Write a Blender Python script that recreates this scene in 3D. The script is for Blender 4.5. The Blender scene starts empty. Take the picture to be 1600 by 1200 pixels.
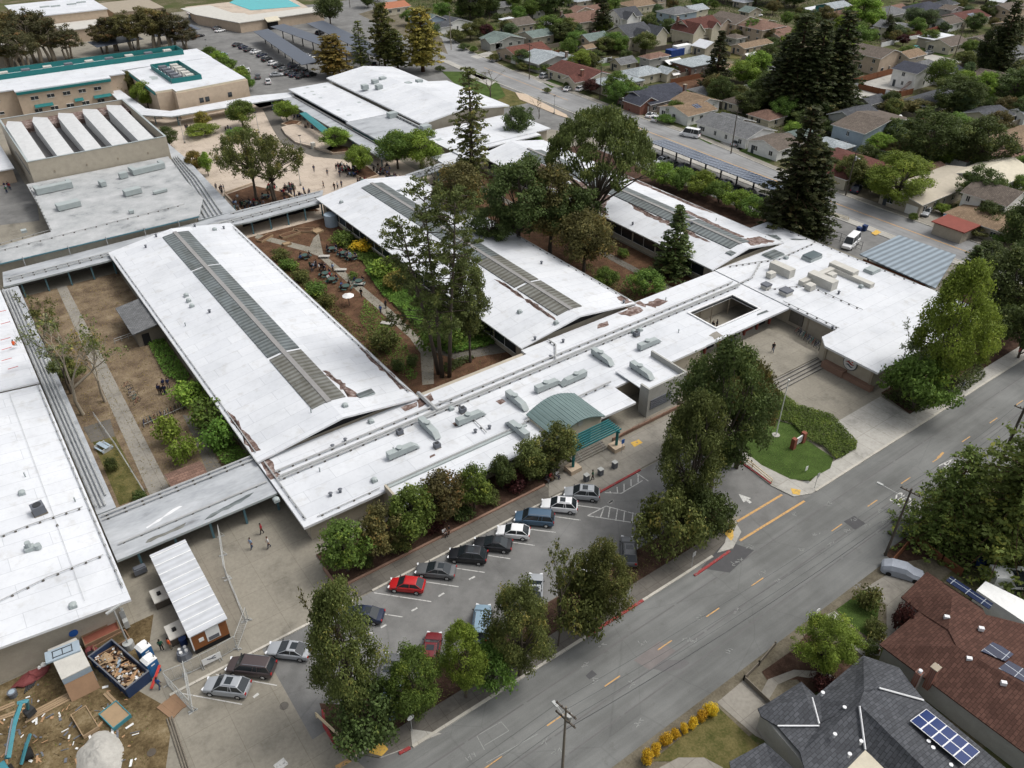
import bpy, bmesh, math, random
import numpy as np
from mathutils import Vector, Matrix
RND = random.Random(11)
PI = math.pi
D = bpy.data
SC = bpy.context.scene
COL = SC.collection
# ------------------------------------------------------------------ camera
FPX, PITCH, ROLL, YAW, CH = 1259.234,.609044,-.0034261,.623714,72.0
_cF = (0, math.cos(PITCH),-math.sin(PITCH));_cU = (0, math.sin(PITCH), math.cos(PITCH));_cR = (1.,0,0)
_c, _s = math.cos(ROLL), math.sin(ROLL)
_R2 = [_c*a+_s*b for a, b in zip(_cR, _cU)];_U2 = [-_s*a+_c*b for a, b in zip(_cR, _cU)]
def _w(v):
 cy, sy = math.cos(YAW), math.sin(YAW)
 return Vector((v[0]*cy+v[1]*sy, -v[0]*sy+v[1]*cy, v[2]))
VF, VU, VR = _w(_cF), _w(_U2), _w(_R2)
cam = D.cameras.new('camera');camo = D.objects.new('camera', cam);COL.objects.link(camo)
cam.sensor_fit = 'HORIZONTAL';cam.sensor_width = 36;cam.lens = 36*FPX/1600
cam.clip_start = 1;cam.clip_end = 3000
M3 = Matrix((VR, VU, -VF)).transposed()
camo.matrix_world = Matrix.Translation((0,0, CH)) @ M3.to_4x4()
SC.camera = camo
def P(px, py, z=0.0):
 """world point at height z that the photograph shows at pixel px, py (a surveying aid: one view ray met with one level)"""
 d = VF+VR*((px-800)/FPX)+VU*((600-py)/FPX)
 t = (CH-z)/-d.z
 return (d.x*t, d.y*t)
def TOP(px, py, ty):
 x, y = P(px, py);lo, hi = 0.,60.
 for _ in range(30):
  m = (lo+hi)/2
  v = Vector((x, y, m-CH));yy = 600-FPX*v.dot(VU)/v.dot(VF)
  if yy > ty: lo = m
  else: hi = m
 return lo
def PXM(px, py, z=0.):
 """metres one photo pixel spans at that point"""
 x, y = P(px, py, z);v = Vector((x, y, z-CH));return v.dot(VF)/FPX
# ------------------------------------------------------------------ light
SC.view_settings.view_transform = 'Standard';SC.view_settings.look = 'None'
SC.view_settings.gamma = 1;SC.view_settings.use_curve_mapping = False
SC.view_settings.exposure = 0.19
SUN_EL, SUN_AZ = math.radians(60), math.radians(-24)      # azimuth from +x towards +y
w = D.worlds.new('World');SC.world = w;w.use_nodes = True
nt = w.node_tree;nt.nodes.clear()
sky = nt.nodes.new('ShaderNodeTexSky');sky.sky_type = 'NISHITA';sky.sun_disc = False
sky.sun_elevation = SUN_EL;sky.sun_rotation = PI/2-SUN_AZ;sky.dust_density = 6;sky.air_density = 1.0;sky.ozone_density = .6
hs = nt.nodes.new('ShaderNodeHueSaturation');hs.inputs['Saturation'].default_value = .30
bg = nt.nodes.new('ShaderNodeBackground');bg.inputs[1].default_value = .15
wo = nt.nodes.new('ShaderNodeOutputWorld')
nt.links.new(sky.outputs[0], hs.inputs['Color']);nt.links.new(hs.outputs[0], bg.inputs[0]);nt.links.new(bg.outputs[0], wo.inputs[0])
sl = D.lights.new('sun', 'SUN');sl.energy = 1.05;sl.angle = math.radians(15);sl.color = (1,.96,.9)
so = D.objects.new('sun', sl);COL.objects.link(so)
sd = Vector((math.cos(SUN_EL)*math.cos(SUN_AZ), math.cos(SUN_EL)*math.sin(SUN_AZ), math.sin(SUN_EL)))
so.rotation_euler = sd.to_track_quat('Z', 'Y').to_euler()
# ------------------------------------------------------------------ materials
MATS = {}
class NT:
 def __init__(s, name):
  s.m = D.materials.new(name);s.m.use_nodes = True;s.t = s.m.node_tree;s.t.nodes.clear()
  s.b = s.n('ShaderNodeBsdfPrincipled');o = s.n('ShaderNodeOutputMaterial');s.l(s.b.outputs[0], o.inputs[0])
 def n(s, k, **kw):
  x = s.t.nodes.new(k)
  for a, b in kw.items(): setattr(x, a, b)
  return x
 def l(s, a, b): s.t.links.new(a, b)
 def coord(s, scale=(1,1,1), world=False, rot=(0,0,0)):
  if world:
   g = s.n('ShaderNodeNewGeometry');out = g.outputs['Position']
  else:
   g = s.n('ShaderNodeTexCoord');out = g.outputs['Object']
  mp = s.n('ShaderNodeMapping');mp.inputs['Scale'].default_value = scale;mp.inputs['Rotation'].default_value = rot
  s.l(out, mp.inputs[0]);return mp.outputs[0]
 def noise(s, co, sc=1, det=4, rough=.6):
  x = s.n('ShaderNodeTexNoise');x.inputs['Scale'].default_value = sc;x.inputs['Detail'].default_value = det;x.inputs['Roughness'].default_value = rough
  s.l(co, x.inputs['Vector']);return x.outputs['Fac']
 def ramp(s, f, stops, interp='LINEAR'):
  r = s.n('ShaderNodeValToRGB');r.color_ramp.interpolation = interp
  e = r.color_ramp.elements
  while len(e) < len(stops): e.new(.5)
  for i, (p, c) in enumerate(stops):
   e[i].position = p;e[i].color = (*c, 1) if len(c) == 3 else c
  s.l(f, r.inputs[0]);return r.outputs[0]
 def mix(s, f, a, b, mode='MIX'):
  m = s.n('ShaderNodeMix', data_type='RGBA', blend_type=mode)
  for v, i in ((f, 0),(a, 6),(b, 7)):
   if isinstance(v, (int, float)): m.inputs[i].default_value = v
   elif isinstance(v, tuple): m.inputs[i].default_value = (*v, 1)
   else: s.l(v, m.inputs[i])
  return m.outputs[2]
 def math(s, op, a, b=None):
  m = s.n('ShaderNodeMath', operation=op)
  for v, i in ((a, 0),(b, 1)):
   if v is None: continue
   if isinstance(v, (int, float)): m.inputs[i].default_value = v
   else: s.l(v, m.inputs[i])
  return m.outputs[0]
 def done(s, col, rough=.8, metal=0, bump=None, bs=.3, spec=.3):
  if isinstance(col, tuple): s.b.inputs['Base Color'].default_value = (*col, 1)
  else: s.l(col, s.b.inputs['Base Color'])
  if isinstance(rough, (int, float)): s.b.inputs['Roughness'].default_value = rough
  else: s.l(rough, s.b.inputs['Roughness'])
  s.b.inputs['Metallic'].default_value = metal;s.b.inputs['Specular IOR Level'].default_value = spec
  if bump is not None:
   bn = s.n('ShaderNodeBump');bn.inputs['Strength'].default_value = bs;bn.inputs['Distance'].default_value = .05
   s.l(bump, bn.inputs['Height']);s.l(bn.outputs[0], s.b.inputs['Normal'])
  MATS[s.m.name] = s.m;return s.m
def sc_(c, k): return tuple(min(1, x*k) for x in c)
def mat(name, c, rough=.75, var=.25, scale=.8, metal=0, spec=.3, bump=0, world=True):
 if name in MATS: return MATS[name]
 t = NT(name);co = t.coord(world=world)
 if not var: return t.done(c, rough, metal, spec=spec)
 n1 = t.noise(co, scale, 5);n2 = t.noise(co, scale*7,4,.7)
 f = t.math('ADD', t.math('MULTIPLY', n1,.6), t.math('MULTIPLY', n2,.4))
 col = t.ramp(f, [(.3, sc_(c, 1-var)),(.5, c),(.7, sc_(c, 1+var))])
 return t.done(col, rough, metal, n2 if bump else None, bump, spec)
def make_materials():
 t = NT('roof_white');co = t.coord(world=True)
 big = t.noise(co, .12,4,.6);sm = t.noise(co, 1.6,4,.7)
 base = t.ramp(big, [(.3,(.53,.55,.575)),(.5,(.61,.63,.655)),(.75,(.655,.675,.70))])
 d = t.ramp(sm, [(.0,(.8,.8,.79)),(.36,(.95,.95,.95)),(.5,(1,1,1))])
 col = t.mix(1., base, d, 'MULTIPLY')
 st = t.noise(co, .45,5,.65);sm2 = t.ramp(st, [(.56,(1,1,1)),(.62,(.9,.89,.87)),(.7,(.8,.77,.72))])
 col = t.mix(.6, col, sm2, 'MULTIPLY')
 br = t.n('ShaderNodeTexBrick');br.inputs['Scale'].default_value = 1;br.inputs['Brick Width'].default_value = 9;br.inputs['Row Height'].default_value = 2.3
 br.inputs['Mortar Size'].default_value = .03;br.inputs['Color1'].default_value = (1,1,1,1);br.inputs['Color2'].default_value = (.93,.935,.945,1);br.inputs['Mortar'].default_value = (.7,.71,.73,1)
 t.l(co, br.inputs['Vector']);col = t.mix(1., col, br.outputs[0], 'MULTIPLY')
 t.done(col, .55,0, sm, .25)
 t = NT('roof_grey');co = t.coord(world=True);a = t.noise(co, .25,6,.65);b = t.noise(co, 3,4)
 col = t.ramp(a, [(.3,(.17,.18,.185)),(.42,(.33,.345,.35)),(.6,(.42,.43,.435)),(.8,(.5,.51,.515))])
 t.done(t.mix(.5, col, t.ramp(b, [(.3,(.8,.8,.8)),(.6,(1,1,1))]), 'MULTIPLY'),.6)
 t = NT('roof_silver');co = t.coord((.35,1,1), True);a = t.noise(co, .35,6,.65);b = t.noise(co, 2.2,4)
 col = t.ramp(a, [(.27,(.14,.145,.15)),(.4,(.33,.35,.37)),(.6,(.42,.44,.46)),(.8,(.5,.52,.54))])
 t.done(t.mix(.6, col, t.ramp(b, [(.3,(.75,.75,.75)),(.6,(1,1,1))]), 'MULTIPLY'),.45,0)
 t = NT('roof_bare');co = t.coord(world=True);a = t.noise(co, 1.2,5,.7)
 t.done(t.ramp(a, [(.35,(.07,.045,.038)),(.5,(.15,.10,.085)),(.65,(.33,.28,.26))]),.9)
 for nm, c1, c2 in (('panel_grey', (.09,.105,.108),(.18,.205,.21)),('panel_worn', (.11,.107,.09),(.20,.205,.19))):
  t = NT(nm);co = t.coord(world=True);w_ = t.n('ShaderNodeTexWave', bands_direction='Y');w_.inputs['Scale'].default_value = .32
  t.l(co, w_.inputs['Vector']);n = t.noise(t.coord((1,.3,1), True),.8,4)
  col = t.mix(w_.outputs['Fac'], c1, c2);col = t.mix(.8, col, t.ramp(n, [(.35,(.62,.6,.55)),(.6,(1,1,1))]), 'MULTIPLY')
  t.done(col, .5,.0, w_.outputs['Fac'],.6)
 def corr(nm, c, dir, s, amt=.75, rough=.45, metal=0.):
  t = NT(nm);co = t.coord(world=True);w_ = t.n('ShaderNodeTexWave', bands_direction=dir);w_.inputs['Scale'].default_value = s
  t.l(co, w_.inputs['Vector']);n = t.noise(co, .6,4)
  col = t.mix(w_.outputs['Fac'], sc_(c, amt), c);col = t.mix(.5, col, t.ramp(n, [(.3,(.75,.75,.75)),(.6,(1,1,1))]), 'MULTIPLY')
  t.done(col, rough, metal, w_.outputs['Fac'],.5)
 corr('metal_blue', (.27,.33,.38), 'Y', .25,.5)
 corr('metal_trailer', (.52,.54,.57), 'Y', .35,.86)
 corr('teal_metal', (.175,.245,.24), 'X', .5,.8)
 corr('solar_back', (.085,.10,.13), 'Y', .25,.8,.3)
 for nm, c1, c2, m, bw, rh in (('solar_cells', (.006,.012,.04),(.01,.02,.06),(.35,.38,.42),1.0,1.7),('solar_rows', (.04,.055,.085),(.055,.07,.1),(.2,.23,.28),2.0,1.05)):
  t = NT(nm);co = t.coord(world=True);br = t.n('ShaderNodeTexBrick', offset=0);br.inputs['Scale'].default_value = 1
  br.inputs['Brick Width'].default_value = bw;br.inputs['Row Height'].default_value = rh;br.inputs['Mortar Size'].default_value = .035 if bw == 1.0 else .14
  for k, v in (('Color1', c1),('Color2', c2),('Mortar', m)): br.inputs[k].default_value = (*v, 1)
  t.l(co, br.inputs['Vector']);t.done(br.outputs[0],.25,0, spec=.5)
 for nm, c, stretch in (('asphalt_street', (.152,.156,.151),(.06,1,1)),('asphalt_road', (.235,.238,.238),(1,.05,1)),('asphalt_lot', (.168,.168,.163),(.5,.5,1))):
  t = NT(nm);co = t.coord(world=True);cs = t.coord(stretch, True)
  a = t.noise(cs, .8,5,.6);b = t.noise(co, .12,5,.6);g = t.noise(co, 9,3,.8);v = t.noise(co, .5,6,.7)
  f = t.math('ADD', t.math('MULTIPLY', a, .45), t.math('MULTIPLY', b, .55))
  col = t.ramp(f, [(.34, sc_(c, .72)),(.46, sc_(c, .93)),(.54, sc_(c, 1.1)),(.66, sc_(c, 1.35))])
  col = t.mix(.5, col, t.ramp(g, [(.3,(.7,.7,.7)),(.7,(1.0,1.,1.))]), 'MULTIPLY')
  col = t.mix(.5, col, t.ramp(v, [(.28,(.6,.58,.55)),(.4,(1,1,1))]), 'MULTIPLY')
  vo = t.n('ShaderNodeTexVoronoi', feature='DISTANCE_TO_EDGE');vo.inputs['Scale'].default_value = .13
  wv = t.mix(.3, co, t.n('ShaderNodeTexNoise').outputs['Color']);t.l(wv, vo.inputs['Vector'])
  crk = t.ramp(vo.outputs['Distance'],[(.0,(.55,.55,.55)),(.006,(1,1,1))])
  col = t.mix(.3, col, crk, 'MULTIPLY')
  t.done(col, .85,0, g, .2)
 for nm, c, bw, rh, k in (('concrete', (.25,.235,.205),3.0,3.0,.8),('concrete_old', (.235,.218,.18),4.5,4.5,.6),('concrete_pale', (.38,.37,.34),2.4,4,.9),('plaza_paving', (.46,.39,.32),3.0,3.0,.9),('walk_grey', (.13,.12,.105),1.8,1.8,.8),('kerb_concrete', (.45,.43,.38),3.,9.,.8)):
  t = NT(nm);co = t.coord(world=True);a = t.noise(co, .22,6,.65);b = t.noise(co, 2.5,5,.7)
  col = t.ramp(a, [(.28, sc_(c, .6)),(.45, c),(.6, sc_(c, 1.1)),(.8, sc_(c, 1.25))])
  col = t.mix(.6, col, t.ramp(b, [(.3,(.7,.69,.66)),(.6,(1,1,1))]), 'MULTIPLY')
  br = t.n('ShaderNodeTexBrick', offset=.5 if nm == 'plaza_paving' else 0);br.inputs['Scale'].default_value = 1;br.inputs['Brick Width'].default_value = bw;br.inputs['Row Height'].default_value = rh
  br.inputs['Mortar Size'].default_value = .03;br.inputs['Color1'].default_value = (1,1,1,1);br.inputs['Color2'].default_value = (.93,.93,.93,1);br.inputs['Mortar'].default_value = (.6,.58,.55,1)
  t.l(co, br.inputs['Vector']);col = t.mix(k, col, br.outputs[0], 'MULTIPLY')
  t.done(col, .85,0, b, .2)
 def soil(nm, stops, s=.5, s2=5, bump=.6):
  t = NT(nm);co = t.coord(world=True);a = t.noise(co, s, 7,.7);b = t.noise(co, s2,5,.75)
  f = t.math('ADD', t.math('MULTIPLY', a, .62), t.math('MULTIPLY', b, .38))
  t.done(t.ramp(f, stops),.95,0, b, bump, .1)
 soil('dirt_dry', [(.32,(.055,.042,.03)),(.44,(.11,.08,.055)),(.54,(.19,.145,.095)),(.68,(.29,.235,.16))],.3)
 soil('mulch', [(.35,(.025,.015,.011)),(.5,(.06,.036,.026)),(.65,(.11,.07,.05))],.7,8)
 soil('mulch_red', [(.35,(.045,.028,.018)),(.5,(.10,.055,.034)),(.65,(.17,.10,.06))],.5,7)
 soil('yard_dirt', [(.33,(.035,.026,.014)),(.45,(.09,.065,.033)),(.55,(.16,.12,.065)),(.68,(.27,.22,.14))],.28,3)
 soil('lawn', [(.33,(.03,.05,.013)),(.48,(.05,.08,.02)),(.6,(.07,.11,.028)),(.7,(.12,.13,.045))],.35,6)
 soil('lawn_dry', [(.33,(.03,.045,.01)),(.45,(.075,.075,.025)),(.57,(.14,.12,.05)),(.7,(.2,.17,.08))],.4,5)
 soil('earth_suburb', [(.3,(.03,.045,.013)),(.45,(.06,.075,.024)),(.53,(.10,.09,.05)),(.6,(.19,.165,.12)),(.7,(.27,.25,.21))],.07,1.2)
 soil('sand_white', [(.3,(.27,.26,.235)),(.5,(.38,.37,.34)),(.7,(.47,.455,.42))],.7,3)
 soil('verge', [(.33,(.06,.052,.038)),(.48,(.125,.11,.08)),(.6,(.18,.16,.12)),(.7,(.23,.21,.16))],.3,4)
 def shingle(nm, c):
  t = NT(nm);co = t.coord(world=True);br = t.n('ShaderNodeTexBrick');br.inputs['Scale'].default_value = 1
  br.inputs['Brick Width'].default_value = .6;br.inputs['Row Height'].default_value = .34;br.inputs['Mortar Size'].default_value = .03
  for k, v in (('Color1', sc_(c, .82)),('Color2', sc_(c, 1.25)),('Mortar', sc_(c, .6))): br.inputs[k].default_value = (*v, 1)
  t.l(co, br.inputs['Vector']);a = t.noise(co, .5,5);b = t.noise(co, 5,4,.8)
  col = t.mix(.8, br.outputs[0], t.ramp(a, [(.3,(.78,.78,.78)),(.6,(1,1,1))]), 'MULTIPLY')
  col = t.mix(.7, col, t.ramp(b, [(.3,(.6,.6,.6)),(.65,(1,1,1))]), 'MULTIPLY')
  t.done(col, .9,0, b, .5,.15)
 for nm, c in dict(shingle_brown=(.10,.052,.040), shingle_slate=(.085,.09,.10), shingle_grey=(.17,.175,.18), shingle_green=(.17,.215,.20), shingle_tan=(.25,.18,.12), shingle_red=(.16,.068,.052), shingle_taupe=(.15,.125,.105), shingle_pale=(.36,.40,.42), shingle_dark=(.06,.065,.085), shingle_rose=(.21,.13,.10), shingle_maroon=(.13,.055,.045)).items(): shingle(nm, c)
 t = NT('brick');co = t.coord(world=True);br = t.n('ShaderNodeTexBrick');br.inputs['Scale'].default_value = 1;br.inputs['Brick Width'].default_value = .5;br.inputs['Row Height'].default_value = .18;br.inputs['Mortar Size'].default_value = .02
 for k, v in (('Color1', (.17,.065,.045)),('Color2', (.23,.10,.07)),('Mortar', (.2,.17,.15))): br.inputs[k].default_value = (*v, 1)
 t.l(co, br.inputs['Vector']);t.done(br.outputs[0],.9)
 for nm, c, r in (('wall_beige', (.40,.36,.29),.85),('wall_tan', (.46,.37,.28),.85),('wall_grey', (.33,.33,.31),.85),('wall_cream', (.52,.48,.38),.85),('fascia_white', (.66,.67,.68),.6),('fascia_tan', (.30,.26,.2),.7),
                     ('duct', (.33,.37,.37),.5),('duct_tan', (.48,.47,.43),.6),('duct_warm', (.25,.245,.24),.6),('roof_ridge_grey', (.52,.53,.53),.6),('pipe', (.35,.36,.36),.5),('teal', (.015,.15,.15),.55),('teal_light', (.03,.17,.18),.5),('post_blue', (.08,.16,.19),.6),
                     ('wood_plank', (.30,.215,.13),.85),('plywood', (.24,.15,.09),.85),('wood_fence', (.17,.068,.032),.85),('wood_grey', (.17,.15,.12),.9),('pole_wood', (.085,.072,.058),.9),
                     ('bark', (.085,.07,.055),.95),('bark_pale', (.30,.26,.20),.9),('bark_red', (.09,.05,.032),.95),('fence_metal', (.36,.37,.36),.5),('white_paint', (.72,.73,.72),.6),('rail_cream', (.6,.5,.33),.6),
                     ('line_white', (.62,.62,.6),.8),('line_faint', (.3,.31,.3),.85),('line_yellow', (.60,.33,.09),.8),('ramp_yellow', (.65,.40,.07),.8),('kerb_red', (.30,.035,.035),.8),('patch_dark', (.075,.075,.078),.9),('patch_mid', (.125,.122,.122),.9),('patch_warm', (.165,.15,.145),.9),
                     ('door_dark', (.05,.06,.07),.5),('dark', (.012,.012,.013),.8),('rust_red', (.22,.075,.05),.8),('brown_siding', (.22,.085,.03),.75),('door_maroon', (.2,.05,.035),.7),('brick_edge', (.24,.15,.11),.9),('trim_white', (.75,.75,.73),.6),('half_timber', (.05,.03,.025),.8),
                     ('blue_bin', (.015,.035,.11),.6),('toilet_blue', (.02,.11,.27),.5),('dumpster_blue', (.022,.04,.09),.5),('grey_plastic', (.12,.13,.15),.6),('excavator_teal', (.05,.2,.24),.5),('orange', (.7,.13,.04),.6),('red_steel', (.45,.05,.04),.5),('tarp_red', (.17,.045,.045),.7),('green_plastic', (.1,.5,.28),.5),
                     ('canvas', (.7,.7,.69),.7),('car_cover', (.34,.37,.42),.7),('steel_dark', (.035,.037,.04),.6),('pool_water', (.04,.42,.45),.15),('container_blue', (.02,.05,.2),.5),('tire', (.018,.018,.018),.9),('plank_debris', (.36,.22,.12),.85),('shed_blue', (.30,.37,.43),.6),('soffit', (.10,.10,.095),.9),('planter_tan', (.45,.36,.27),.85),('blue_tarp', (.03,.12,.4),.6),('table_green', (.045,.085,.075),.7),('hedge_dark', (.03,.05,.015),.9),('terracotta', (.33,.13,.07),.8)):
  mat(nm, c, r, .14 if nm not in ('pool_water',) else .1,.9, bump=.1)
 for nm, c in (('line_white', (.5,.5,.48)),('line_yellow', (.5,.3,.12)),('line_faint', (.25,.26,.25)),('kerb_red', (.27,.04,.04)),('ramp_yellow', (.6,.38,.08))):
  t = NT(nm+'_worn');co = t.coord(world=True);a = t.noise(co, 3.5,5,.75)
  t.done(t.ramp(a, [(.36,(.16,.16,.155)),(.47, c),(.8, sc_(c, 1.15))]),.85)
 t = NT('solar_blue');t.done((.012,.03,.12),.2,0, spec=.6)
 t = NT('glass');t.done((.02,.026,.03),.12,0, spec=.6)
 t = NT('glass_light');t.done((.12,.15,.16),.15,0, spec=.6)
 t = NT('chrome');t.done((.55,.56,.58),.25,.9)
 t = NT('lamp_red');t.done((.35,.01,.012),.3)
 t = NT('lamp_clear');t.done((.7,.72,.74),.2)
 for nm, c in dict(car_white=(.72,.73,.74), car_silver=(.34,.36,.38), car_grey=(.12,.125,.13), car_black=(.012,.013,.016), car_blue=(.06,.11,.17), car_red=(.42,.012,.014), car_maroon=(.14,.012,.016), car_navy=(.014,.022,.05), car_teal=(.03,.22,.2), car_paleblue=(.22,.32,.4), car_brown=(.06,.045,.045)).items():
  t = NT(nm);t.b.inputs['Coat Weight'].default_value = .35;t.b.inputs['Coat Roughness'].default_value = .15;t.done(c, .42,.15 if nm in ('car_silver', 'car_grey', 'car_blue', 'car_paleblue') else 0, spec=.4)
 for nm, c in dict(skin=(.38,.22,.15), skin_dark=(.12,.065,.04), hair_dark=(.014,.01,.008), hair_brown=(.06,.03,.015), cloth_black=(.012,.012,.015), cloth_navy=(.015,.022,.06), cloth_grey=(.13,.13,.14), cloth_white=(.6,.6,.6), cloth_red=(.25,.02,.03), cloth_blue=(.04,.09,.25), cloth_pink=(.35,.12,.16), cloth_green=(.02,.09,.05), cloth_denim=(.04,.065,.13), cloth_khaki=(.23,.18,.11), cloth_lightblue=(.3,.4,.55), hi_vis_orange=(.75,.12,.03), shoe=(.05,.05,.05)).items():
  mat(nm, c, .85,.2,6, world=False)
make_materials()
def foliage(name, c, warm=None, rough=.65):
 """leaf material: tone varies leaf by leaf and clump by clump"""
 t = NT(name);g = t.n('ShaderNodeNewGeometry');a = t.n('ShaderNodeAttribute', attribute_name='tone')
 oi = t.n('ShaderNodeObjectInfo')
 f = t.math('ADD', t.math('MULTIPLY', g.outputs['Random Per Island'],.35), t.math('MULTIPLY', a.outputs['Fac'],.65))
 w2 = warm or (c[0]*1.9, c[1]*1.5, c[2]*1.1)
 c = (c[0]*2.45, c[1]*2.35, c[2]*1.75);w2 = (w2[0]*1.95, w2[1]*1.9, w2[2]*1.3)
 col = t.ramp(f, [(.05, sc_(c, .55)),(.4, c),(.68, sc_(c, 1.4)),(.95, sc_(w2,1.15))])
 h = t.n('ShaderNodeHueSaturation');t.l(t.math('ADD', .485, t.math('MULTIPLY', oi.outputs['Random'],.03)), h.inputs['Hue'])
 t.l(t.math('ADD', .85, t.math('MULTIPLY', oi.outputs['Random'],.35)), h.inputs['Value']);t.l(col, h.inputs['Color'])
 m = t.done(h.outputs[0], rough, 0, spec=.25);tr = t.n('ShaderNodeBsdfTranslucent');t.l(h.outputs[0], tr.inputs[0]);mx = t.n('ShaderNodeMixShader');mx.inputs[0].default_value = .38
 t.l(t.b.outputs[0], mx.inputs[1]);t.l(tr.outputs[0], mx.inputs[2]);t.l(mx.outputs[0],[n for n in t.t.nodes if n.type == 'OUTPUT_MATERIAL'][0].inputs[0]);return m
for nm, c, wm in (('leaf_green', (.045,.074,.020),(.12,.15,.035)),('leaf_bright', (.070,.105,.022),(.16,.19,.045)),('leaf_dark', (.031,.045,.018),(.075,.085,.032)),
                  ('leaf_olive', (.045,.055,.021),(.14,.12,.05)),('leaf_rust', (.048,.046,.022),(.13,.085,.04)),('leaf_gold', (.082,.072,.024),(.19,.13,.045)),
                  ('leaf_redwood', (.017,.022,.010),(.05,.045,.022)),('leaf_pine', (.041,.053,.021),(.10,.105,.04)),('leaf_plum', (.03,.012,.014),(.07,.03,.03)),
                  ('leaf_grey', (.07,.085,.06),(.15,.15,.1)),('leaf_euc', (.034,.034,.021),(.12,.06,.042)),('leaf_cedar', (.052,.072,.024),(.16,.165,.05)),
                  ('leaf_yellow', (.25,.18,.02),(.36,.25,.04)),('leaf_cover', (.045,.088,.02),(.10,.15,.03)),('leaf_blue', (.04,.06,.035),(.09,.11,.06))):
 foliage(nm, c, wm)
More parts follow.
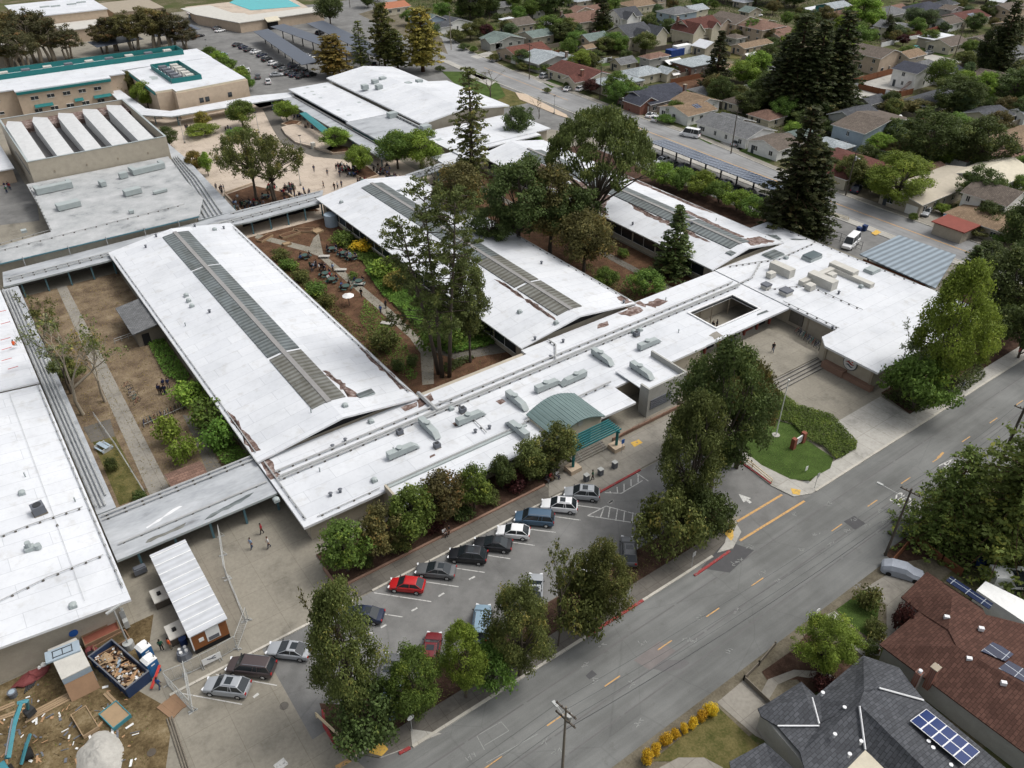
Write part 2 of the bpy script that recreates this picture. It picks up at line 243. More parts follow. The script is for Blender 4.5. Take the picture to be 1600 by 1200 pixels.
# ------------------------------------------------------------------ mesh builder
class MB:
 def __init__(s): s.v = [];s.f = [];s.m = []
 def add(s, vs, fs, m=0):
  b = len(s.v);s.v += [tuple(v) for v in vs];s.f += [tuple(i+b for i in f) for f in fs];s.m += [m]*len(fs);return s
 def box(s, x0, y0, z0, x1, y1, z1, m=0):
  if x1 < x0: x0, x1 = x1, x0
  if y1 < y0: y0, y1 = y1, y0
  if z1 < z0: z0, z1 = z1, z0
  return s.add([(x0, y0, z0),(x1, y0, z0),(x1, y1, z0),(x0, y1, z0),(x0, y0, z1),(x1, y0, z1),(x1, y1, z1),(x0, y1, z1)],
                     [(3,2,1,0),(4,5,6,7),(0,1,5,4),(1,2,6,5),(2,3,7,6),(3,0,4,7)], m)
 def obox(s, c, d, rz=0, m=0, rx=0, ry=0):
  R_ = Matrix.Rotation(rz, 3, 'Z') @ Matrix.Rotation(ry, 3, 'Y') @ Matrix.Rotation(rx, 3, 'X')
  hx, hy, hz = d[0]/2, d[1]/2, d[2]/2;C_ = Vector(c)
  vs = [C_+R_ @ Vector(p) for p in ((-hx, -hy, -hz),(hx, -hy, -hz),(hx, hy, -hz),(-hx, hy, -hz),(-hx, -hy, hz),(hx, -hy, hz),(hx, hy, hz),(-hx, hy, hz))]
  return s.add(vs, [(3,2,1,0),(4,5,6,7),(0,1,5,4),(1,2,6,5),(2,3,7,6),(3,0,4,7)], m)
 def prism(s, poly, z0, z1, m=0, mt=None):
  poly = [(p[0], p[1]) for p in poly]
  a = sum(poly[i][0]*poly[(i+1) % len(poly)][1]-poly[(i+1) % len(poly)][0]*poly[i][1] for i in range(len(poly)))
  if a < 0: poly = poly[::-1]
  n = len(poly);b = len(s.v)
  s.v += [(x, y, z0) for x, y in poly]+[(x, y, z1) for x, y in poly]
  s.f.append(tuple(b+n+i for i in range(n)));s.m.append(m if mt is None else mt)
  s.f.append(tuple(b+n-1-i for i in range(n)));s.m.append(m)
  for i in range(n):
   j = (i+1) % n;s.f.append((b+i, b+j, b+n+j, b+n+i));s.m.append(m)
  return s
 def sheet(s, poly, z, m=0):
  poly = [(p[0], p[1]) for p in poly]
  a = sum(poly[i][0]*poly[(i+1) % len(poly)][1]-poly[(i+1) % len(poly)][0]*poly[i][1] for i in range(len(poly)))
  if a < 0: poly = poly[::-1]
  return s.add([(x, y, z) for x, y in poly],[tuple(range(len(poly)))], m)
 def poly3(s, pts, m=0): return s.add(pts, [tuple(range(len(pts)))], m)
 def slab3(s, pts, th, m=0, ms=None):
  """a plate with its own thickness from a 3-d outline (top face)"""
  n = len(pts);b = len(s.v);ms = m if ms is None else ms
  s.v += [tuple(p) for p in pts]+[(p[0], p[1], p[2]-th) for p in pts]
  s.f.append(tuple(b+i for i in range(n)));s.m.append(m)
  s.f.append(tuple(b+2*n-1-i for i in range(n)));s.m.append(ms)
  for i in range(n):
   j = (i+1) % n;s.f.append((b+i, b+n+i, b+n+j, b+j));s.m.append(ms)
  return s
 def tube(s, pts, r, n=6, m=0, caps=True):
  pts = [Vector(p) for p in pts];rr = r if isinstance(r, (list, tuple)) else [r]*len(pts)
  b = len(s.v);up = Vector((0,0,1));prev = None
  for i, p in enumerate(pts):
   d = (pts[min(i+1, len(pts)-1)]-pts[max(i-1,0)]).normalized()
   if prev is None: a = d.cross(up if abs(d.z) < .95 else Vector((1,0,0))).normalized()
   else:
    a = (prev-d*prev.dot(d))
    a = a.normalized() if a.length > 1e-5 else d.orthogonal().normalized()
   prev = a;c = d.cross(a)
   for k in range(n):
    t = 2*PI*k/n;s.v.append(tuple(p+(a*math.cos(t)+c*math.sin(t))*rr[i]))
  for i in range(len(pts)-1):
   for k in range(n):
    j = (k+1) % n;s.f.append((b+i*n+k, b+i*n+j, b+(i+1)*n+j, b+(i+1)*n+k));s.m.append(m)
  if caps:
   s.f.append(tuple(b+n-1-k for k in range(n)));s.f.append(tuple(b+(len(pts)-1)*n+k for k in range(n)));s.m += [m, m]
  return s
 def cyl(s, c, r, h, n=12, m=0, r2=None):
  return s.tube([c, (c[0], c[1], c[2]+h)],[r, r if r2 is None else r2], n, m)
 def blob(s, c, r, seed=0, rough=.18, m=0, nu=10, nv=7, flat=False):
  rn = random.Random(seed);ph = [rn.uniform(0,6.28) for _ in range(6)];b = len(s.v)
  for j in range(nv+1):
   th = PI*j/nv*(.5 if flat else 1)
   for i in range(nu):
    a = 2*PI*i/nu;k = 1+rough*(math.sin(2*a+ph[0]+2*th)+math.sin(3*a+ph[1]-th*3)*.7+math.sin(5*a+ph[2]+th*4)*.5)*.5
    s.v.append((c[0]+r[0]*k*math.sin(th)*math.cos(a), c[1]+r[1]*k*math.sin(th)*math.sin(a), c[2]+r[2]*k*math.cos(th)))
  for j in range(nv):
   for i in range(nu):
    i2 = (i+1) % nu;s.f.append((b+j*nu+i, b+(j+1)*nu+i, b+(j+1)*nu+i2, b+j*nu+i2));s.m.append(m)
  return s
 def xform(s, fn): s.v = [fn(v) for v in s.v];return s
 def build(s, name, mats, parent=None, smooth=False):
  me = D.meshes.new(name)
  ox = parent.matrix_basis.translation if (parent is not None and not parent.get('_local')) else None
  vs = s.v if ox is None else [(v[0]-ox[0], v[1]-ox[1], v[2]-ox[2]) for v in s.v]
  me.from_pydata(vs, [], s.f)
  if not isinstance(mats, (list, tuple)): mats = [mats]
  for m in mats: me.materials.append(MATS[m] if isinstance(m, str) else m)
  me.polygons.foreach_set('material_index', s.m)
  if smooth: me.polygons.foreach_set('use_smooth', [True]*len(s.f))
  me.update();o = D.objects.new(name, me);COL.objects.link(o)
  if parent is not None: o.parent = parent
  return o
LABELS = {}
def tag(o, label=None, cat=None, group=None, kind=None):
 if label:
  label = ' '.join(label.split());o['label'] = label
  LABELS.setdefault(label, []).append(o)
 if cat: o['category'] = cat
 if group: o['group'] = group
 if kind: o['kind'] = kind
 return o
def thing(name, label, cat, loc=(0,0,0), rz=0, group=None, local=False):
 o = D.objects.new(name, None);COL.objects.link(o);o.location = (loc[0], loc[1], loc[2] if len(loc) > 2 else 0);o.rotation_euler = (0,0, rz)
 o.matrix_basis = Matrix.Translation(o.location) @ Matrix.Rotation(rz, 4, 'Z')
 o.empty_display_size = .5
 if local: o['_local'] = 1
 return tag(o, label, cat, group)
def struct(name, mb, mats): return tag(mb.build(name, mats), kind='structure')
def copy_tree(root, loc, rz=0, scale=None, label=None, group=None, mats=None, name=None):
 """a copy of a thing with copies of its parts and their sub-parts"""
 r = root.copy();COL.objects.link(r);r.location = loc;r.rotation_euler = (0,0, rz)
 if scale is not None: r.scale = scale if isinstance(scale, (tuple, list)) else (scale,)*3
 if name: r.name = name
 if '_local' in r: del r['_local']
 if label: tag(r, label)
 if group: r['group'] = group
 elif 'group' in r: del r['group']
 for ch in root.children:
  c = ch.copy();COL.objects.link(c);c.parent = r;c.hide_render = False
  if mats and ch.name.split('.')[0] in mats:
   mm = mats[ch.name.split('.')[0]]
   for i, m in enumerate(mm):
    if m: c.material_slots[i].link = 'OBJECT';c.material_slots[i].material = MATS[m]
  for g in ch.children:
   d = g.copy();COL.objects.link(d);d.parent = c
 return r
PROTO = []
def proto(o): PROTO.append(o);return o
ORD = ['first', 'second', 'third', 'fourth', 'fifth', 'sixth', 'seventh', 'eighth', 'ninth', 'tenth', 'eleventh', 'twelfth', 'thirteenth', 'fourteenth', 'fifteenth', 'sixteenth', 'seventeenth', 'eighteenth', 'nineteenth', 'twentieth', 'twenty-first', 'twenty-second', 'twenty-third', 'twenty-fourth', 'twenty-fifth', 'twenty-sixth']
# ================================================================== the ground
def sheetp(name, pts, z, m, px=True):
 q = [P(*p) for p in pts] if px else pts
 return struct(name, MB().sheet(q, z), m)
def rect(name, x0, y0, x1, y1, z, m): return struct(name, MB().sheet([(x0, y0),(x1, y0),(x1, y1),(x0, y1)], z), m)
rect('ground', -900,-300,1500,1900,0, 'earth_suburb')
rect('campus_pavement', -90,42.6,156,420,.01, 'concrete_old')
rect('front_street', -200,27.9,600,40.4,.02, 'asphalt_street')
# main road along +y, bending away to the right far off
rd = [(168.4,-40),(168.3,95),(168.6,120),(172,150),(171.5,190),(173.5,240),(178,275),(196,340),(212,400),(240,500),(300,700)]
rl = [(157.3,-40),(157.4,95),(157.8,130),(158.6,190),(160,235),(163,266),(178,320),(200,373),(225,500),(280,700)]
struct('main_road', MB().sheet(rd+rl[::-1],.03), 'asphalt_road')
k=MB()
def kerbline(mb, pts, w=.25, h=.15, m=0, z=0.):
 for a, b in zip(pts, pts[1:]):
  a = Vector((a[0], a[1]));b = Vector((b[0], b[1]));d = (b-a)
  if d.length < .05: continue
  mb.obox(((a.x+b.x)/2,(a.y+b.y)/2, z+h/2),(d.length+.02, w, h), math.atan2(d.y, d.x), m)
kerbline(k, rd[:8],.3);kerbline(k, [p for p in rl[:6]],.3)
kerbline(k, [(17.4,40.5),(39,40.5)],.3,.17)
kerbline(k, [(47.2,40.5),(58.5,40.5)],.3,.17)
kerbline(k, [(78,40.5),(156.5,40.5)],.3,.17)
kerbline(k, [(.4,59.6),(21,59.65)],.28,.17);kerbline(k, [(23.2,59.65),(44.5,59.7),(53.2,59.6)],.28,.17)
struct('kerb', k, 'kerb_concrete')
for a in ((74.5,40.4,79,42.7),(12,40.4,18,43.2),(58,40.4,64.2,43)): rect('road_corner', *a, .018, 'asphalt_lot')
k=MB();kerbline(k, [(39,40.5),(47.2,40.5)],.3,.172);kerbline(k, [P(1085,900), P(1140,862)],.3,.172)
kerbline(k, [P(505,1110), P(507,1135), P(522,1160), P(553,1177)],.3,.172);kerbline(k, [P(935,771), P(1000,735)],.3,.172);kerbline(k, [P(1147,715), P(1205,757)],.3,.172)
kerbline(k, [P(624,1178), P(641,1169)],.32,.175)
struct('painted_kerb', k, 'kerb_red_worn')
# pavements
sw=MB()
sw.prism([(17,40.6),(58.5,40.6),(62,41.3),(64.3,43),(63,44),(58,42.9),(17,42.9)],.0,.13)
sw.prism([P(567,1180), P(592,1185),(17.4,40.6),(18.5,43), P(605,1150)],.0,.14)
struct('sidewalk', sw, 'walk_grey')
cn=MB();cn.prism([P(1145,858), P(1158,832), P(1148,815), P(1138,825), P(1132,850), P(1120,865)],0,.15)
cn.prism([P(1205,760), P(1240,777), P(1268,772), P(1284,763),(156,40.6),(156,42.75),(83.5,42.75), P(1262,757), P(1225,745), P(1150,700), P(1143,712)],0,.145)
cn.prism([P(690,1147), P(623,1175), P(595,1185), P(560,1178), P(600,1155), P(640,1140)],0,.135)
struct('corner_pavement', cn, 'concrete_pale')
sheetp('asphalt_patch', [(1135,845),(1178,860),(1140,895),(1095,888)],.027, 'patch_dark')
sheetp('asphalt_patch', [(1030,1002),(1056,1017),(1015,1047),(990,1032)],.027, 'patch_warm')
sheetp('asphalt_patch', [(915,1056),(925,1047),(933,1054),(921,1062)],.027, 'patch_dark')
sheetp('asphalt_patch', [(1318,815),(1335,806),(1352,818),(1336,828)],.027, 'patch_dark')
sheetp('asphalt_patch', [(1066,1045),(1078,1036),(1072,1032),(1005,1030),(1000,1040),(1040,1050)],.026, 'patch_mid')
# long sealed seams along the street
sm=MB()
for y, z in ((31.2,.0245),(33.4,.025),(37.9,.0255)):
 for i in range(24):
  x = 15+i*7;sm.sheet([(x, y),(x+6.6, y+.02*math.sin(i)),(x+6.6, y+.16),(x, y+.14)], z)
struct('sealed_seam', sm, 'patch_mid')
# verge south of the street
rect('verge', -100,22.5,300,27.9,.01, 'verge')
# parking lot
sheetp('parking_lot', [(10,46.8),(12,46.9),(51,46.6),(64,44.5),(66.5,43.2),(64.4,42),(64,40.4),(74.6,40.4),(74.6,43),(76.2,51.5),(74,57),(62.3,57), P(935,771),(53.2,59.6),(10,59.6)],.025, 'asphalt_lot', False)
sheetp('driveway_apron', [(-3,40.4),(13,40.4),(12.3,43),(11,47),(12,50),(10,52),(10,59.6),(0,59.6),(-3,55)],.022, 'concrete_old', False)
sheetp('planting_strip', [(12.2,50),(11.5,46.5),(13.2,42.9),(58,42.9),(63.8,44.2),(66.8,46),(66.6,50),(65,52),(60,48.5),(56,46.6),(20,46.6),(14,48.5)],.04, 'mulch', False)
# white stall markings
mk=MB()
def line(mb, a, b, w=.14, z=.035, m=0):
 a = Vector((a[0], a[1]));b = Vector((b[0], b[1]));d = (b-a).normalized();n = Vector((-d.y, d.x))*w/2
 mb.sheet([a-n, b-n, b+n, a+n], z, m)
for i in range(13):
 x = 27.84+3.655*(i-8)
 if x < 4 or 12 < x < 18 or x > 48: continue
 line(mk, (x-4.6,59.3),(x, 54.4),.11)
def lp(mb, a, b, w=.14, z=.035, m=0): line(mb, P(*a), P(*b), w, z, m)
# hatched bays by the entrance
for a, b in (((918,806),(947,791)),((947,791),(1010,808)),((918,806),(1010,820)),((943,795),(938,809)),((953,793),(950,812)),((965,795),(962,814)),((976,798),(974,816)),((989,801),(987,818)),((1000,804),(998,819)),
             ((945,770),(971,771)),((971,771),(1004,751)),((953,768),(954,770)),((964,761),(965,770)),((975,756),(975,768)),((986,749),(986,760)),((997,741),(997,754)),
             ((903,790),(940,795)),((865,807),(907,813)),((825,827),(868,832)),((996,850),(996,880)),((975,900),(1022,871)),((985,735),(1000,743)),((1000,743),(1013,752))):
 lp(mk, a, b)
struct('stall_markings', mk, 'line_white_worn')
mk=MB()
for x in range(3):   # white arrows
 pass
def arrow(mb, a, b, w, z=.036):
 A = Vector(P(*a));B = Vector(P(*b));d = (B-A).normalized();n = Vector((-d.y, d.x));h = w*1.5
 L = (B-A).length;C_ = B-d*h*1.3
 mb.sheet([A-n*w*.28, C_-n*w*.28, C_+n*w*.28, A+n*w*.28], z);mb.sheet([C_-n*h*.62, B, C_+n*h*.62], z)
arrow(mk, (1173,786),(1154,772),.75);arrow(mk, (958,782),(950,788),.3)
for a, b in (((396,1090),(404,1084)),): lp(mk, a, b, .3,.036)
lp(mk, (435,1190),(443,1200),1.1,.036)
for cx, cy in ((738,903),(690,929),(648,952),(600,978),(955,784)): lp(mk, (cx-5, cy+3),(cx+4, cy-2),.22,.036)
struct('arrow_markings', mk, 'line_white_worn')
# street centre dashes and yellow bars
ym=MB()
x = -60.
while x < 170:
 if not 66 < x < 69: ym.sheet([(x, 34.69),(x+2.1,34.69),(x+2.1,34.82),(x, 34.82)],.032)
 x += 7.42
ym2 = [((1150,850),(1222,773)),((1155,843),(1258,780))]
lp(ym, (1152,815),(1222,773),.3);lp(ym, (1156,845),(1257,783),.3);lp(ym, (525,1200),(548,1187),.45);lp(ym, (1465,716),(1474,707),.3)
struct('yellow_markings', ym, 'line_yellow_worn')
yr=MB()
for pts in (((1129,833),(1145,826),(1146,841),(1142,846)),((1235,764),(1251,767),(1249,775),(1238,773)),((575,1170),(597,1160),(607,1172),(597,1183),(578,1178)),((985,693),(998,688),(1004,693),(991,700)),((1361,365),(1369,360),(1377,364),(1368,369))):
 yr.sheet([P(*q) for q in pts],.165)
struct('tactile_ramp', yr, 'ramp_yellow_worn')
# utility survey marks sprayed on the street
um=MB();rn = random.Random(3)
for px, py in ((884,1112),(930,1064),(985,1070),(1072,1000),(1083,1002),(1140,1015),(1092,965),(1150,955),(1200,1130 - 20),(850,1160),(870,1172),(735,1182),(1000,1128),(1294,787),(1298,850),(1243,803),(1382,815),(1324,828),(1335,812),(1356,820),(1375,798),(1250,860),(1342,915),(1148,880),(1156,875),(1005,1002),(912,1038),(940,1010),(1215,908),(1275,835),(1172,855),(1190,895)):
 cx, cy = P(px, py)
 for _ in range(6):
  a = rn.uniform(0, PI);L = rn.uniform(.1,.28);ox, oy = rn.uniform(-.5,.5), rn.uniform(-.22,.22)
  line(um, (cx+ox-L*math.cos(a), cy+oy-L*math.sin(a)),(cx+ox+L*math.cos(a), cy+oy+L*math.sin(a)),.06,.033)
for a, b in (((745,1150),(783,1128)),((783,1128),(795,1142)),((757,1165),(795,1142)),((760,1192),(840,1147)),((745,1150),(757,1172))): lp(um, a, b, .07,.034)
struct('survey_marks', um, 'line_faint_worn')
# words painted on the far lane, read when driving towards +x
def road_word(word, x, y0, y1, L):
 cu = D.curves.new('word', 'FONT');cu.body = word;cu.size = 1;cu.align_x = 'LEFT'
 t = D.objects.new('word', cu);COL.objects.link(t);bpy.context.view_layer.update()
 me = D.meshes.new_from_object(t.evaluated_get(bpy.context.evaluated_depsgraph_get()));D.objects.remove(t)
 xs = [v.co.x for v in me.vertices];ys = [v.co.y for v in me.vertices]
 for v in me.vertices:
  u = (v.co.x-min(xs))/(max(xs)-min(xs));h = (v.co.y-min(ys))/(max(ys)-min(ys));v.co = (x+h*L, y0+(y1-y0)*u, .034)
 me.materials.clear();me.materials.append(MATS['line_white_worn']);o = D.objects.new('road_lettering', me);COL.objects.link(o);tag(o, kind='structure')
road_word('SIGNAL', P(1392,776)[0]-.8,33.9,29.6,2.6);road_word('AHEAD', P(1484,720)[0]-2.2,33.9,29.8,2.8)
# main road lines
rm=MB()
for a, b in zip([(162.7,-30),(162.6,95),(163.3,130),(164.3,152)],[(162.6,95),(163.3,130),(164.3,152),(165,190)]):
 line(rm, a, b, .3,.04)
line(rm, (166,200),(168,250),.2,.04)
struct('road_centre_line', rm, 'line_yellow_worn')
sheetp('frontage_lane', [(151.5,160),(157.3,163),(158.4,190),(159.8,235),(162.5,264),(158,300),(130,300),(137,250),(137.5,215),(138,190),(146,176)],.035, 'asphalt_lot', False)
md=MB();md.prism([P(805,145), P(822,148), P(885,180), P(889,186), P(870,180), P(812,156)],0,.2);struct('road_median', md, 'wall_tan')
sw=MB();sw.prism([(155.2,60),(157.1,60),(157.2,95),(157.6,130),(158.3,186),(156.6,186),(155.6,130)],0,.15)
sw.prism([(160.2,236),(158,236),(160.5,268),(163,268)],0,.15)
sw.prism([P(735,113), P(775,128), P(765,135), P(725,118)],0,.15);struct('roadside_pavement', sw, 'concrete_pale')
sw=MB();sw.prism([(168.6,60),(170.2,60),(170.3,96),(170.6,121),(174,150),(173.5,190),(175.2,240),(173.7,240),(171.8,190),(172.2,150),(168.8,120),(168.5,95)],0,.15);struct('roadside_pavement', sw, 'concrete')
# car parks on the campus edge
sheetp('east_car_park', [(142.5,78),(156.4,78),(157.1,100),(157.4,158),(143,160)],.03, 'asphalt_lot', False)
sheetp('drop_off_apron', [(137,60),(155,60),(155.2,78),(137,78)],.032, 'concrete', False)
sheetp('back_car_park', [(84.5,250),(92,251),(106,250),(130,262),(158,262),(163,272),(178,322),(200,375),(205,400),(110,400),(95,400),(86,330),(84,300)],.03, 'asphalt_lot', False)
rect('hedge_bed', 130.5,98,143,165,.04, 'mulch')
rect('side_lawn', 137,205,158,233,.05, 'lawn_dry')
sheetp('front_lawn', [(690,112),(742,112),(778,128),(790,150),(770,160),(720,140)],.06, 'lawn')
# courtyards
rect('west_courtyard', 2.6,85,20.5,160,.03, 'dirt_dry')
sheetp('courtyard_path', [(88,448),(103,445),(266,764),(236,778)],.05, 'concrete')
sheetp('courtyard_path', [(130,668),(172,655),(180,682),(143,692)],.055, 'walk_grey')
sheetp('courtyard_path', [(285,648),(300,652),(350,735),(325,742),(305,690)],.055, 'walk_grey')
sheetp('lawn_patch', [(145,690),(180,682),(228,775),(187,790)],.052, 'lawn_dry')
rect('middle_courtyard', 43.5,85.5,65.5,160.5,.03, 'mulch_red')
sheetp('courtyard_path', [(400,376),(420,383),(475,400),(500,386),(495,372),(480,376),(492,398),(520,418),(560,450),(600,488),(632,515),(655,545),(660,600),(677,600),(678,545),(660,530),(640,508),(580,452),(540,418),(505,395),(500,370),(492,372),(496,388),(476,390),(405,368)][:0] or [(398,372),(478,393),(496,400),(600,492),(640,528),(657,552),(660,602),(678,600),(677,546),(652,524),(612,485),(505,397),(498,365),(490,372),(484,386),(402,366)],.05, 'concrete_old')
sheetp('courtyard_path', [(672,548),(715,563),(795,550),(775,536),(720,550),(680,540)],.05, 'walk_grey')
rect('east_courtyard', 87.5,86,109,164,.03, 'mulch_red')
rect('courtyard_path', 101.6,86.5,103.4,158,.05, 'walk_grey');rect('courtyard_path', 91.2,86.5,92.8,158,.05, 'walk_grey')
rect('light_well_floor', 92.5,71.5,105.5,80,.03, 'concrete_old')
# central plaza
rect('plaza', 44,160.5,96,262,.03, 'plaza_paving')
sheetp('plaza_band', [(410,170),(432,164),(440,185),(452,205),(470,225),(500,235),(560,240),(590,262),(540,250),(490,245),(440,225),(425,200)],.04, 'walk_grey')
sheetp('service_yard', [(0,262),(20,255),(58,320),(62,345),(0,352)],.035, 'asphalt_lot')
sheetp('tree_bed', [(352,305),(395,290),(440,300),(500,330),(395,335),(372,330)],.06, 'mulch_red')
# entrance area
up=MB();up.prism([(77.5,60.2),(105,60.0),(105,70.5),(77.5,70.5)],0,.75);struct('upper_terrace', up, 'concrete_old')
st=MB()
for i in range(4): st.prism([(91.8,57.9+i*.6),(104.6,57.9+i*.6),(104.6,60.25),(91.8,60.25)],0,.15*(i+1))
struct('terrace_steps', st, 'concrete')
se=MB()
for i in range(4): se.box(91.8,57.9+i*.6-.01,.15*(i+1),104.6,57.9+i*.6+.1,.15*(i+1)+.012)
struct('step_nosing', se, 'steel_dark')
sheetp('lower_terrace', [(91.6,57.9),(104.8,57.9),(103.6,48),(91.6,47.9)],.05, 'concrete_old', False)
sheetp('entrance_pavement', [(91.2,48),(103.6,48),(103,42.5),(90,42.5)],.09, 'concrete_pale', False)
sheetp('oval_lawn', [(1150,640),(1185,640),(1205,655),(1240,665),(1262,690),(1302,717),(1297,733),(1262,752),(1235,750),(1190,728),(1155,700)],.15, 'lawn')
sheetp('front_path', [(1150,700),(1190,728),(1235,750),(1225,757),(1143,712)],.152, 'concrete_pale')
sheetp('corner_bed', [(103.2,42.7),(135,42.7),(152,42.7),(152,60),(136,60),(136,49),(104.5,48.5)],.06, 'mulch', False)
sheetp('entry_court', [(49,60),(50.5,62),(57,63.2),(75,63.2),(77.5,61),(77.5,55),(74.5,57.2),(62.4,57.2), P(935,769),(53.3,59.8)],.14, 'concrete', False)
rect('front_walk', 20,59.8,50,62,.12, 'walk_grey')
bk=MB();bk.box(20,62,0,50,62.3,.32);bk.box(20,62,0,20.3,66,.32);struct('planter_edge', bk, 'brick_edge')
rect('facade_bed', 20.3,62.3,52,68.5,.16, 'mulch')
sheetp('work_yard', [(-45,48),(-4,48),(-1,55),(0,58),(-2,62),(0,66),(2,71),(-45,71)],.03, 'yard_dirt', False)
pd=MB();
# ================================================================== plants: foliage meshes
def quads(name, cent, nrm, size, tone, mats, matidx=None, aspect=.6):
 """leaf quads;every leaf its own island"""
 n = len(cent);cent = np.asarray(cent, float);nrm = np.asarray(nrm, float);rs = np.random.RandomState(n % 9973)
 nrm /= np.linalg.norm(nrm, axis=1, keepdims=True)+1e-9
 r = rs.normal(size=(n, 3));a = np.cross(nrm, r);a /= np.linalg.norm(a, axis=1, keepdims=True)+1e-9;b = np.cross(nrm, a)
 s = np.asarray(size).reshape(-1,1)*np.ones((n, 1))
 V = np.empty((n, 4,3));V[:, 0] = cent-a*s;V[:, 1] = cent-b*s*aspect+nrm*s*.15;V[:, 2] = cent+a*s;V[:, 3] = cent+b*s*aspect-nrm*s*.15
 me = D.meshes.new(name);me.vertices.add(n*4);me.vertices.foreach_set('co', V.reshape(-1).astype('f4'))
 me.loops.add(n*4);me.loops.foreach_set('vertex_index', np.arange(n*4, dtype='i4'))
 me.polygons.add(n);me.polygons.foreach_set('loop_start', np.arange(0, n*4,4, dtype='i4'));me.polygons.foreach_set('loop_total', np.full(n, 4, dtype='i4'))
 at = me.attributes.new('tone', 'FLOAT', 'FACE');at.data.foreach_set('value', np.asarray(tone, 'f4'))
 for m in mats: me.materials.append(MATS[m])
 if matidx is not None: me.polygons.foreach_set('material_index', np.asarray(matidx, 'i4'))
 me.update();me.validate();return me
def lumps_to_mesh(name, lumps, per, leaf, mat_, seed=0, up=.35, flat=1., shell=.55, aspect=.6):
 """lumps: (x, y, z, r[, tone])"""
 rs = np.random.RandomState(seed);C_, N_, S_, T_ = [],[],[],[]
 for L in lumps:
  x, y, z, r = L[:4];tone = L[4] if len(L) > 4 else rs.uniform(.0,1.)
  n = max(6, int(per*r*r));d = rs.normal(size=(n, 3));d /= np.linalg.norm(d, axis=1, keepdims=True)
  u = (shell+(1-shell)*rs.uniform(size=(n, 1)))*rs.choice([1,.8,1.12], size=(n, 1));p = d*u*r*np.array([1,1, flat*.85])
  C_.append(p+[x, y, z]);N_.append(d+rs.normal(size=(n, 3))*.6+[0,0, up]);S_.append(leaf*rs.uniform(.6,1.3, size=n));T_.append(np.clip(tone+rs.normal(size=n)*.13,0,1))
 return quads(name, np.concatenate(C_), np.concatenate(N_), np.concatenate(S_), np.concatenate(T_),[mat_], None, aspect)
def limb(mb, a, b, r0, r1, bend=.12, n=5, seg=4, rn=RND):
 a = Vector(a);b = Vector(b);L = (b-a).length;o = Vector((rn.uniform(-1,1), rn.uniform(-1,1), rn.uniform(-.2,.8)))*L*bend
 pts = [a.lerp(b, t)+o*math.sin(PI*t) for t in [i/seg for i in range(seg+1)]]
 mb.tube(pts, [r0+(r1-r0)*i/seg for i in range(seg+1)], n);return pts
def tree_proto(name, crown_me, trunk_mb, bark):
 e = thing(name, local=True, label=None, cat='tree');e['_local'] = 1
 c = D.objects.new('crown', crown_me);COL.objects.link(c);c.parent = e
 trunk_mb.build('trunk', bark, e, smooth=True);return proto(e)
def broadleaf(name, h, w, nl, lr, per, leaf, m, seed, bark='bark', bole=.22, shape='round', flat=1., spread=1.0, stems=1, shell=.5, lean=0):
 rn = random.Random(seed);lumps = [];tb=MB();q1, q2, q3 = (rn.uniform(0,6.28) for _ in range(3));cz = h*(bole+(1-bole)/2);rz = h*(1-bole)/2;tries = 0
 while len(lumps) < nl and tries < nl*30:
  tries += 1
  a = rn.uniform(0,2*PI);ph = math.acos(rn.uniform(-1,1));k = rn.uniform(.45,1)**.5
  z = math.cos(ph)*k;rr = math.sin(ph)*k
  if shape == 'dome':
   if z < -.55: continue
  if shape == 'egg': rr *= (1.05-.35*z) if z > 0 else (1.05+.25*z)
  if shape == 'cone': rr = (1-(z+1)/2)**.8*rn.uniform(.5,1)*1.15
  rr *= 1+.2*math.sin(2*a+q1+z*2)+.14*math.sin(5*a+q2);z *= 1+.12*math.sin(3*a+q3)
  r = lr*rn.uniform(.55,1.35)
  x, y, zz = rr*math.cos(a)*(w/2-lr*.6), rr*math.sin(a)*(w/2-lr*.6), cz+z*(rz-lr*.5)
  lumps.append((x, y, zz, r, min(1, max(0, rn.gauss(.45,.26)))))
 fork = h*bole*.9;bases = [(rn.uniform(-.6,.6)*stems*.6, rn.uniform(-.6,.6)*stems*.6) for _ in range(stems)] if stems > 1 else [(0,0)]
 r0 = .018*h+.06*w/6
 for bx, by in bases: limb(tb, (bx, by, -.1),(bx*1.6+lean*.3, by*1.6, fork*1.1), r0, r0*.75,.04,8)
 top = (lean, 0, h*.72);limb(tb, (bases[0][0]*1.6+lean*.3, bases[0][1]*1.6, fork), top, r0*.75, r0*.2,.05,7,5)
 for L in lumps[::max(1, len(lumps)//22)]:
  bx, by = rn.choice(bases);f = rn.uniform(.0,.45)
  st_ = Vector((bx*1.6+lean*(.3+f*.5), by*1.6, fork+(h*.72-fork)*f));limb(tb, st_, L[:3], r0*.4, r0*.08,.12,5,4, rn)
 return tree_proto(name, lumps_to_mesh('crown', lumps, per, leaf, m, seed, flat=flat, shell=shell), tb, bark)
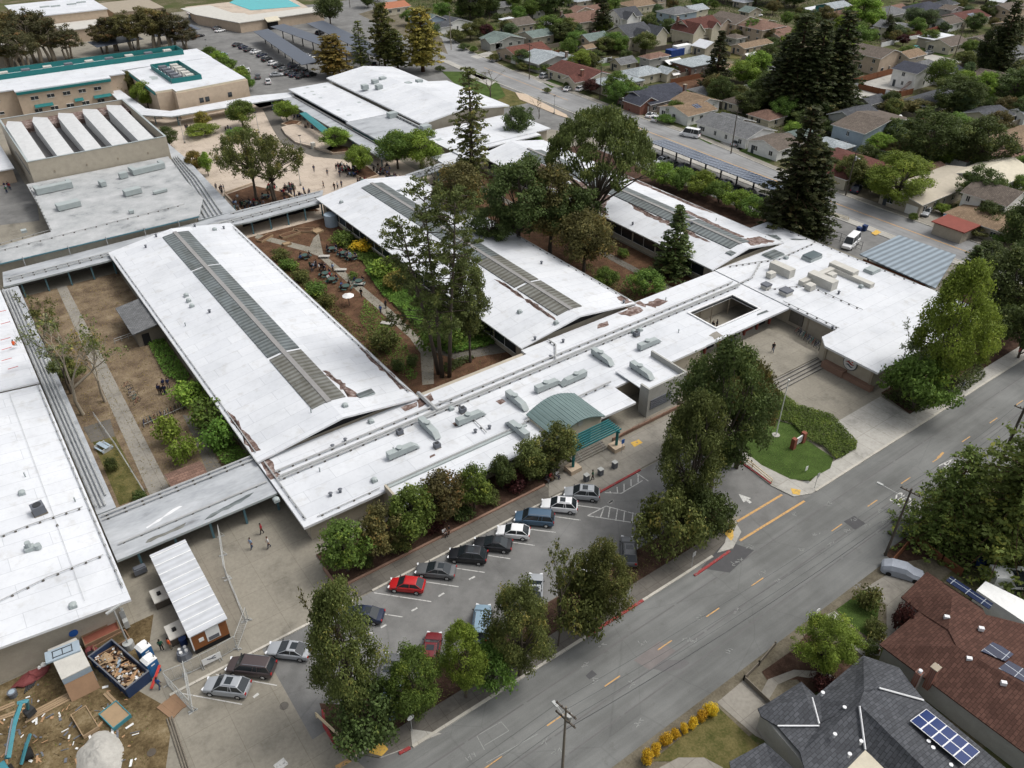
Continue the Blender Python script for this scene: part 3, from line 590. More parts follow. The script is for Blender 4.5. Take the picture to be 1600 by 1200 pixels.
def conifer(name, h, w, m, seed, bark='bark_red', per=26, leaf=.42, levels=26, bole=.1, droop=.35, ragged=.3, taper=.75, lr=.95, sparse=1., top=1.):
 rn = random.Random(seed);lumps = [];tb=MB()
 tb.tube([(0,0,-.2),(0,0, h*.3),(.1,0, h*.7),(0,.1, h*.98)],[h*.017+.1, h*.013, h*.007,.04],8)
 for i in range(levels):
  t = i/(levels-1);z = h*(bole+(1-bole)*t*.985);R_ = w/2*max(.05,(1-t))**taper*rn.uniform(1-ragged, 1.0)
  nb = max(3, int((5+R_*1.3)*sparse));a0 = rn.uniform(0,6.28)
  for k in range(nb):
   a = a0+2*PI*k/nb+rn.uniform(-.3,.3);L = R_*rn.uniform(1-ragged, 1.08);tip = Vector((L*math.cos(a), L*math.sin(a), z-L*droop+rn.uniform(-.3,.3)))
   if i % 2 == 0 or sparse < 1: tb.tube([(0,0, z), tip*.5+Vector((0,0, z*.5+L*.06)), tip],[.05+L*.012,.04,.02],4)
   steps = max(1, int(L/(lr*1.15)));tn = min(1, max(0, rn.gauss(.42,.25)))
   for s in range(steps):
    f = (s+.75)/steps if steps > 1 else .8
    p = Vector((0,0, z)).lerp(tip, f);lumps.append((p.x+rn.uniform(-.2,.2), p.y+rn.uniform(-.2,.2), p.z+rn.uniform(-.15,.15), lr*(1.05-.35*f)*rn.uniform(.75,1.1), min(1, tn+.12*f)))
 lumps.append((0,0, h*.985,.5,.6))
 return tree_proto(name, lumps_to_mesh('crown', lumps, per, leaf, m, seed, flat=.55, shell=.2, up=.6), tb, bark)
def bare(name, h, w, seed, bark='bark', m=None, leaf=.16, dens=1.0):
 rn = random.Random(seed);tb=MB();tips = []
 def grow(p, d, L, r, lv):
  q = p+d*L;md_ = p.lerp(q, .5)+Vector((rn.uniform(-1,1), rn.uniform(-1,1), rn.uniform(-.3,.5)))*L*.1
  tb.tube([p, md_, q],[r, r*.8, r*.62],5 if lv < 2 else 3, caps=False)
  if lv >= 6 or (lv == 5 and rn.random() < .3): tips.append(q);return
  for _ in range(rn.choice([2,3,3] if lv < 3 else [2,2,3])):
   nd = (d+Vector((rn.gauss(0,.55), rn.gauss(0,.55), rn.gauss(.1,.3)))).normalized();grow(q, nd, L*rn.uniform(.62,.85), r*.6, lv+1)
   if lv > 2: tips.append(q)
 H0 = h*.2;grow(Vector((0,0,-.1)), Vector((0,0,1)), H0,.017*h, 0)
 if not tips: tips = [Vector((0,0, h))]
 mx = max(t.z for t in tips);mr = max(max(abs(t.x), abs(t.y)) for t in tips);tb.xform(lambda v: (v[0]*w/2/mr, v[1]*w/2/mr, v[2]*h/mx))
 lumps = [(t.x*w/2/mr, t.y*w/2/mr, t.z*h/mx, .5*rn.uniform(.6,1.2)) for t in tips if rn.random() < dens]
 return tree_proto(name, lumps_to_mesh('crown', lumps, 30, leaf, m or 'leaf_olive', seed, shell=.1), tb, bark)
TR = {}
BL = broadleaf
TR['round'] = [BL('broadleaf_tree', 9,8,74,1.1,120,.165, 'leaf_green', s) for s in (1,2)]
TR['big'] = [BL('big_broadleaf_tree', 20,15,150,1.5,80,.2, 'leaf_green', s, bole=.12, shape='egg') for s in (41,42)]
TR['street'] = [BL('street_tree', 7.5,5.6,60,.85,150,.15, 'leaf_green', s, shape='egg', bole=.16) for s in (3,4,5)]
TR['bushy'] = [BL('bushy_tree', 6,7.5,60,1.05,110,.17, 'leaf_green', s, shape='dome', bole=.06, flat=.9) for s in (6,7)]
TR['oak'] = [BL('oak_tree', 12,16,100,1.1,90,.18, 'leaf_olive', 8, shape='dome', bole=.28, stems=2, shell=.3)]
TR['dark'] = [BL('evergreen_tree', 14,12,120,1.35,75,.23, 'leaf_dark', s, bole=.12) for s in (9,10)]
TR['tall'] = [BL('tall_tree', 16,9.5,105,1.2,95,.2, 'leaf_dark', s, bole=.2, shape='egg') for s in (12,13)]
TR['euc'] = [BL('eucalyptus_tree', 17,12,84,1.25,80,.23, 'leaf_euc', s, bark='bark_pale', bole=.34, stems=3, shell=.3) for s in (14,15)]
TR['redwood'] = [conifer('redwood_tree', 32,11, 'leaf_redwood', s, levels=36, taper=.6, per=38, leaf=.33) for s in (16,17)]
TR['fir'] = [conifer('conifer_tree', 20,8, 'leaf_redwood', s, levels=26, taper=.85, per=50, leaf=.27, lr=.85) for s in (18,19)]
TR['tiered'] = [conifer('tiered_cedar', 20,9, 'leaf_olive', 20, levels=22, bole=.16, taper=.5, sparse=.75, per=50, leaf=.22, lr=.9, ragged=.45, bark='bark')]
TR['goldpine'] = [conifer('golden_pine', 16,9, 'leaf_gold', s, levels=20, bole=.14, taper=.35, sparse=.95, per=50, leaf=.27, lr=1.15, droop=-.1, ragged=.4, bark='bark_red') for s in (21,22)]
TR['cypress'] = [BL('cypress_tree', 14,3.4,60,.8,80,.2, 'leaf_redwood', 23, shape='egg', bole=.03)]
TR['cedar'] = [conifer('deodar_cedar', 18,15, 'leaf_cedar', s, levels=22, bole=.08, taper=.6, per=48, leaf=.21, lr=1.1, droop=.22, ragged=.35) for s in (24,25)]
TR['bare'] = [bare('sparse_tree', 10,9, s, dens=.5, leaf=.13) for s in (26,27)]
TR['wispy'] = [bare('wispy_tree', 10,9, s, dens=.22, leaf=.11, bark='bark_pale') for s in (36,37)]
TR['ball'] = [BL('ball_shrub', 1.7,1.7,60,.34,420,.075, 'leaf_yellow', 50, bole=.0, shell=.7)]
TR['twiggy'] = [bare('leafless_tree', 9,9,28, dens=0.02)]
TR['shrub'] = [BL('shrub', 2.0,2.6,22,.6,160,.11, 'leaf_green', s, shape='dome', bole=.0, flat=.9) for s in (29,30)]
# umbrella pine: dome of tufts on fanned limbs
def umbrella_pine():
 rn = random.Random(31);tb=MB();lumps = [];H_, W_ = 17.5,26
 tb.tube([(0,0,-.2),(.2,0,3),(.1,.2,5.2)],[.62,.5,.46],9)
 for i in range(290):
  a = rn.uniform(0,2*PI);rr = rn.random()**.42*.98;x, y = rr*W_/2*math.cos(a), rr*W_/2*math.sin(a)
  z = 8.2+(H_-9.4)*math.sqrt(max(0,1-rr*rr*.97))-rn.uniform(0,1.5);lumps.append((x, y, z, rn.uniform(1.0,1.6), min(1, max(0, rn.gauss(.45,.22)))))
 for L in lumps[::7]:
  limb(tb, (.1,.2, rn.uniform(3.6,5.4)),(L[0], L[1], L[2]-.5),.2,.05,.08,5,4, rn)
 return tree_proto('umbrella_pine', lumps_to_mesh('crown', lumps, 62,.23, 'leaf_pine', 31, flat=.7, shell=.45), tb, 'bark')
TR['umbrella'] = [umbrella_pine()]
# big open pine with pom-pom branch tips and several stems
def tuft_pine(seed, h, w, nb):
 rn = random.Random(seed);tb=MB();lumps = []
 stems = [((-.6,0),(-w*.17,.6)),((.5,.4),(w*.08,-.4)),((1.4,-.2),(w*.26,.5))]
 for si, ((bx, by),(tx, ty)) in enumerate(stems):
  hh = h*(1.0,.98,.8)[si];pts = [Vector((bx, by, -.2)), Vector((bx+tx*.3, by+ty*.3, hh*.35)), Vector((bx+tx*.75, by+ty*.7, hh*.7)), Vector((bx+tx, by+ty, hh))]
  tb.tube(pts, [.4,.28,.16,.05],8)
  for i in range(nb):
   t = rn.uniform(.3,1.0);k = t*3;s = min(2, int(k));p = pts[s].lerp(pts[s+1], k-s)
   a = rn.uniform(0,2*PI);L = w*.36*(1.15-t)**.55*rn.uniform(.5,1.05)+.6;q = p+Vector((L*math.cos(a), L*math.sin(a), rn.uniform(-.5,1.3)))
   limb(tb, p, q, .09,.03,.1,4,3, rn);lumps.append((q.x, q.y, q.z+.2, rn.uniform(.7,1.15), min(1, max(0, rn.gauss(.45,.25)))))
   for _ in range(2):
    q2 = p.lerp(q, rn.uniform(.5,.95))+Vector((rn.uniform(-1,1), rn.uniform(-1,1), rn.uniform(-.3,.8)));lumps.append((q2.x, q2.y, q2.z, rn.uniform(.5,.85), min(1, max(0, rn.gauss(.4,.25)))))
 return tree_proto('tall_pine', lumps_to_mesh('crown', lumps, 74,.19, 'leaf_pine', seed, flat=.7, shell=.25), tb, 'bark')
TR['tuft'] = [tuft_pine(33,30,17,60)]
def TRN(kind, px, py, ty, wpx, label, mats=None, group=None, cat='tree', rot=None, hz=None, seed=[0]):
 """place a tree whose foot stands at photo pixel px, py, whose top shows at row ty and whose crown spans wpx pixels"""
 seed[0] += 1;i = seed[0];pr = TR[kind][i % len(TR[kind])];x, y = P(px, py);h = TOP(px, py, ty) if hz is None else hz
 bb = pr.get('_dim')
 if not bb:
  c = pr.children[0] if pr.children[0].name.startswith('crown') else pr.children[1]
  n = len(c.data.vertices);a = np.empty(n*3, 'f4');c.data.vertices.foreach_get('co', a);a = a.reshape(-1,3);bb = (float(np.percentile(np.abs(a[:, :2]),97)*2), float(np.percentile(a[:, 2],99.7)));pr['_dim'] = bb
 wm = wpx*PXM(px, py, h*.5);sxy = wm/bb[0];sz = h/bb[1]
 o = copy_tree(pr, (x, y, 0),(i*2.4) % 6.28 if rot is None else rot, (sxy, sxy, sz), label, group, {'crown': [mats]} if mats else None)
 if '_dim' in o: del o['_dim']
 o['category'] = cat;return o
def leafpatch(name, poly, z, hgt, dens, leaf, m, kind='stuff', seed=5, label=None, cat=None, holes=None):
 """ground cover: leaves standing over a bed outlined on the ground"""
 rs = np.random.RandomState(seed);poly = np.array(poly);x0, y0 = poly.min(0);x1, y1 = poly.max(0);n = int((x1-x0)*(y1-y0)*dens)
 p = rs.uniform(size=(n, 2))*[x1-x0, y1-y0]+[x0, y0];ins = np.zeros(n, bool);j = len(poly)-1
 for i in range(len(poly)):
  a, b = poly[i], poly[j];c = ((a[1] > p[:, 1]) != (b[1] > p[:, 1])) & (p[:, 0] < (b[0]-a[0])*(p[:, 1]-a[1])/(b[1]-a[1]+1e-12)+a[0]);ins ^= c;j = i
 p = p[ins]
 for hp in (holes or []):
  hp = np.array(hp);h0, h1 = hp.min(0), hp.max(0);p = p[~((p[:, 0] > h0[0]) & (p[:, 0] < h1[0]) & (p[:, 1] > h0[1]) & (p[:, 1] < h1[1]))]
 n = len(p);zz = z+hgt*rs.uniform(.3,1, size=(n, 1));nn = rs.normal(size=(n, 3))*.5+[0,0,1]
 tone = .45+.3*np.sin(p[:, 0]*1.3+np.sin(p[:, 1]*.9))*np.cos(p[:, 1]*1.1)+rs.normal(size=n)*.15
 o = D.objects.new(name, quads(name, np.hstack([p, zz]), nn, leaf*rs.uniform(.6,1.3, size=n), np.clip(tone, 0,1),[m]));COL.objects.link(o)
 return tag(o, label, cat, kind=kind)
# ================================================================== school buildings
def inset(poly, d):
 """shift each edge of an anticlockwise outline inwards by d"""
 a = sum(poly[i][0]*poly[(i+1) % len(poly)][1]-poly[(i+1) % len(poly)][0]*poly[i][1] for i in range(len(poly)))
 if a < 0: poly = poly[::-1]
 n = len(poly);out = []
 for i in range(n):
  p0, p1, p2 = (Vector(poly[(i+k) % n][:2]) for k in (-1,0,1));e1 = (p1-p0).normalized();e2 = (p2-p1).normalized()
  n1 = Vector((-e1.y, e1.x));n2 = Vector((-e2.y, e2.x));k = 1+n1.dot(n2)
  out.append(p1+(n1+n2)*d/max(k, .2))
 return [(v.x, v.y) for v in out]
def walls(o, poly, z1, m='wall_beige', z0=0, name='wall'):
 return MB().prism(poly, z0, z1,0).build(name, m, o)
def window_row(o, a, b, z0, z1, n, gap=.25, m='glass', fr='trim_white', th=.07, out=None):
 """n windows on the wall from a to b, each its own part with its frame;out = +1/-1 side the wall faces"""
 a = Vector(a);b = Vector(b);d = (b-a);L = d.length;d.normalize();nn = Vector((d.y, -d.x))*(out or 1);w_ = L/n
 for i in range(n):
  p0 = a+d*(i*w_+gap/2);p1 = a+d*((i+1)*w_-gap/2);c = (p0+p1)/2+nn*th/2
  g=MB().obox((c.x, c.y, (z0+z1)/2),((p1-p0).length, th, z1-z0), math.atan2(d.y, d.x)).build('window', m, o)
  f=MB();q = c+nn*.03
  f.obox((q.x, q.y, z0-.04),((p1-p0).length+.1, th+.08,.08), math.atan2(d.y, d.x));f.obox((q.x, q.y, z1+.04),((p1-p0).length+.1, th+.08,.08), math.atan2(d.y, d.x))
  f.obox((q.x, q.y, (z0+z1)/2),(.06, th+.02, z1-z0), math.atan2(d.y, d.x))
  fo = f.build('window_frame', fr, o);fo.parent = g
def pipe_run(o, pts, r=.1, every=2.2, m='pipe', name='conduit', foot=.18):
 mb=MB();mb.tube(pts, r, 5)
 for a, b in zip(pts, pts[1:]):
  a = Vector(a);b = Vector(b);n = int((b-a).length/every)
  for i in range(n+1):
   p = a.lerp(b, (i+.3)/(n+1));mb.obox((p.x, p.y, p.z-r-foot/2),(.24,.22, foot), math.atan2((b-a).y, (b-a).x),1)
 return mb.build(name, [m, 'walk_grey'], o)
def patch(o, pts, z, m='roof_bare', seed=1, name='bare_patch', jag=.35):
 """an irregular patch where the coating has peeled off;z is a number or a function of x, y"""
 rn = random.Random(seed);out = []
 for i, p in enumerate(pts):
  q = pts[(i+1) % len(pts)];L = math.dist(p, q);n = max(1, int(L/.7))
  for k in range(n):
   t = k/n;out.append((p[0]+(q[0]-p[0])*t+rn.uniform(-jag, jag), p[1]+(q[1]-p[1])*t+rn.uniform(-jag, jag)))
 f = z if callable(z) else (lambda x, y: z)
 mb=MB();n = len(out);cx = sum(p[0] for p in out)/n;cy = sum(p[1] for p in out)/n
 for i in range(n):
  a, b = out[i], out[(i+1) % n];mb.add([(cx, cy, f(cx, cy)),(a[0], a[1], f(*a)),(b[0], b[1], f(*b))],[(0,1,2)])
 return mb.build(name, m, o)
def small_vent(o, x, y, z, k=0):
 mb=MB()
 if k == 0: mb.cyl((x, y, z),.18,.5,8);mb.cyl((x, y, z+.5),.3,.12,8, r2=.12)
 elif k == 1: mb.box(x-.35, y-.35, z, x+.35, y+.35, z+.35);mb.blob((x, y, z+.35),(.42,.42,.25),1,0,0,8,4, True)
 else: mb.cyl((x, y, z),.09,.7,6)
 return mb.build('roof_vent', 'duct' if k else 'grey_plastic', o)
def wing(label, x0, x1, xr, y0, y1, sx0, sx1, sy0, sy1, worn, seed):
 ze, zr = 4.0,5.75
 o = thing('classroom_wing', label, 'school building', ((x0+x1)/2,(y0+y1)/2,0))
 wx0, wx1, wy0, wy1 = x0+1.1, x1-1.1, y0+1.2, y1-.6
 k1 = (zr-ze)/(xr-x0);k2 = (zr-ze)/(x1-xr)
 def zt(x): return ze+(x-x0)*k1 if x < xr else ze+(x1-x)*k2
 wb=MB()
 for a, b in (((wx0, wy0),(wx1, wy0)),((wx1, wy1),(wx0, wy1))):
  pass
 prof = [(wx0,0),(wx1,0),(wx1, zt(wx1)-.3),(xr, zr-.3),(wx0, zt(wx0)-.3)]
 n = len(prof);wb.add([(p[0], wy0, p[1]) for p in prof]+[(p[0], wy1, p[1]) for p in prof],[tuple(range(n)), tuple(range(2*n-1, n-1,-1))]+[(i, i+n, (i+1) % n+n, (i+1) % n) for i in range(n)])
 wb.build('wall', 'wall_beige', o)
 rb=MB();th = .28
 for (xa, za, xb, zb) in ((x0, ze, xr, zr),(xr, zr, x1, ze)):
  rb.slab3([(xa, y0, za),(xb, y0, zb),(xb, y1, zb),(xa, y1, za)], th, 0,1)
 rf = rb.build('roof', ['roof_white', 'fascia_white'], o)
 g=MB();g.box(x0-.12, y0+.1, ze-.16, x0-.005, y1-.1, ze+.02);g.box(x1+.005, y0+.1, ze-.16, x1+.12, y1-.1, ze+.02);g.build('gutter', 'pipe', o)
 sp=MB();rn = random.Random(seed);y = sy0;zc = .16
 while y < sy1-2:
  L = min(sy1-y, rn.choice([5,7,9,12]));g_ = rn.choice([.1,.1,.12,.7])
  for s in (-1,1):
   xa, xb = (sx0, xr-.34) if s < 0 else (xr+.34, sx1);mi = 1 if (worn and y < sy0+worn) else 0
   pa = [(xa, y, zt(xa)+zc),(xb, y, zt(xb)+zc),(xb, y+L-g_, zt(xb)+zc),(xa, y+L-g_, zt(xa)+zc)]
   sp.slab3(pa, zc-.01, mi)
  y += L
 so_ = sp.build('skylight', ['panel_grey', 'panel_worn'], o)
 cp=MB();cp.box(xr-.36, sy0-.2, zr-.12, xr+.36, sy1+.2, zr+.2);c_ = cp.build('ridge_cap', 'duct_warm', o);c_.parent = so_;
 nw = int((y1-y0-4)/3.1)
 for (xx, out, a, b) in ((wx0,1,(wx0, wy1-1.5),(wx0, wy0+1.5)),(wx1,1,(wx1, wy0+1.5),(wx1, wy1-1.5))):
  if xx == wx0 and x0 < 30: window_row(o, a, b, 1.2,3.0, nw//2,.7, out=out)
  else: window_row(o, a, b, 1.1,3.1, nw//2,.5, out=out)
 cl=MB();cl.slab3([(xr-8, wy0-.05, zt(xr-8)-.38),(xr, wy0-.05, zr-.38),(xr+7, wy0-.05, zt(xr+7)-.38),(xr+7, wy0-.05,3.75),(xr-8, wy0-.05,3.75)][:0] or [(0,0,0),(0,0,0),(0,0,0)],0)
 c2=MB();c2.add([(xr-8, wy0-.06,3.7),(xr+7.5, wy0-.06,3.7),(xr+7.5, wy0-.06, zt(xr+7.5)-.4),(xr, wy0-.06, zr-.42),(xr-8, wy0-.06, zt(xr-8)-.4)],[(0,1,2,3,4)]);c2.build('clerestory', 'dark', o)
 return o, zt
w1, z1f = wing('long white-roofed classroom wing nearest the car park, with rows of grey skylight panels', 19.9,44.0,32.3,84.2,161,29.8,34.9,88.8,158.5,16,3)
w2, z2f = wing('long white-roofed classroom wing between the two planted courtyards, its near skylight panels rusty', 63.9,88.4,76.0,86.3,162.5,73.3,78.5,89,159,20,4)
w3, z3f = wing('white-roofed classroom wing beside the solar canopy, brown peeled patches along its roof', 108.5,128.6,118.2,87.2,164.5,115.6,121.0,89.5,157,0,5)
for o, f, pts, sd_ in ((w1, z1f, [(35.4,88.4),(35.3,97),(35.9,97),(36.2,92),(36.6,88)],1),(w1, z1f, [(43.1,87),(43.0,101),(43.6,101),(43.7,86)],2),(w1, z1f, [(20.2,86.5),(20.2,97),(20.7,97),(20.9,86)],3),
     (w2, z2f, [(72.4,88.6),(72.1,100),(72.7,106),(72.8,88.6)],4),(w2, z2f, [(86.3,86.6),(88.2,86.6),(88.2,90),(86.9,89.5)],5),
     (w3, z3f, [(109.3,117),(112,121),(115.2,123),(115.3,150),(109.2,152)],6),(w3, z3f, [(114.8,95),(114.2,112),(115.4,118),(115.4,94)],7),(w3, z3f, [(121.2,92),(122,110),(123.5,108),(122.5,92)],8),(w3, z3f, [(127.2,108),(126.8,140),(128.4,142),(128.4,105)],9),(w3, z3f, [(119.5,88),(121,91.5),(126,91),(127.5,88)],10)):
 patch(o, pts, (lambda x, y, f=f: f(x)+.012), seed=sd_)
wp = []
patch(w3,[(110.5,126),(112.5,126),(112.3,130),(110.8,130.5)], lambda x, y: z3f(x)+.02, 'roof_white', 21, 'coating_patch');patch(w3,[(111.5,134),(113.5,134),(113.5,137),(111.8,137)], lambda x, y: z3f(x)+.02, 'roof_white', 22, 'coating_patch')
for o, f, L in ((w1, z1f, [(300,478,1),(295,470,1),(291,462,1),(328,489,0),(289,505,2),(305,355,0),(335,357,1),(349,353,0),(245,372,0),(228,386,0),(540,640,1),(487,648,2)]),(w2, z2f, [(533,313,1),(812,487,1),(869,507,1),(836,526,0),(846,410,0),(750,330,2),(975,468,0)]),(w3, z3f, [(1119,343,2),(989,346,0),(1080,355,0)])):
 for px, py, k in L:
  x, y = P(px, py, 5);small_vent(o, x, y, f(x), k)
def roof_skylight(o, px, py, z, w_, d_, h=.35, m='panel_grey'):
 x, y = P(px, py, z);mb=MB();mb.box(x-w_/2, y-d_/2, z, x+w_/2, y+d_/2, z+h*.6,0);mb.box(x-w_/2+.08, y-d_/2+.08, z+h*.6, x+w_/2-.08, y+d_/2-.08, z+h, 1);return mb.build('roof_hatch', ['duct', m], o)
roof_skylight(w1,571,617,4.9,2.6,1.2);roof_skylight(w2,620,303-2,5.0,2.6,1.2);roof_skylight(w3,1145,396,4.9,2.6,1.6)
pipe_run(w1,[(20.4,86,4.25),(20.4,158,4.25)],.07);pipe_run(w1,[(43.5,86,4.3),(43.5,158,4.3)],.08)
pipe_run(w2,[(87.9,88,4.3),(87.9,160,4.3)],.08)
# lean-to shed roof on the west side of wing 1
sx = [P(185,458,3.2), P(199,447,3.6), P(236,490,3.6), P(212,503,3.2)]
t = thing('garden_shed', 'grey shingled lean-to shed against the left side of the near classroom wing', 'shed', (18,135,0))
MB().slab3([(15.6,128.5,3.0),(20.9,128.5,3.7),(20.9,139.5,3.7),(15.6,139.5,3.0)],.18).build('roof', 'shingle_grey', t);MB().box(16.2,129.2,0,20.8,139,2.9).build('wall', 'wood_grey', t);MB().box(17,129.12,0,18.2,129.2,2.2).build('door', 'dark', t)
# ---- front office block
fo = thing('office_block', 'low white-roofed front office block with grey rooftop ducts, running along the car park', 'school building', (55,76,0))
ZR = 3.6
MB().prism([(20,70),(31,70),(31,66.2),(69,65.4),(69,70),(88.5,70),(88.5,86.3),(63.9,86.3),(63.9,84.9),(20,84.9)], ZR-.35, ZR, 1,0).build('roof', ['roof_white', 'fascia_white'], fo)
wb=MB();wb.box(21,71.2,0,31,84.2, ZR-.35);wb.box(31,67.6,0,53.5,86, ZR-.35);wb.box(53.5,68.6,0,69,86, ZR-.35);wb.box(69,70.5,0,88,86, ZR-.35);wb.build('wall', 'wall_beige', fo)
window_row(fo, (31.5,67.6),(53,67.6),1.2,2.8,7,.9);window_row(fo, (63,68.6),(68.5,68.6),1.0,2.8,2,.5)
wb=MB();wb.obox((31.0,68.0, ZR+.35),(.3,4.4,1.0),0);wb.build('parapet_wall', 'wall_beige', fo)
# raised plant enclosure
wb=MB();wb.box(71.2,65.2,0,79,65.5,5.0);wb.box(78.7,65.5,0,79,72.6,5.0);wb.box(71.2,65.5,0,71.5,67,5.0);wb.box(71.5,65.5,3.9,78.7,72.6,4.05,1);wb.build('screen_wall', ['wall_grey', 'roof_white'], fo)
lv=MB()
for i in range(5): lv.box(71.8,65.1,1.2+i*.35,76,65.2,1.42+i*.35)
lv.build('louvre', 'grey_plastic', fo)
for y_, r in ((81.2,.13),(80.0,.16),(79.55,.13)): pipe_run(fo, [(21, y_, ZR+.35),(64, y_+.35, ZR+.35),(108, y_+.7, ZR+.35)], r, 1.9)
pipe_run(fo, [(31.5,70.6, ZR+.3),(53,70.6, ZR+.3)],.12,2);pipe_run(fo, [(53,70.7, ZR+.5),(69,70.9, ZR+.5)],.14,2)
MB().box(31.3,70.1, ZR, 53,70.9, ZR+.22).build('roof_duct', 'duct', fo)
pipe_run(fo, [(20.7,71, ZR+.25),(20.7,84, ZR+.25)],.09);pipe_run(fo, [(22,70.6, ZR+.22),(30.5,70.7, ZR+.22)],.06);pipe_run(fo, [(46,82, ZR+.3),(48,80, ZR+.3),(47.5,72, ZR+.3)],.07)
pipe_run(fo, [(44.6,85.4, ZR+.35),(44.6,80, ZR+.35)],.32,3);pipe_run(fo, [(66,80.2, ZR+.35),(69,84, ZR+.35),(69,86, ZR+.35)],.12,1.6)
for pts, s in (([(20.1,80.5),(20.2,84.6),(21.6,84.6),(21.4,80.5)],1),([(41,83.2),(43,83.0),(43.4,84.2),(41.2,84.3)],2),([(43.2,82.5),(46,83),(46.3,84.6),(43.8,84.5)],3),([(85,84),(88.4,84.2),(88.2,86.2),(84,86)],4),([(78,84.2),(80.3,84.1),(81,85),(78.6,85.2)],5),([(52.7,76.4),(54,76.4),(54,77.4),(52.8,77.3)],6),([(45,75.9),(46,75.8),(46.2,76.7),(45.2,76.8)],7),([(38.6,72.3),(39.4,72.3),(39.4,72.7),(38.7,72.7)],8)):
 patch(fo, pts, ZR+.012, seed=s+40, jag=.22)
for px, py, k in ((432,783,1),(517,775,0),(532,769,0),(585,752,1),(540,690,0),(500,737,2),(580,660,1),(705,640,1),(743,676,0),(765,670,0),(850,655,1),(860,560,0),(990,520,1),(1000,517,1),(1040,470,2),(520,700,0),(615,705,2),(880,535,0),(1060,520,2)):
 x, y = P(px, py, ZR);small_vent(fo, x, y, ZR, k)
# long rooftop air handlers
def air_handler():
 e = thing('rooftop_air_handler', None, 'air handler', local=True)
 b=MB();b.add([(-2.7,-.5,.3),(2.7,-.5,.3),(2.7,.5,.3),(-2.7,.5,.3),(-1.7,-.5,1.25),(2.7,-.5,1.45),(2.7,.5,1.45),(-1.7,.5,1.25)],[(3,2,1,0),(4,5,6,7),(0,1,5,4),(1,2,6,5),(2,3,7,6),(3,0,4,7)]);b.build('casing', 'duct', e)
 c=MB();c.cyl((.6,0,1.35),.42,.3,10);c.cyl((.6,0,1.62),.5,.1,10);c.build('exhaust_cap', 'duct', e)
 s=MB();s.box(-2.2,-.4,0,-1.9,.4,.3);s.box(2,-.4,0,2.3,.4,.3);s.box(-.2,-.4,0,.1,.4,.3);s.build('stand', 'steel_dark', e)
 return proto(e)
AH = air_handler()
ahs = [(630,702,0, 'office roof, nearest the white wall stub'),(671,668,1, 'office roof, turned across, near the middle pipe run'),(736,650,0, 'office roof left of the teal barrel roof'),(808,625,1, 'office roof, just behind the teal barrel roof'),(857,600,0, 'office roof, directly behind the teal barrel roof'),(896,590,0, 'office roof, right of a matching unit behind the barrel roof'),(808,668,1, 'office roof beside the left edge of the barrel roof'),(942,557,1, 'office roof, turned across behind the screen wall'),(1015,535,0, 'office roof, farthest right of the grey units'),(1003,582,1, 'inside the beige screen wall')]
for i, (px, py, r, w_) in enumerate(ahs):
 x, y = P(px, py, 4.3);copy_tree(AH, (x, y, 4.05 if i == 9 else ZR),[0, PI/2][r]+(.0 if i % 2 else PI),(.86,.9,.8), label='long grey-green air handler, '+w_ if 'inside' not in w_ else 'long grey-green air handler '+w_, group='rooftop air handlers')
def condenser():
 e = thing('rooftop_condenser', None, 'condenser', local=True)
 MB().box(-.55,-.5,.12,.55,.5,1.0).build('casing', 'grey_plastic', e);MB().cyl((0,0,1.0),.38,.06,12).build('fan_grille', 'steel_dark', e);MB().box(-.6,-.55,0,.6,.55,.12).build('base', 'wood_grey', e);return proto(e)
CD = condenser()
for px, py, s, w_ in ((683,707 - 8,.75, 'small grey condenser box on the office roof near a long air handler'),(625,678,.75, 'small grey condenser box on the office roof near the pipe runs'),(994,525,.8, 'small grey box near the far right air handler'),(723,644,.8, 'small grey box touching the middle air handler')):
 x, y = P(px, py, ZR);copy_tree(CD, (x, y, ZR),0, s, label=w_)
# teal barrel roof over the entrance
x0, x1, yb, yf = 53.9,62.5,71.6,64.8
ar = thing('entrance_porch', 'teal metal barrel roof porch over the main entrance steps', 'porch', (58,68,0))
rb=MB();n = 14;cx = (x0+x1)/2;hw = (x1-x0)/2
def arc(u): return 4.3+1.35*math.cos(u*PI/2*.98)
for i in range(n):
 u0, u1 = -1+2*i/n, -1+2*(i+1)/n
 rb.slab3([(cx+hw*u0, yf, arc(u0)),(cx+hw*u1, yf, arc(u1)),(cx+hw*u1, yb, arc(u1)),(cx+hw*u0, yb, arc(u0))],.14)
rb.build('roof', 'teal_metal', ar)
rs_=MB()
for i in range(n+1):
 u = -1+2*i/n;rs_.box(cx+hw*u-.02, yf, arc(u), cx+hw*u+.02, yb, arc(u)+.06)
rs_.build('roof_seams', 'teal_metal', ar)
gw=MB();pr = [(cx+hw*.96*(-1+2*i/n), arc((-1+2*i/n)*.97)-.2) for i in range(n+1)];pf = [(cx-hw*.96,0)]+pr+[(cx+hw*.96,0)];m_ = len(pf)
gw.add([(p[0], yf+.5, p[1]) for p in pf]+[(p[0], yb-.2, p[1]) for p in pf],[tuple(range(m_-1,-1,-1)), tuple(range(m_, 2*m_))]+[(i, (i+1) % m_, (i+1) % m_+m_, i+m_) for i in range(m_)]);gw.build('wall', 'wall_cream', ar)
MB().cyl((cx+.2, yf+.44,4.6),.01,.01,6).build('crest', 'duct_tan', ar)
c_=MB();c_.tube([(cx+.2, yf+.5,4.75),(cx+.2, yf+.38,4.75)],.45,14);c_.build('crest', 'duct_tan', ar)
MB().box(cx-2.2, yf+.4,0, cx+2.2, yf+.5,2.6).build('entrance_door', 'glass', ar)
pg = thing('entrance_pergola', 'bright teal slatted pergola standing in front of the entrance porch', 'pergola', (59,63.4,0))
sl_=MB()
for i in range(7): sl_.box(54.6,62.1+i*.42,3.35,63.2,62.22+i*.42,3.6)
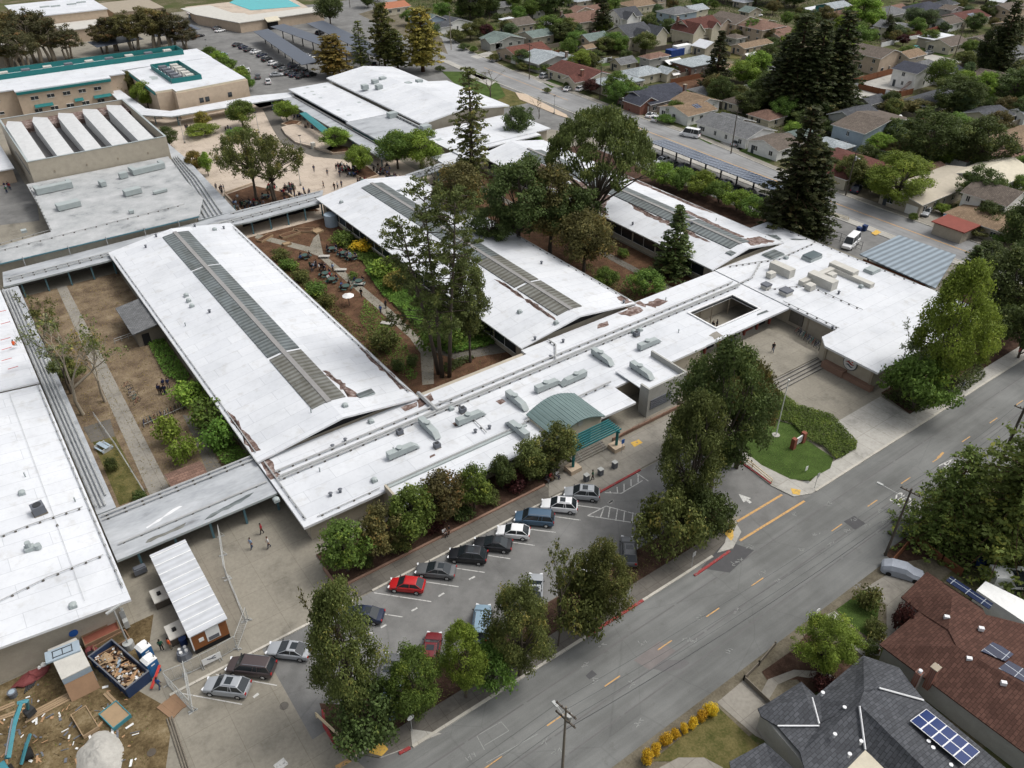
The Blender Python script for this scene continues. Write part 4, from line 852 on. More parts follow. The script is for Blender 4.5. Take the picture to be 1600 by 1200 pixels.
sl_.build('slats', 'teal_light', pg)
for xx in (54.9,62.7):
 MB().box(xx-.1,61.9,3.05, xx+.1,65,3.35).build('beam', 'teal', pg);MB().cyl((xx, 62.3,.5),.2,2.6,8).build('post', 'teal', pg);MB().box(xx-.9,61.5,.1, xx+.9,63.1,.8).build('planter_box', 'planter_tan', pg)
es=MB()
for i in range(4): es.box(55.8,63.0+i*.35,.1,61.8,65.3,.25+.14*i)
struct('entrance_steps', es, 'concrete')
for i in range(3):
 MB_=MB()
 xx = 56.8+i*2;MB_.tube([(xx, 62.8,.1),(xx, 62.8,1.0),(xx, 64.2,1.55),(xx, 64.2,.6)],.03,5)
 tag(MB_.build('stair_handrail', 'fence_metal'),['thin steel handrail on the left of the entrance steps', 'thin steel handrail in the middle of the entrance steps', 'thin steel handrail on the right of the entrance steps'][i], 'handrail')
rw=MB();rw.tube([(63.5,63.4,.9),(68,63.9,.9),(73,64.1,.9),(77,63.6,.9)],.03,5)
for i in range(12): rw.tube([(63.5+i*1.22,63.42+.5*math.sin(i/11*PI),.12),(63.5+i*1.22,63.42+.5*math.sin(i/11*PI),.9)],.025,4)
rw.obox((70,63.95,.35),(13,.2,.5));tag(rw.build('ramp_railing', 'brick_edge'), 'tan railing along the ramp right of the entrance', 'railing')
for i, (px, py) in enumerate(((916,752),(938,743),(960,732))):
 x, y = P(px, py);t = thing('bollard_bin', ['leftmost', 'middle', 'rightmost'][i]+' of the three slim grey bins on the entrance forecourt', 'bin', (x, y, .14), local=True)
 MB().box(-.3,-.3,0,.3,.3,.95).build('body', 'grey_plastic', t);MB().box(-.34,-.34,.95,.34,.34,1.05).build('lid', 'fence_metal', t)
# ---- entry link with the open light well, and right-hand block
lk = thing('entry_link', 'white-roofed entry link with an open rectangular light well and brick-red doors', 'school building', (98,78,0))
def rect_hole(mb, X0, Y0, X1, Y1, hx0, hy0, hx1, hy1, z0, z1):
 for a in ((X0, Y0, X1, hy0),(X0, hy1, X1, Y1),(X0, hy0, hx0, hy1),(hx1, hy0, X1, hy1)): mb.box(a[0], a[1], z0, a[2], a[3], z1,0)
rb=MB();rect_hole(rb, 88.5,70.1,109,87.2,93.8,72.9,104.4,78.8, ZR-.35, ZR+.003);rb.build('roof', 'roof_white', lk)
cb=MB()
for a in ((93.5,72.6,104.7,72.9),(93.5,78.8,104.7,79.1),(93.5,72.9,93.8,78.8),(104.4,72.9,104.7,78.8)): cb.box(a[0], a[1], ZR-.5, a[2], a[3], ZR+.22)
cb.build('light_well_kerb', 'fascia_white', lk)
MB().box(88.8,80,0,108.8,86.5, ZR-.36).build('wall', 'wall_beige', lk)
for i in range(6): MB().box(90+i*3.2,71.4,.75,90.35+i*3.2,71.7, ZR-.36).build('post', 'door_maroon', lk)
for i in range(5): MB().box(90.5+i*3.2,72.1,.75,93.0+i*3.2,72.2,3.0).build('door', 'door_maroon' if i % 2 else 'dark', lk)
for px, py in ((1114,490),(1142,475),(1089,488)):
 x, y = P(px, py, 2);MB().cyl((min(x, 104.2), min(79.4, y+.3),0),.12, ZR-.36,6).build('post', 'bark_pale', lk)
patch(lk, [(90.3,83.6),(94,83.8),(93.5,85.6),(90,85.8)], ZR+.02, seed=77);patch(lk, [(89,85),(90.5,85.3),(90,86.9),(89,86.8)], ZR+.02, seed=78)
patch(lk, [(102.5,71.6),(105.2,71.4),(105.2,71.9),(102.8,72)], ZR+.02, 'panel_grey', 79, 'stain', .1);patch(lk, [(91,70.5),(93,70.4),(93,71.9),(91.2,72)], ZR+.02, 'concrete', 80, 'stain', .2)
rb_ = thing('hall_block', 'white-roofed hall block with boxy white ducts and a round emblem on its end wall', 'school building', (118,70,0))
ZH = 4.3
hA = [P(1246,485,3.9), P(1190,350,3.9)]
MB().prism([(109.2,60.1),(134.6,60.1),(134.6,96),(129,96),(129,87.2),(109.2,87.2)], ZR-.3, ZR+.1,1,0).build('roof', ['roof_white', 'fascia_white'], rb_)
A_, B_, C_, D_ = P(1283,540, ZH), P(1372,582, ZH), P(1545,487, ZH), P(1432,437, ZH)
MB().prism([(102.6,58.3),(102.6,48.9),(133.5,48.9),(133.5,60.3),(104.5,60.3)], ZH-.35, ZH, 1,0).build('roof', ['roof_white', 'fascia_white'], rb_)
wb=MB();wb.box(104.2,50.3,0,132.3,60, ZH-.35);wb.box(110,60,0,133.8,95.5, ZR-.3);wb.build('wall', 'wall_beige', rb_)
for q in ((104.0,50.2,0,104.2,50.6, ZH-.35),(104.0,58.6,0,104.2,58.95, ZH-.35),(109.9,66.4,0,110,66.7, ZR-.3)): MB().box(*q).build('downpipe', 'fascia_tan', rb_)
bw=MB();bw.box(103.2,49.6,0,104.2,54.5,.75);bw.box(103.0,54.5,0,104.2,58.4,1.15);bw.build('planter_wall', 'brick_edge', rb_)
# round emblem with wavy stripes
em=MB();cy, cz = P(1328,569,2.4)[1],2.55
em.tube([(104.19, cy, cz),(104.08, cy, cz)],1.25,28,0);em.tube([(104.10, cy, cz),(104.05, cy, cz)],1.12,28,1)
def wave(mb, yc, zc, L, h, m, ph=0):
 pts = [];n = 10
 for i in range(n+1): t = i/n;pts.append((104.035, yc+L*(.5-t), zc+.13*math.sin(t*2*PI+ph)+h*(.3+.7*math.sin(t*PI))/2))
 for i in range(n, -1,-1): t = i/n;pts.append((104.035, yc+L*(.5-t), zc+.13*math.sin(t*2*PI+ph)-h*(.3+.7*math.sin(t*PI))/2))
 for i in range(n): mb.add([pts[i], pts[i+1], pts[2*n-i], pts[2*n+1-i]],[(0,1,2,3)], m)
wave(em, cy, cz+.05,1.5,.3,2);wave(em, cy, cz-.42,1.25,.24,3);wave(em, cy+.35, cz+.55,.6,.24,4);wave(em, cy-.3, cz+.5,.6,.3,5,1)
em.build('emblem', ['door_dark', 'cloth_white', 'kerb_red', 'cloth_navy', 'dark', 'orange'], rb_)
pipe_run(rb_, [(109.6,60.6, ZR+.35),(109.6,72, ZR+.35)],.06);pipe_run(rb_, [(106,80.6, ZR+.4),(112,80.9, ZR+.4),(118,84, ZR+.4)],.13,1.6);pipe_run(rb_, [(112,86.5, ZR+.4),(122,83, ZR+.4),(133.5,83.5, ZR+.4)],.07,1.5)
pipe_run(rb_, [(110.5,76.5, ZR+.35),(118,73, ZR+.35),(118,62, ZR+.35)],.05,1.6);pipe_run(rb_, [(134.2,62, ZR+.3),(134.2,95, ZR+.3)],.06,2.)
for px, py, a, b, c in ((1222,420,4.6,1.6,1.6),(1285,438,5.2,1.8,1.7),(1318,420,5.2,1.7,1.4)):
 x, y = P(px, py, ZR+1);w_=MB();w_.obox((x, y, ZR+.1+c/2),(a, b, c),-PI/2+PI/2*0);w_.obox((x-a/2-.6, y+.1, ZR+.1+c*.35),(1.5, b*.7, c*.6),0);w_.build('roof_duct', 'duct_tan', rb_)
w_=MB();w_.box(117,73.5, ZR+.1,127,74.6, ZR+1.0);w_.box(126,66, ZR+.1,127.2,74.6, ZR+.9);w_.build('roof_duct', 'duct_tan', rb_)
for px, py, s in ((1228,456,1.7),(1197,447,1.3)):
 x, y = P(px, py, ZR+.6);m_=MB();m_.obox((x, y, ZR+.45),(s, s, .75));m_.obox((x, y, ZR+.95),(s+.15, s+.15,.3),0,1);m_.build('roof_fan', ['duct_tan', 'grey_plastic'], rb_)
roof_skylight(rb_, 1208,399, ZR+.1,3.6,2.6);roof_skylight(rb_, 1268,404, ZR+.1,3.4,2.2,.9, 'glass_light');roof_skylight(rb_, 1362,424, ZR+.1,2.6,2.,.6, 'duct')
patch(rb_, [(123,93),(127,93.5),(131,90.5),(130,88.5),(127,90),(124,91)], ZR+.12, 'panel_grey', 81, 'bare_patch', .25);patch(rb_, [(131.5,88),(134,86),(134,85.4),(131.5,87.2)], ZR+.12, 'panel_grey', 82, 'bare_patch', .1)
for i, (px, py) in enumerate(((1300,515),(1228,405),(1260,452),(1310,460),(1345,450),(1195,375))):
 x, y = P(px, py, ZR);small_vent(rb_, x, y, ZR+.1, i % 3)
# small painted mural wall by the entry
MB().box(109.75,67.5,.75,109.98,70.2,3.1).build('mural_panel', 'walk_grey', rb_)
# ---- west building (left edge)
wbld = thing('workshop_building', 'wide low-pitched white-roofed workshop building at the left edge beside the construction yard', 'school building', (-12,110,0))
def gable_y(o, x0, x1, xr, y0, y1, ze, zr, m='roof_white', th=.3, edge='fascia_white', name='roof'):
 rb=MB()
 for (xa, za, xb, zb) in ((x0, ze, xr, zr),(xr, zr, x1, ze)): rb.slab3([(xa, y0, za),(xb, y0, zb),(xb, y1, zb),(xa, y1, za)], th, 0,1)
 return rb.build(name, [m, edge], o)
gable_y(wbld, -25,.5,-12.2,70,119.2,4.5,5.9);gable_y(wbld, -25,.5,-12.2,119.4,158,4.9,6.2)
prof = [(-24,0),(-.8,0),(-.8,4.3),(-12.2,5.5),(-24,4.3)];n = 5;wb=MB()
wb.add([(p[0],71.3, p[1]) for p in prof]+[(p[0],157.5, p[1]) for p in prof],[tuple(range(n)), tuple(range(2*n-1, n-1,-1))]+[(i, i+n, (i+1) % n+n, (i+1) % n) for i in range(n)]);wb.build('wall', 'wall_beige', wbld)
c_=MB();c_.tube([(-5.6,71.29,2.2),(-5.6,71.22,2.2)],.45,14);c_.build('wall_badge', 'blue_tarp', wbld)
wz = lambda x: 4.5+(.5-x)*1.4/12.7
pipe_run(wbld, [(.2,72,4.75),(.2,119,4.75)],.07,2.4);pipe_run(wbld, [(-3.5,72,4.95+.2),(-3.5,118,5.15)],.02,99)
pipe_run(wbld, [(-.4,87.5,4.95),(-6,87.2,5.5),(-12,86.4,6.1)],.06,1.5);pipe_run(wbld, [(-.3,78,4.9),(-6,77.4,5.5),(-12,76,6.1)],.05,1.8);pipe_run(wbld, [(-11.7,71,6.1),(-11.8,80,6.15)],.12,2)
for px, py, k in ((115,948,1),(47,858,1),(35,772,1),(40,745,2),(118,784,2)):
 x, y = P(px, py, wz(P(px, py, 5)[0]));small_vent(wbld, x, y, wz(x), k)
x, y = P(62,800,5.2);copy_tree(CD, (x, y, wz(x)),.1,1.25, label='grey cube condenser with a top fan on the left workshop roof')
x, y = P(48,860,5.2);m_=MB();m_.box(x-.5, y-.4, wz(x), x+.5, y+.4, wz(x)+.5);m_.cyl((x, y, wz(x)+.5),.3,.7,8);m_.cyl((x+.8, y-.3, wz(x)),.35,.6,8);m_.build('exhaust_fan', 'duct', wbld)
x, y = P(5,495,6);
rail=MB()
for px, py in ((4,487),(10,505),(10,530),(12,545),(12,562),(22,575)): x, y = P(px, py, 5.6);rail.tube([(x-.8, y, 5.7),(x+.6, y, 5.7)],.05,4)
rail.build('roof_anchor', 'red_steel', wbld)
# ---- covered walkways
def walkway(label, poly, z, posts, conduits, m='roof_silver', name='covered_walkway', r=.12, pm='post_blue', th=.32):
 cx = sum(p[0] for p in poly)/len(poly);cy = sum(p[1] for p in poly)/len(poly)
 o = thing(name, label, 'walkway', (cx, cy, 0));MB().prism(poly, z-th, z, 1,0).build('roof', [m, 'duct'], o)
 for x, y in posts: MB().box(x-.13, y-.13,0, x+.13, y+.13, z-th).build('post', pm, o)
 for c in conduits: pipe_run(o, c, r, 2.2)
 return o
z_ = 3.25
wa = walkway('silver-roofed covered walkway between the left workshop and the near classroom wing, above the white trailer', [(.7,78),(19.9,78),(19.9,87),(.7,87)], z_, [(3+i*4.2,78.6) for i in range(5)]+[(3+i*4.2,86.3) for i in range(5)],[[(1,86.3, z_+.3),(19.8,86.5, z_+.3)],[(1,85.6, z_+.3),(19.8,85.7, z_+.3)],[(1.5,80.4, z_+.2),(19.6,80.6, z_+.2)]])
patch(wa, [(11,78.5),(17,79.3),(17.5,80),(12,79.2)], z_+.012, 'panel_grey', 1, 'rust_stain', .15);patch(wa, [(4,78.8),(8.5,78.9),(9,79.4),(4.5,79.3)], z_+.012, 'panel_worn', 2, 'rust_stain', .1)
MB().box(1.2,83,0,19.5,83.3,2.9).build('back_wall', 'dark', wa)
patch(wa, [(5,81.2),(9.5,82.6),(9.2,82.9),(4.8,81.5)], z_+.014, 'fascia_white', 3, 'stain', .12)
wb_ = walkway('narrow silver-roofed walkway with pipes running along the left workshop building', [(.7,87.2),(2.9,87.2),(3.4,158),(.7,158)], z_, [(2.8,92+i*7) for i in range(9)],[[(.95,88, z_+.55),(.95,157, z_+.55)],[(1.45,88, z_+.3),(1.45,157, z_+.3)],[(1.9,88, z_+.3),(1.9,157, z_+.3)],[(2.4,90, z_+.2),(2.4,155, z_+.2)]])
wc = walkway('silver-roofed covered walkway closing the far end of the dry courtyard', [(1.2,159),(20.3,159),(44.5,161.2),(47.5,160.7),(64.5,161.5),(68,168),(47.5,168),(39.5,167),(2,165.6)], z_+.05,[(4+i*4,159.6) for i in range(5)]+[(48.5+i*4,161.6) for i in range(5)],[[(2,161.6, z_+.35),(20,162, z_+.35),(44,163.6, z_+.35)],[(2,160.6, z_+.35),(20,161, z_+.35)],[(40,163, z_+.35),(66,164.6, z_+.35)],[(40,162.2, z_+.35),(66,163.4, z_+.35)],[(46,166.8, z_+.3),(67,167.2, z_+.3)]])
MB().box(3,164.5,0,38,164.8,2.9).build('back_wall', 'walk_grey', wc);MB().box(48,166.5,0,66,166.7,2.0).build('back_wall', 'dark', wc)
wd = walkway('covered walkway with bundles of grey pipes beside the stage building, edging the plaza', [(39.5,168),(47.7,168),(49.5,207),(49,252),(46,252),(45.5,207),(42.8,190)], z_, [(48.6,172+i*6.5) for i in range(12)],[[(41+i*.9,168, z_+.3),(44.2+i*.75,192, z_+.3),(46+i*.5,210, z_+.3)] for i in range(5)], r=.14)
we = walkway('white-roofed covered walkway curving along the far side of the plaza', [(49.5,285),(52.5,285),(53.5,258),(58.5,251),(84,252),(96,248.5),(93.5,243.5),(83.5,244.5),(57,245.5),(48.5,254)], z_+.05,[(52,262),(54,252),(59,247),(66,246.6),(73,246.4),(80,246.4),(87,245.5)],[], 'roof_white')
wf = walkway('white-roofed covered walkway in front of the cafeteria', [(89.8,246),(93.3,246),(92.8,190),(92.2,178.5),(88.8,178.5),(89.4,200)], z_, [(90.4,182+i*8) for i in range(8)],[[(92.9,190, z_+.3),(93.3,245, z_+.3)]], 'roof_silver')
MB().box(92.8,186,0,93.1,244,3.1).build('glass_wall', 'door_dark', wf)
wg = walkway('narrow pipe-topped walkway between the middle and right classroom wings', [(88.5,161.8),(105,165.5),(105,168.5),(88,165.5)], z_, [(91,162.8),(96,163.8),(101,164.8)],[[(88.6,164, z_+.3),(104,167, z_+.3)],[(88.6,163, z_+.3),(104,166, z_+.3)]])
# ---- flat grey-roofed block left of the plaza
gb = thing('stage_support_block', 'flat grey-roofed block with rooftop ducts in front of the tall auditorium', 'school building', (25,175,0))
zg = 4.6
poly = [(2,163.4),(40.2,164.5),(43.6,190.5),(45.5,207),(14,207),(13.4,192.5),(11,173.2),(2,172)]
MB().prism([(-4,166.6),(39.6,166.9),(43.4,176),(43.8,191),(45.4,208),(13.6,208),(13.4,192),(12.8,176.5),(-4,174)], zg-.3, zg, 1,0).build('roof', ['roof_grey', 'duct'], gb)
MB().prism([(-3.5,167.3),(39,167.6),(42.8,176.5),(44.5,207.5),(14.2,207.5),(13.9,192),(13.4,177),(-3.5,174.5)],0, zg-.3).build('wall', 'wall_beige', gb)
gt=MB();gt.box(-4,166.3, zg-.15,39.4,166.55, zg+.08);gt.build('gutter', 'post_blue', gb)
pipe_run(gb, [(-3,172, zg+.25),(39,174.5, zg+.25)],.07);pipe_run(gb, [(-3,175, zg+.25),(13,177, zg+.25),(14,206, zg+.25)],.05)
for px, py in ((25,383),(97,372),(153,356),(211,342),(263,330)):
 x, y = P(px, py, zg);MB().cyl((x, 166.2, zg-2.4),.08,2.9,6).build('downpipe', 'pipe', gb)
for px, py, w_, h_ in ((17,410,1.1,2.2),(262,350,1.1,2.2)):
 x, y = P(px, py, 1.2);MB().box(x-w_/2,167.2,0, x+w_/2,167.3, h_).build('door', 'teal', gb)
for i, (px, py, a, b, c, rz) in enumerate(((85,295,7.5,1.6,1.3,.03),(232,265,7.5,1.3,1.2,.1),(107,321,4.6,2.2,1.1,.08),(207,300,3.6,1.8,1.1,.1),(160,287,1.2,2,1,.1),(250,298,3,.9,.5,.1),(193,275,1.8,1.2,1.2,.1),(37,360,1,1,.5,0),(205,330,.9,.9,.6,0))):
 x, y = P(px, py, zg+.5);m_=MB();m_.obox((x, y, zg+.15+c/2),(a, b, c), rz)
 if i < 2: m_.obox((x-a/2+.4, y+1.1, zg+.9),(1.,2.4,1.), rz);m_.obox((x+a/2-.4, y+1.2, zg+.9),(.9,2.4,1.), rz)
 m_.build('roof_duct', 'duct', gb)
# portable containers between the block and the walkway
for i, (pa, lab, w_) in enumerate((((118,402), 'beige storage container with a pale blue lid, left one behind the dry courtyard', 1),((205,372), 'beige storage container nearer the wing, behind the dry courtyard walkway', 0))):
 x, y = P(pa[0], pa[1],2.4);t = thing('storage_container', lab, 'container', (x, y, 0))
 MB().box(x-6.2, y-1.5,0, x+6.2, y+1.5,2.5).build('body', 'wall_beige', t);MB().box(x-6.3, y-1.6,2.5, x+6.3, y+1.6,2.65).build('roof', ['shed_blue', 'fascia_tan'][1-w_], t)
 MB().box(x-4, y-1.56,.2, x-2.4, y-1.5,2.2).build('door', 'wall_tan', t)
 MB().box(x+1, y-1.56,.2, x+2.6, y-1.5,2.2).build('door', 'wall_tan', t)
# ---- auditorium with saw-tooth roof
au = thing('auditorium', 'tall beige auditorium with five slanted saw-tooth roof ridges', 'auditorium', (31,228,0))
X0, X1, Y0, Y1, Z = 15.3,46.2,208.6,248.5,9.2
wb=MB();rectw = .35
for a in ((X0, Y0, X1, Y0+rectw),(X0, Y1-rectw, X1, Y1),(X0, Y0+rectw, X0+rectw, Y1-rectw),(X1-rectw, Y0+rectw, X1, Y1-rectw)): wb.box(a[0], a[1],0, a[2], a[3], Z)
wb.build('wall', 'wall_beige', au)
MB().box(X0+rectw, Y0+rectw, 6.4, X1-rectw, Y1-rectw, 6.8).build('flat_roof', 'patch_mid', au);MB().box(X0+rectw, Y1-8,6.8, X1-rectw, Y1-rectw, 8.0).build('rear_roof', 'roof_bare', au)
nb = 5;bw = (X1-X0-.7)/nb
for i in range(nb):
 xa = X0+.4+i*bw;m_=MB();x_b = xa+bw*.72
 pr = [(xa, 6.8),(xa+bw*.66,6.8),(xa+bw*.66,8.4),(xa, 9.0)]
 ya, yb_, yc = Y0+.42, Y1-10, Y1-3
 m_.add([(xa, ya, 6.8),(xa+bw*.6, ya, 6.8),(xa+bw*.6, ya, 9.25),(xa, ya, 9.15),(xa, yb_, 6.8),(xa+bw*.6, yb_, 6.8),(xa+bw*.6, yb_, 10.3),(xa, yb_, 9.9),(xa+bw*.2, yc, 6.8),(xa+bw*.2, yc, 9.2)],
           [(0,1,2,3),(3,2,6,7),(1,5,6,2),(0,3,7,4),(7,6,9),(5,8,9,6),(4,7,9,8)])
 m_.build('roof_ridge', 'roof_ridge_grey', au)
 MB().box(xa+bw*.6, ya+.5,7.6, xa+bw*.6+.05, yb_-1,8.3).build('clerestory', 'grey_plastic', au)
cp=MB()
for a in ((X0-.06, Y0-.06, X1+.06, Y0+.4),(X0-.06, Y1-.4, X1+.06, Y1+.06),(X0-.06, Y0+.4, X0+.4, Y1-.4),(X1-.4, Y0+.4, X1+.06, Y1-.4)): cp.box(a[0], a[1], Z, a[2], a[3], Z+.1)
cp.build('coping', 'duct', au)
for i in range(4): x = 20+i*7;MB().box(x, Y0-.1,5.9, x+.3, Y0,6.4).build('wall_light', 'fascia_tan', au)
MB().box(X0-.08, Y0+3,5.4, X0, Y0+22,5.9).build('louvre', 'grey_plastic', au)
lo = thing('side_annex', 'white flat-roofed annex glimpsed left of the auditorium', 'annex', (5,232,0))
MB().box(-12,225,0,13,262,3.4).build('wall', 'wall_tan', lo);MB().box(-12.5,224.5,3.4,13.4,262.5,3.7).build('roof', 'roof_white', lo)
# ---- teal-trimmed two-storey blocks behind
ta = thing('classroom_block', 'long two-storey tan classroom block with teal roof edge and rooftop screen', 'school building', (30,292,0))
MB().box(-30,283.5,0,55,312,7.7).build('wall', 'wall_tan', ta);MB().box(24,280.2,0,50,283.5,7.7).build('wall', 'wall_tan', ta)
MB().box(55,288,0,84,303,7.4).build('wall', 'wall_tan', ta)
MB().box(-30,283,7.7,55.3,312.3,8.05).build('roof', 'roof_white', ta);MB().box(23.7,280,7.7,50.3,283,8.05).build('roof', 'roof_white', ta);MB().box(55.3,287.7,7.4,84.3,303.3,8.0).build('roof', 'roof_white', ta)
MB().box(23.9,279.7,7.0,50.1,280.19,7.72).build('teal_fascia', 'teal', ta)
for z0 in (1.2,4.8): window_row(ta, (26,280.2),(48,280.2), z0+.2, z0+1.2,5,2.4)
for z0 in (1.6,5.2): window_row(ta, (-8,283.5),(22,283.5), z0, z0+.7,4,5)
for xx in (27.5,38.5,44): MB().slab3([(xx, 280.15,3.6),(xx, 279,3.0),(xx+(5 if xx != 38.5 else 2.5),279,3.0),(xx+(5 if xx != 38.5 else 2.5),280.15,3.6)],.08).build('awning', 'teal', ta)
MB().box(24,280.12,0,50,280.2,.9).build('base_band', 'door_maroon' if 0 else 'wall_beige', ta)
def screen(o, x0, y0, x1, y1, z, h, rz=0):
 m_=MB()
 for a in ((x0, y0, x1, y0+.2),(x0, y1-.2, x1, y1),(x0, y0+.2, x0+.2, y1-.2),(x1-.2, y0+.2, x1, y1-.2)): m_.box(a[0], a[1], z, a[2], a[3], z+h)
 m_.build('roof_screen', 'teal', o)
screen(ta, 20,297,78,305,8.05,1.5)
for i in range(9): x = 23+i*6.2;MB().box(x, 300,8.05, x+2.4,302,9.4).build('rooftop_unit', 'grey_plastic' if i % 2 else 'duct_tan', ta)
tb_ = thing('classroom_block', 'square two-storey tan block with teal-edged white roof facing the plaza', 'school building', (70,270,0))
MB().prism([(57,256),(61.5,256),(61.5,252.5),(84,255),(84.5,290),(57,286.5)],0,7.4).build('wall', 'wall_tan', tb_)
MB().prism([(56.8,256.3),(61.8,256.3),(61.8,252.9),(83.7,255.3),(84.1,289.9),(56.8,286.7)],7.4,7.9,1,0).build('roof', ['roof_white', 'wall_cream'], tb_)
MB().box(56.5,256.5,6.9,56.8,286,7.5).build('teal_fascia', 'teal', tb_)
screen(tb_, 63.5,262,72.5,284,7.9,1.4)
for i in range(5):
 for j in range(2): MB().box(65+j*3.6,264+i*3.8,7.9,67.3+j*3.6,266+i*3.8,9.2).build('rooftop_unit', 'duct_tan' if j else 'grey_plastic', tb_)
for x in (68.6,70.4,77.6): MB().obox((x, 253.25+(x-68)*.11,4.2),(1.3,.15,1.4),.11).build('window', 'glass', tb_)
patch(tb_, [(60,270),(62,270),(62,274),(60,275)],7.92, 'duct', 3, 'stain', .3)
# ---- cafeteria and gym right of the plaza
ca = thing('cafeteria', 'white flat-roofed cafeteria with a grey end section along the plaza', 'school building', (100,215,0))
MB().box(94,207.3,4.1,107.3,248.5,4.5).build('roof', 'roof_white', ca);MB().box(93.2,183,4.05,107.3,207.2,4.45).build('roof', 'roof_silver', ca);MB().box(94.6,184,0,106.8,247.8,4.05).build('wall', 'wall_beige', ca)
MB().box(94.5,186,2.6,94.59,206,3.7).build('window', 'teal', ca);MB().box(94.5,210,2.9,94.59,246,3.9).build('window', 'glass', ca)
for px, py in ((480,137),(487,143),(507,136),(490,148),(500,153),(528,172),(545,180),(475,146),(560,160)): x, y = P(px, py, 4.5);patch(ca, [(x-.5, y-.5),(x+.5, y-.6),(x+.6, y+.5),(x-.4, y+.6)],4.52, 'duct', int(px), 'stain', .2)
for px, py in ((613,180),(665,200)): x, y = P(px, py, 5);MB().box(x-1.3, y-1,4.45, x+1.3, y+1,5.8).build('rooftop_unit', 'duct', ca)
pipe_run(ca, [(106.9,186,4.9),(106.9,206,4.9)],.25,2)
gy = thing('gymnasium', 'big pale-roofed gymnasium beside the road with a beige gable end', 'school building', (121,220,0))
gable_y(gy, 107.6,136.5,121,190.5,224,5.6,7.4, th=.4);gable_y(gy, 107.6,131.5,121,224.2,250,5.5,7.2, th=.4)
prof = [(109,0),(135.5,0),(135.5,5.3),(121,6.9),(109,5.4)];wb=MB()
wb.add([(p[0],191.8, p[1]) for p in prof]+[(p[0],223, p[1]) for p in prof],[tuple(range(5)), tuple(range(9,4,-1))]+[(i, i+5,(i+1) % 5+5,(i+1) % 5) for i in range(5)])
prof = [(109,0),(130.5,0),(130.5,5.2),(121,6.6),(109,5.3)]
wb.add([(p[0],223.1, p[1]) for p in prof]+[(p[0],249, p[1]) for p in prof],[tuple(range(5)), tuple(range(9,4,-1))]+[(i, i+5,(i+1) % 5+5,(i+1) % 5) for i in range(5)]);wb.build('wall', 'wall_beige', gy)
for px, py in ((655,128),(638,132),(586,128),(592,136),(570,136),(598,124)): x, y = P(px, py, 6.8);MB().box(x-.9, y-.9,6.2, x+.9, y+.9,7.5).build('roof_vent', 'duct', gy)
r3 = thing('library_block', 'stepped white flat roofs of the low library block between gym and classroom wings', 'school building', (115,178,0))
for a in ((105,168.5,131,184.5,3.9),(104.8,184.6,134,190.3,3.4),(99,164.8,113,171.8,3.55),(113.2,170.5,130.5,176,4.1)):
 MB().box(a[0], a[1], a[4]-.3, a[2], a[3], a[4]).build('roof', 'roof_white', r3)
MB().box(106,172,0,130,189,3.2).build('wall', 'wall_beige', r3);MB().box(114,171.4,.3,129.5,171.9,3).build('window', 'glass', r3);MB().box(121,171.0,0,122,171.4,3.5).build('brick_pier', 'brick', r3)
patch(r3,[(106,180),(108,180),(108,182),(106,182)],3.93, 'duct', 5, 'stain', .3)
nl_ = thing('corner_roof', 'small white roof beside the library by the frontage lane', 'annex', (134,180,0));MB().box(131.2,172,3.3,137,186,3.6).build('roof', 'roof_white', nl_);MB().box(131.8,173,0,136.5,185,3.3).build('wall', 'wall_beige', nl_)
def fence(label, pts, h, m, z=0, posts=2.4, name='wooden_fence', cat='fence', th=.08):
 cx, cy = pts[0];o = thing(name, label, cat, (cx, cy, 0));pb, po=MB(), MB()
 for a, b in zip(pts, pts[1:]):
  a = Vector(a);b = Vector(b);L = (b-a).length;an = math.atan2((b-a).y, (b-a).x);c = (a+b)/2;pb.obox((c.x, c.y, z+h/2),(L, th, h), an)
 pb.build('panel', m, o);n = 0
 for a, b in zip(pts, pts[1:]):
  a = Vector(a);b = Vector(b);k = max(1, int((b-a).length/posts))
  for i in range(k+1):
   if n > 40: break
   n += 1;p = a.lerp(b, i/k);MB().obox((p.x, p.y, z+h/2+.06),(.14,.14, h+.12),0).build('post', m, o)
 return o
# ================================================================== suburb houses
def roof_mesh(kind, x0, y0, x1, y1, ze, rise, ov, th=.16):
 x0 -= ov;y0 -= ov;x1 += ov;y1 += ov;zr = ze+rise;cx, cy = (x0+x1)/2,(y0+y1)/2;mb=MB()
 if kind == 'gx':
  mb.slab3([(x0, y0, ze),(x1, y0, ze),(x1, cy, zr),(x0, cy, zr)], th, 0,1);mb.slab3([(x0, cy, zr),(x1, cy, zr),(x1, y1, ze),(x0, y1, ze)], th, 0,1)
 elif kind == 'gy':
  mb.slab3([(x0, y0, ze),(cx, y0, zr),(cx, y1, zr),(x0, y1, ze)], th, 0,1);mb.slab3([(cx, y0, zr),(x1, y0, ze),(x1, y1, ze),(cx, y1, zr)], th, 0,1)
 elif kind == 'hip':
  if x1-x0 > y1-y0:
   r = (y1-y0)/2;a, b = (x0+r, cy, zr),(x1-r, cy, zr)
   mb.slab3([(x0, y0, ze),(x1, y0, ze), b, a], th, 0,1);mb.slab3([(x1, y1, ze),(x0, y1, ze), a, b], th, 0,1);mb.slab3([(x0, y1, ze),(x0, y0, ze), a], th, 0,1);mb.slab3([(x1, y0, ze),(x1, y1, ze), b], th, 0,1)
  else:
   r = (x1-x0)/2;a, b = (cx, y0+r, zr),(cx, y1-r, zr)
   mb.slab3([(x0, y1, ze),(x0, y0, ze), a, b], th, 0,1);mb.slab3([(x1, y0, ze),(x1, y1, ze), b, a], th, 0,1);mb.slab3([(x0, y0, ze),(x1, y0, ze), a], th, 0,1);mb.slab3([(x1, y1, ze),(x0, y1, ze), b], th, 0,1)
 else: mb.box(x0, y0, ze, x1, y1, ze+.22,0)
 return mb
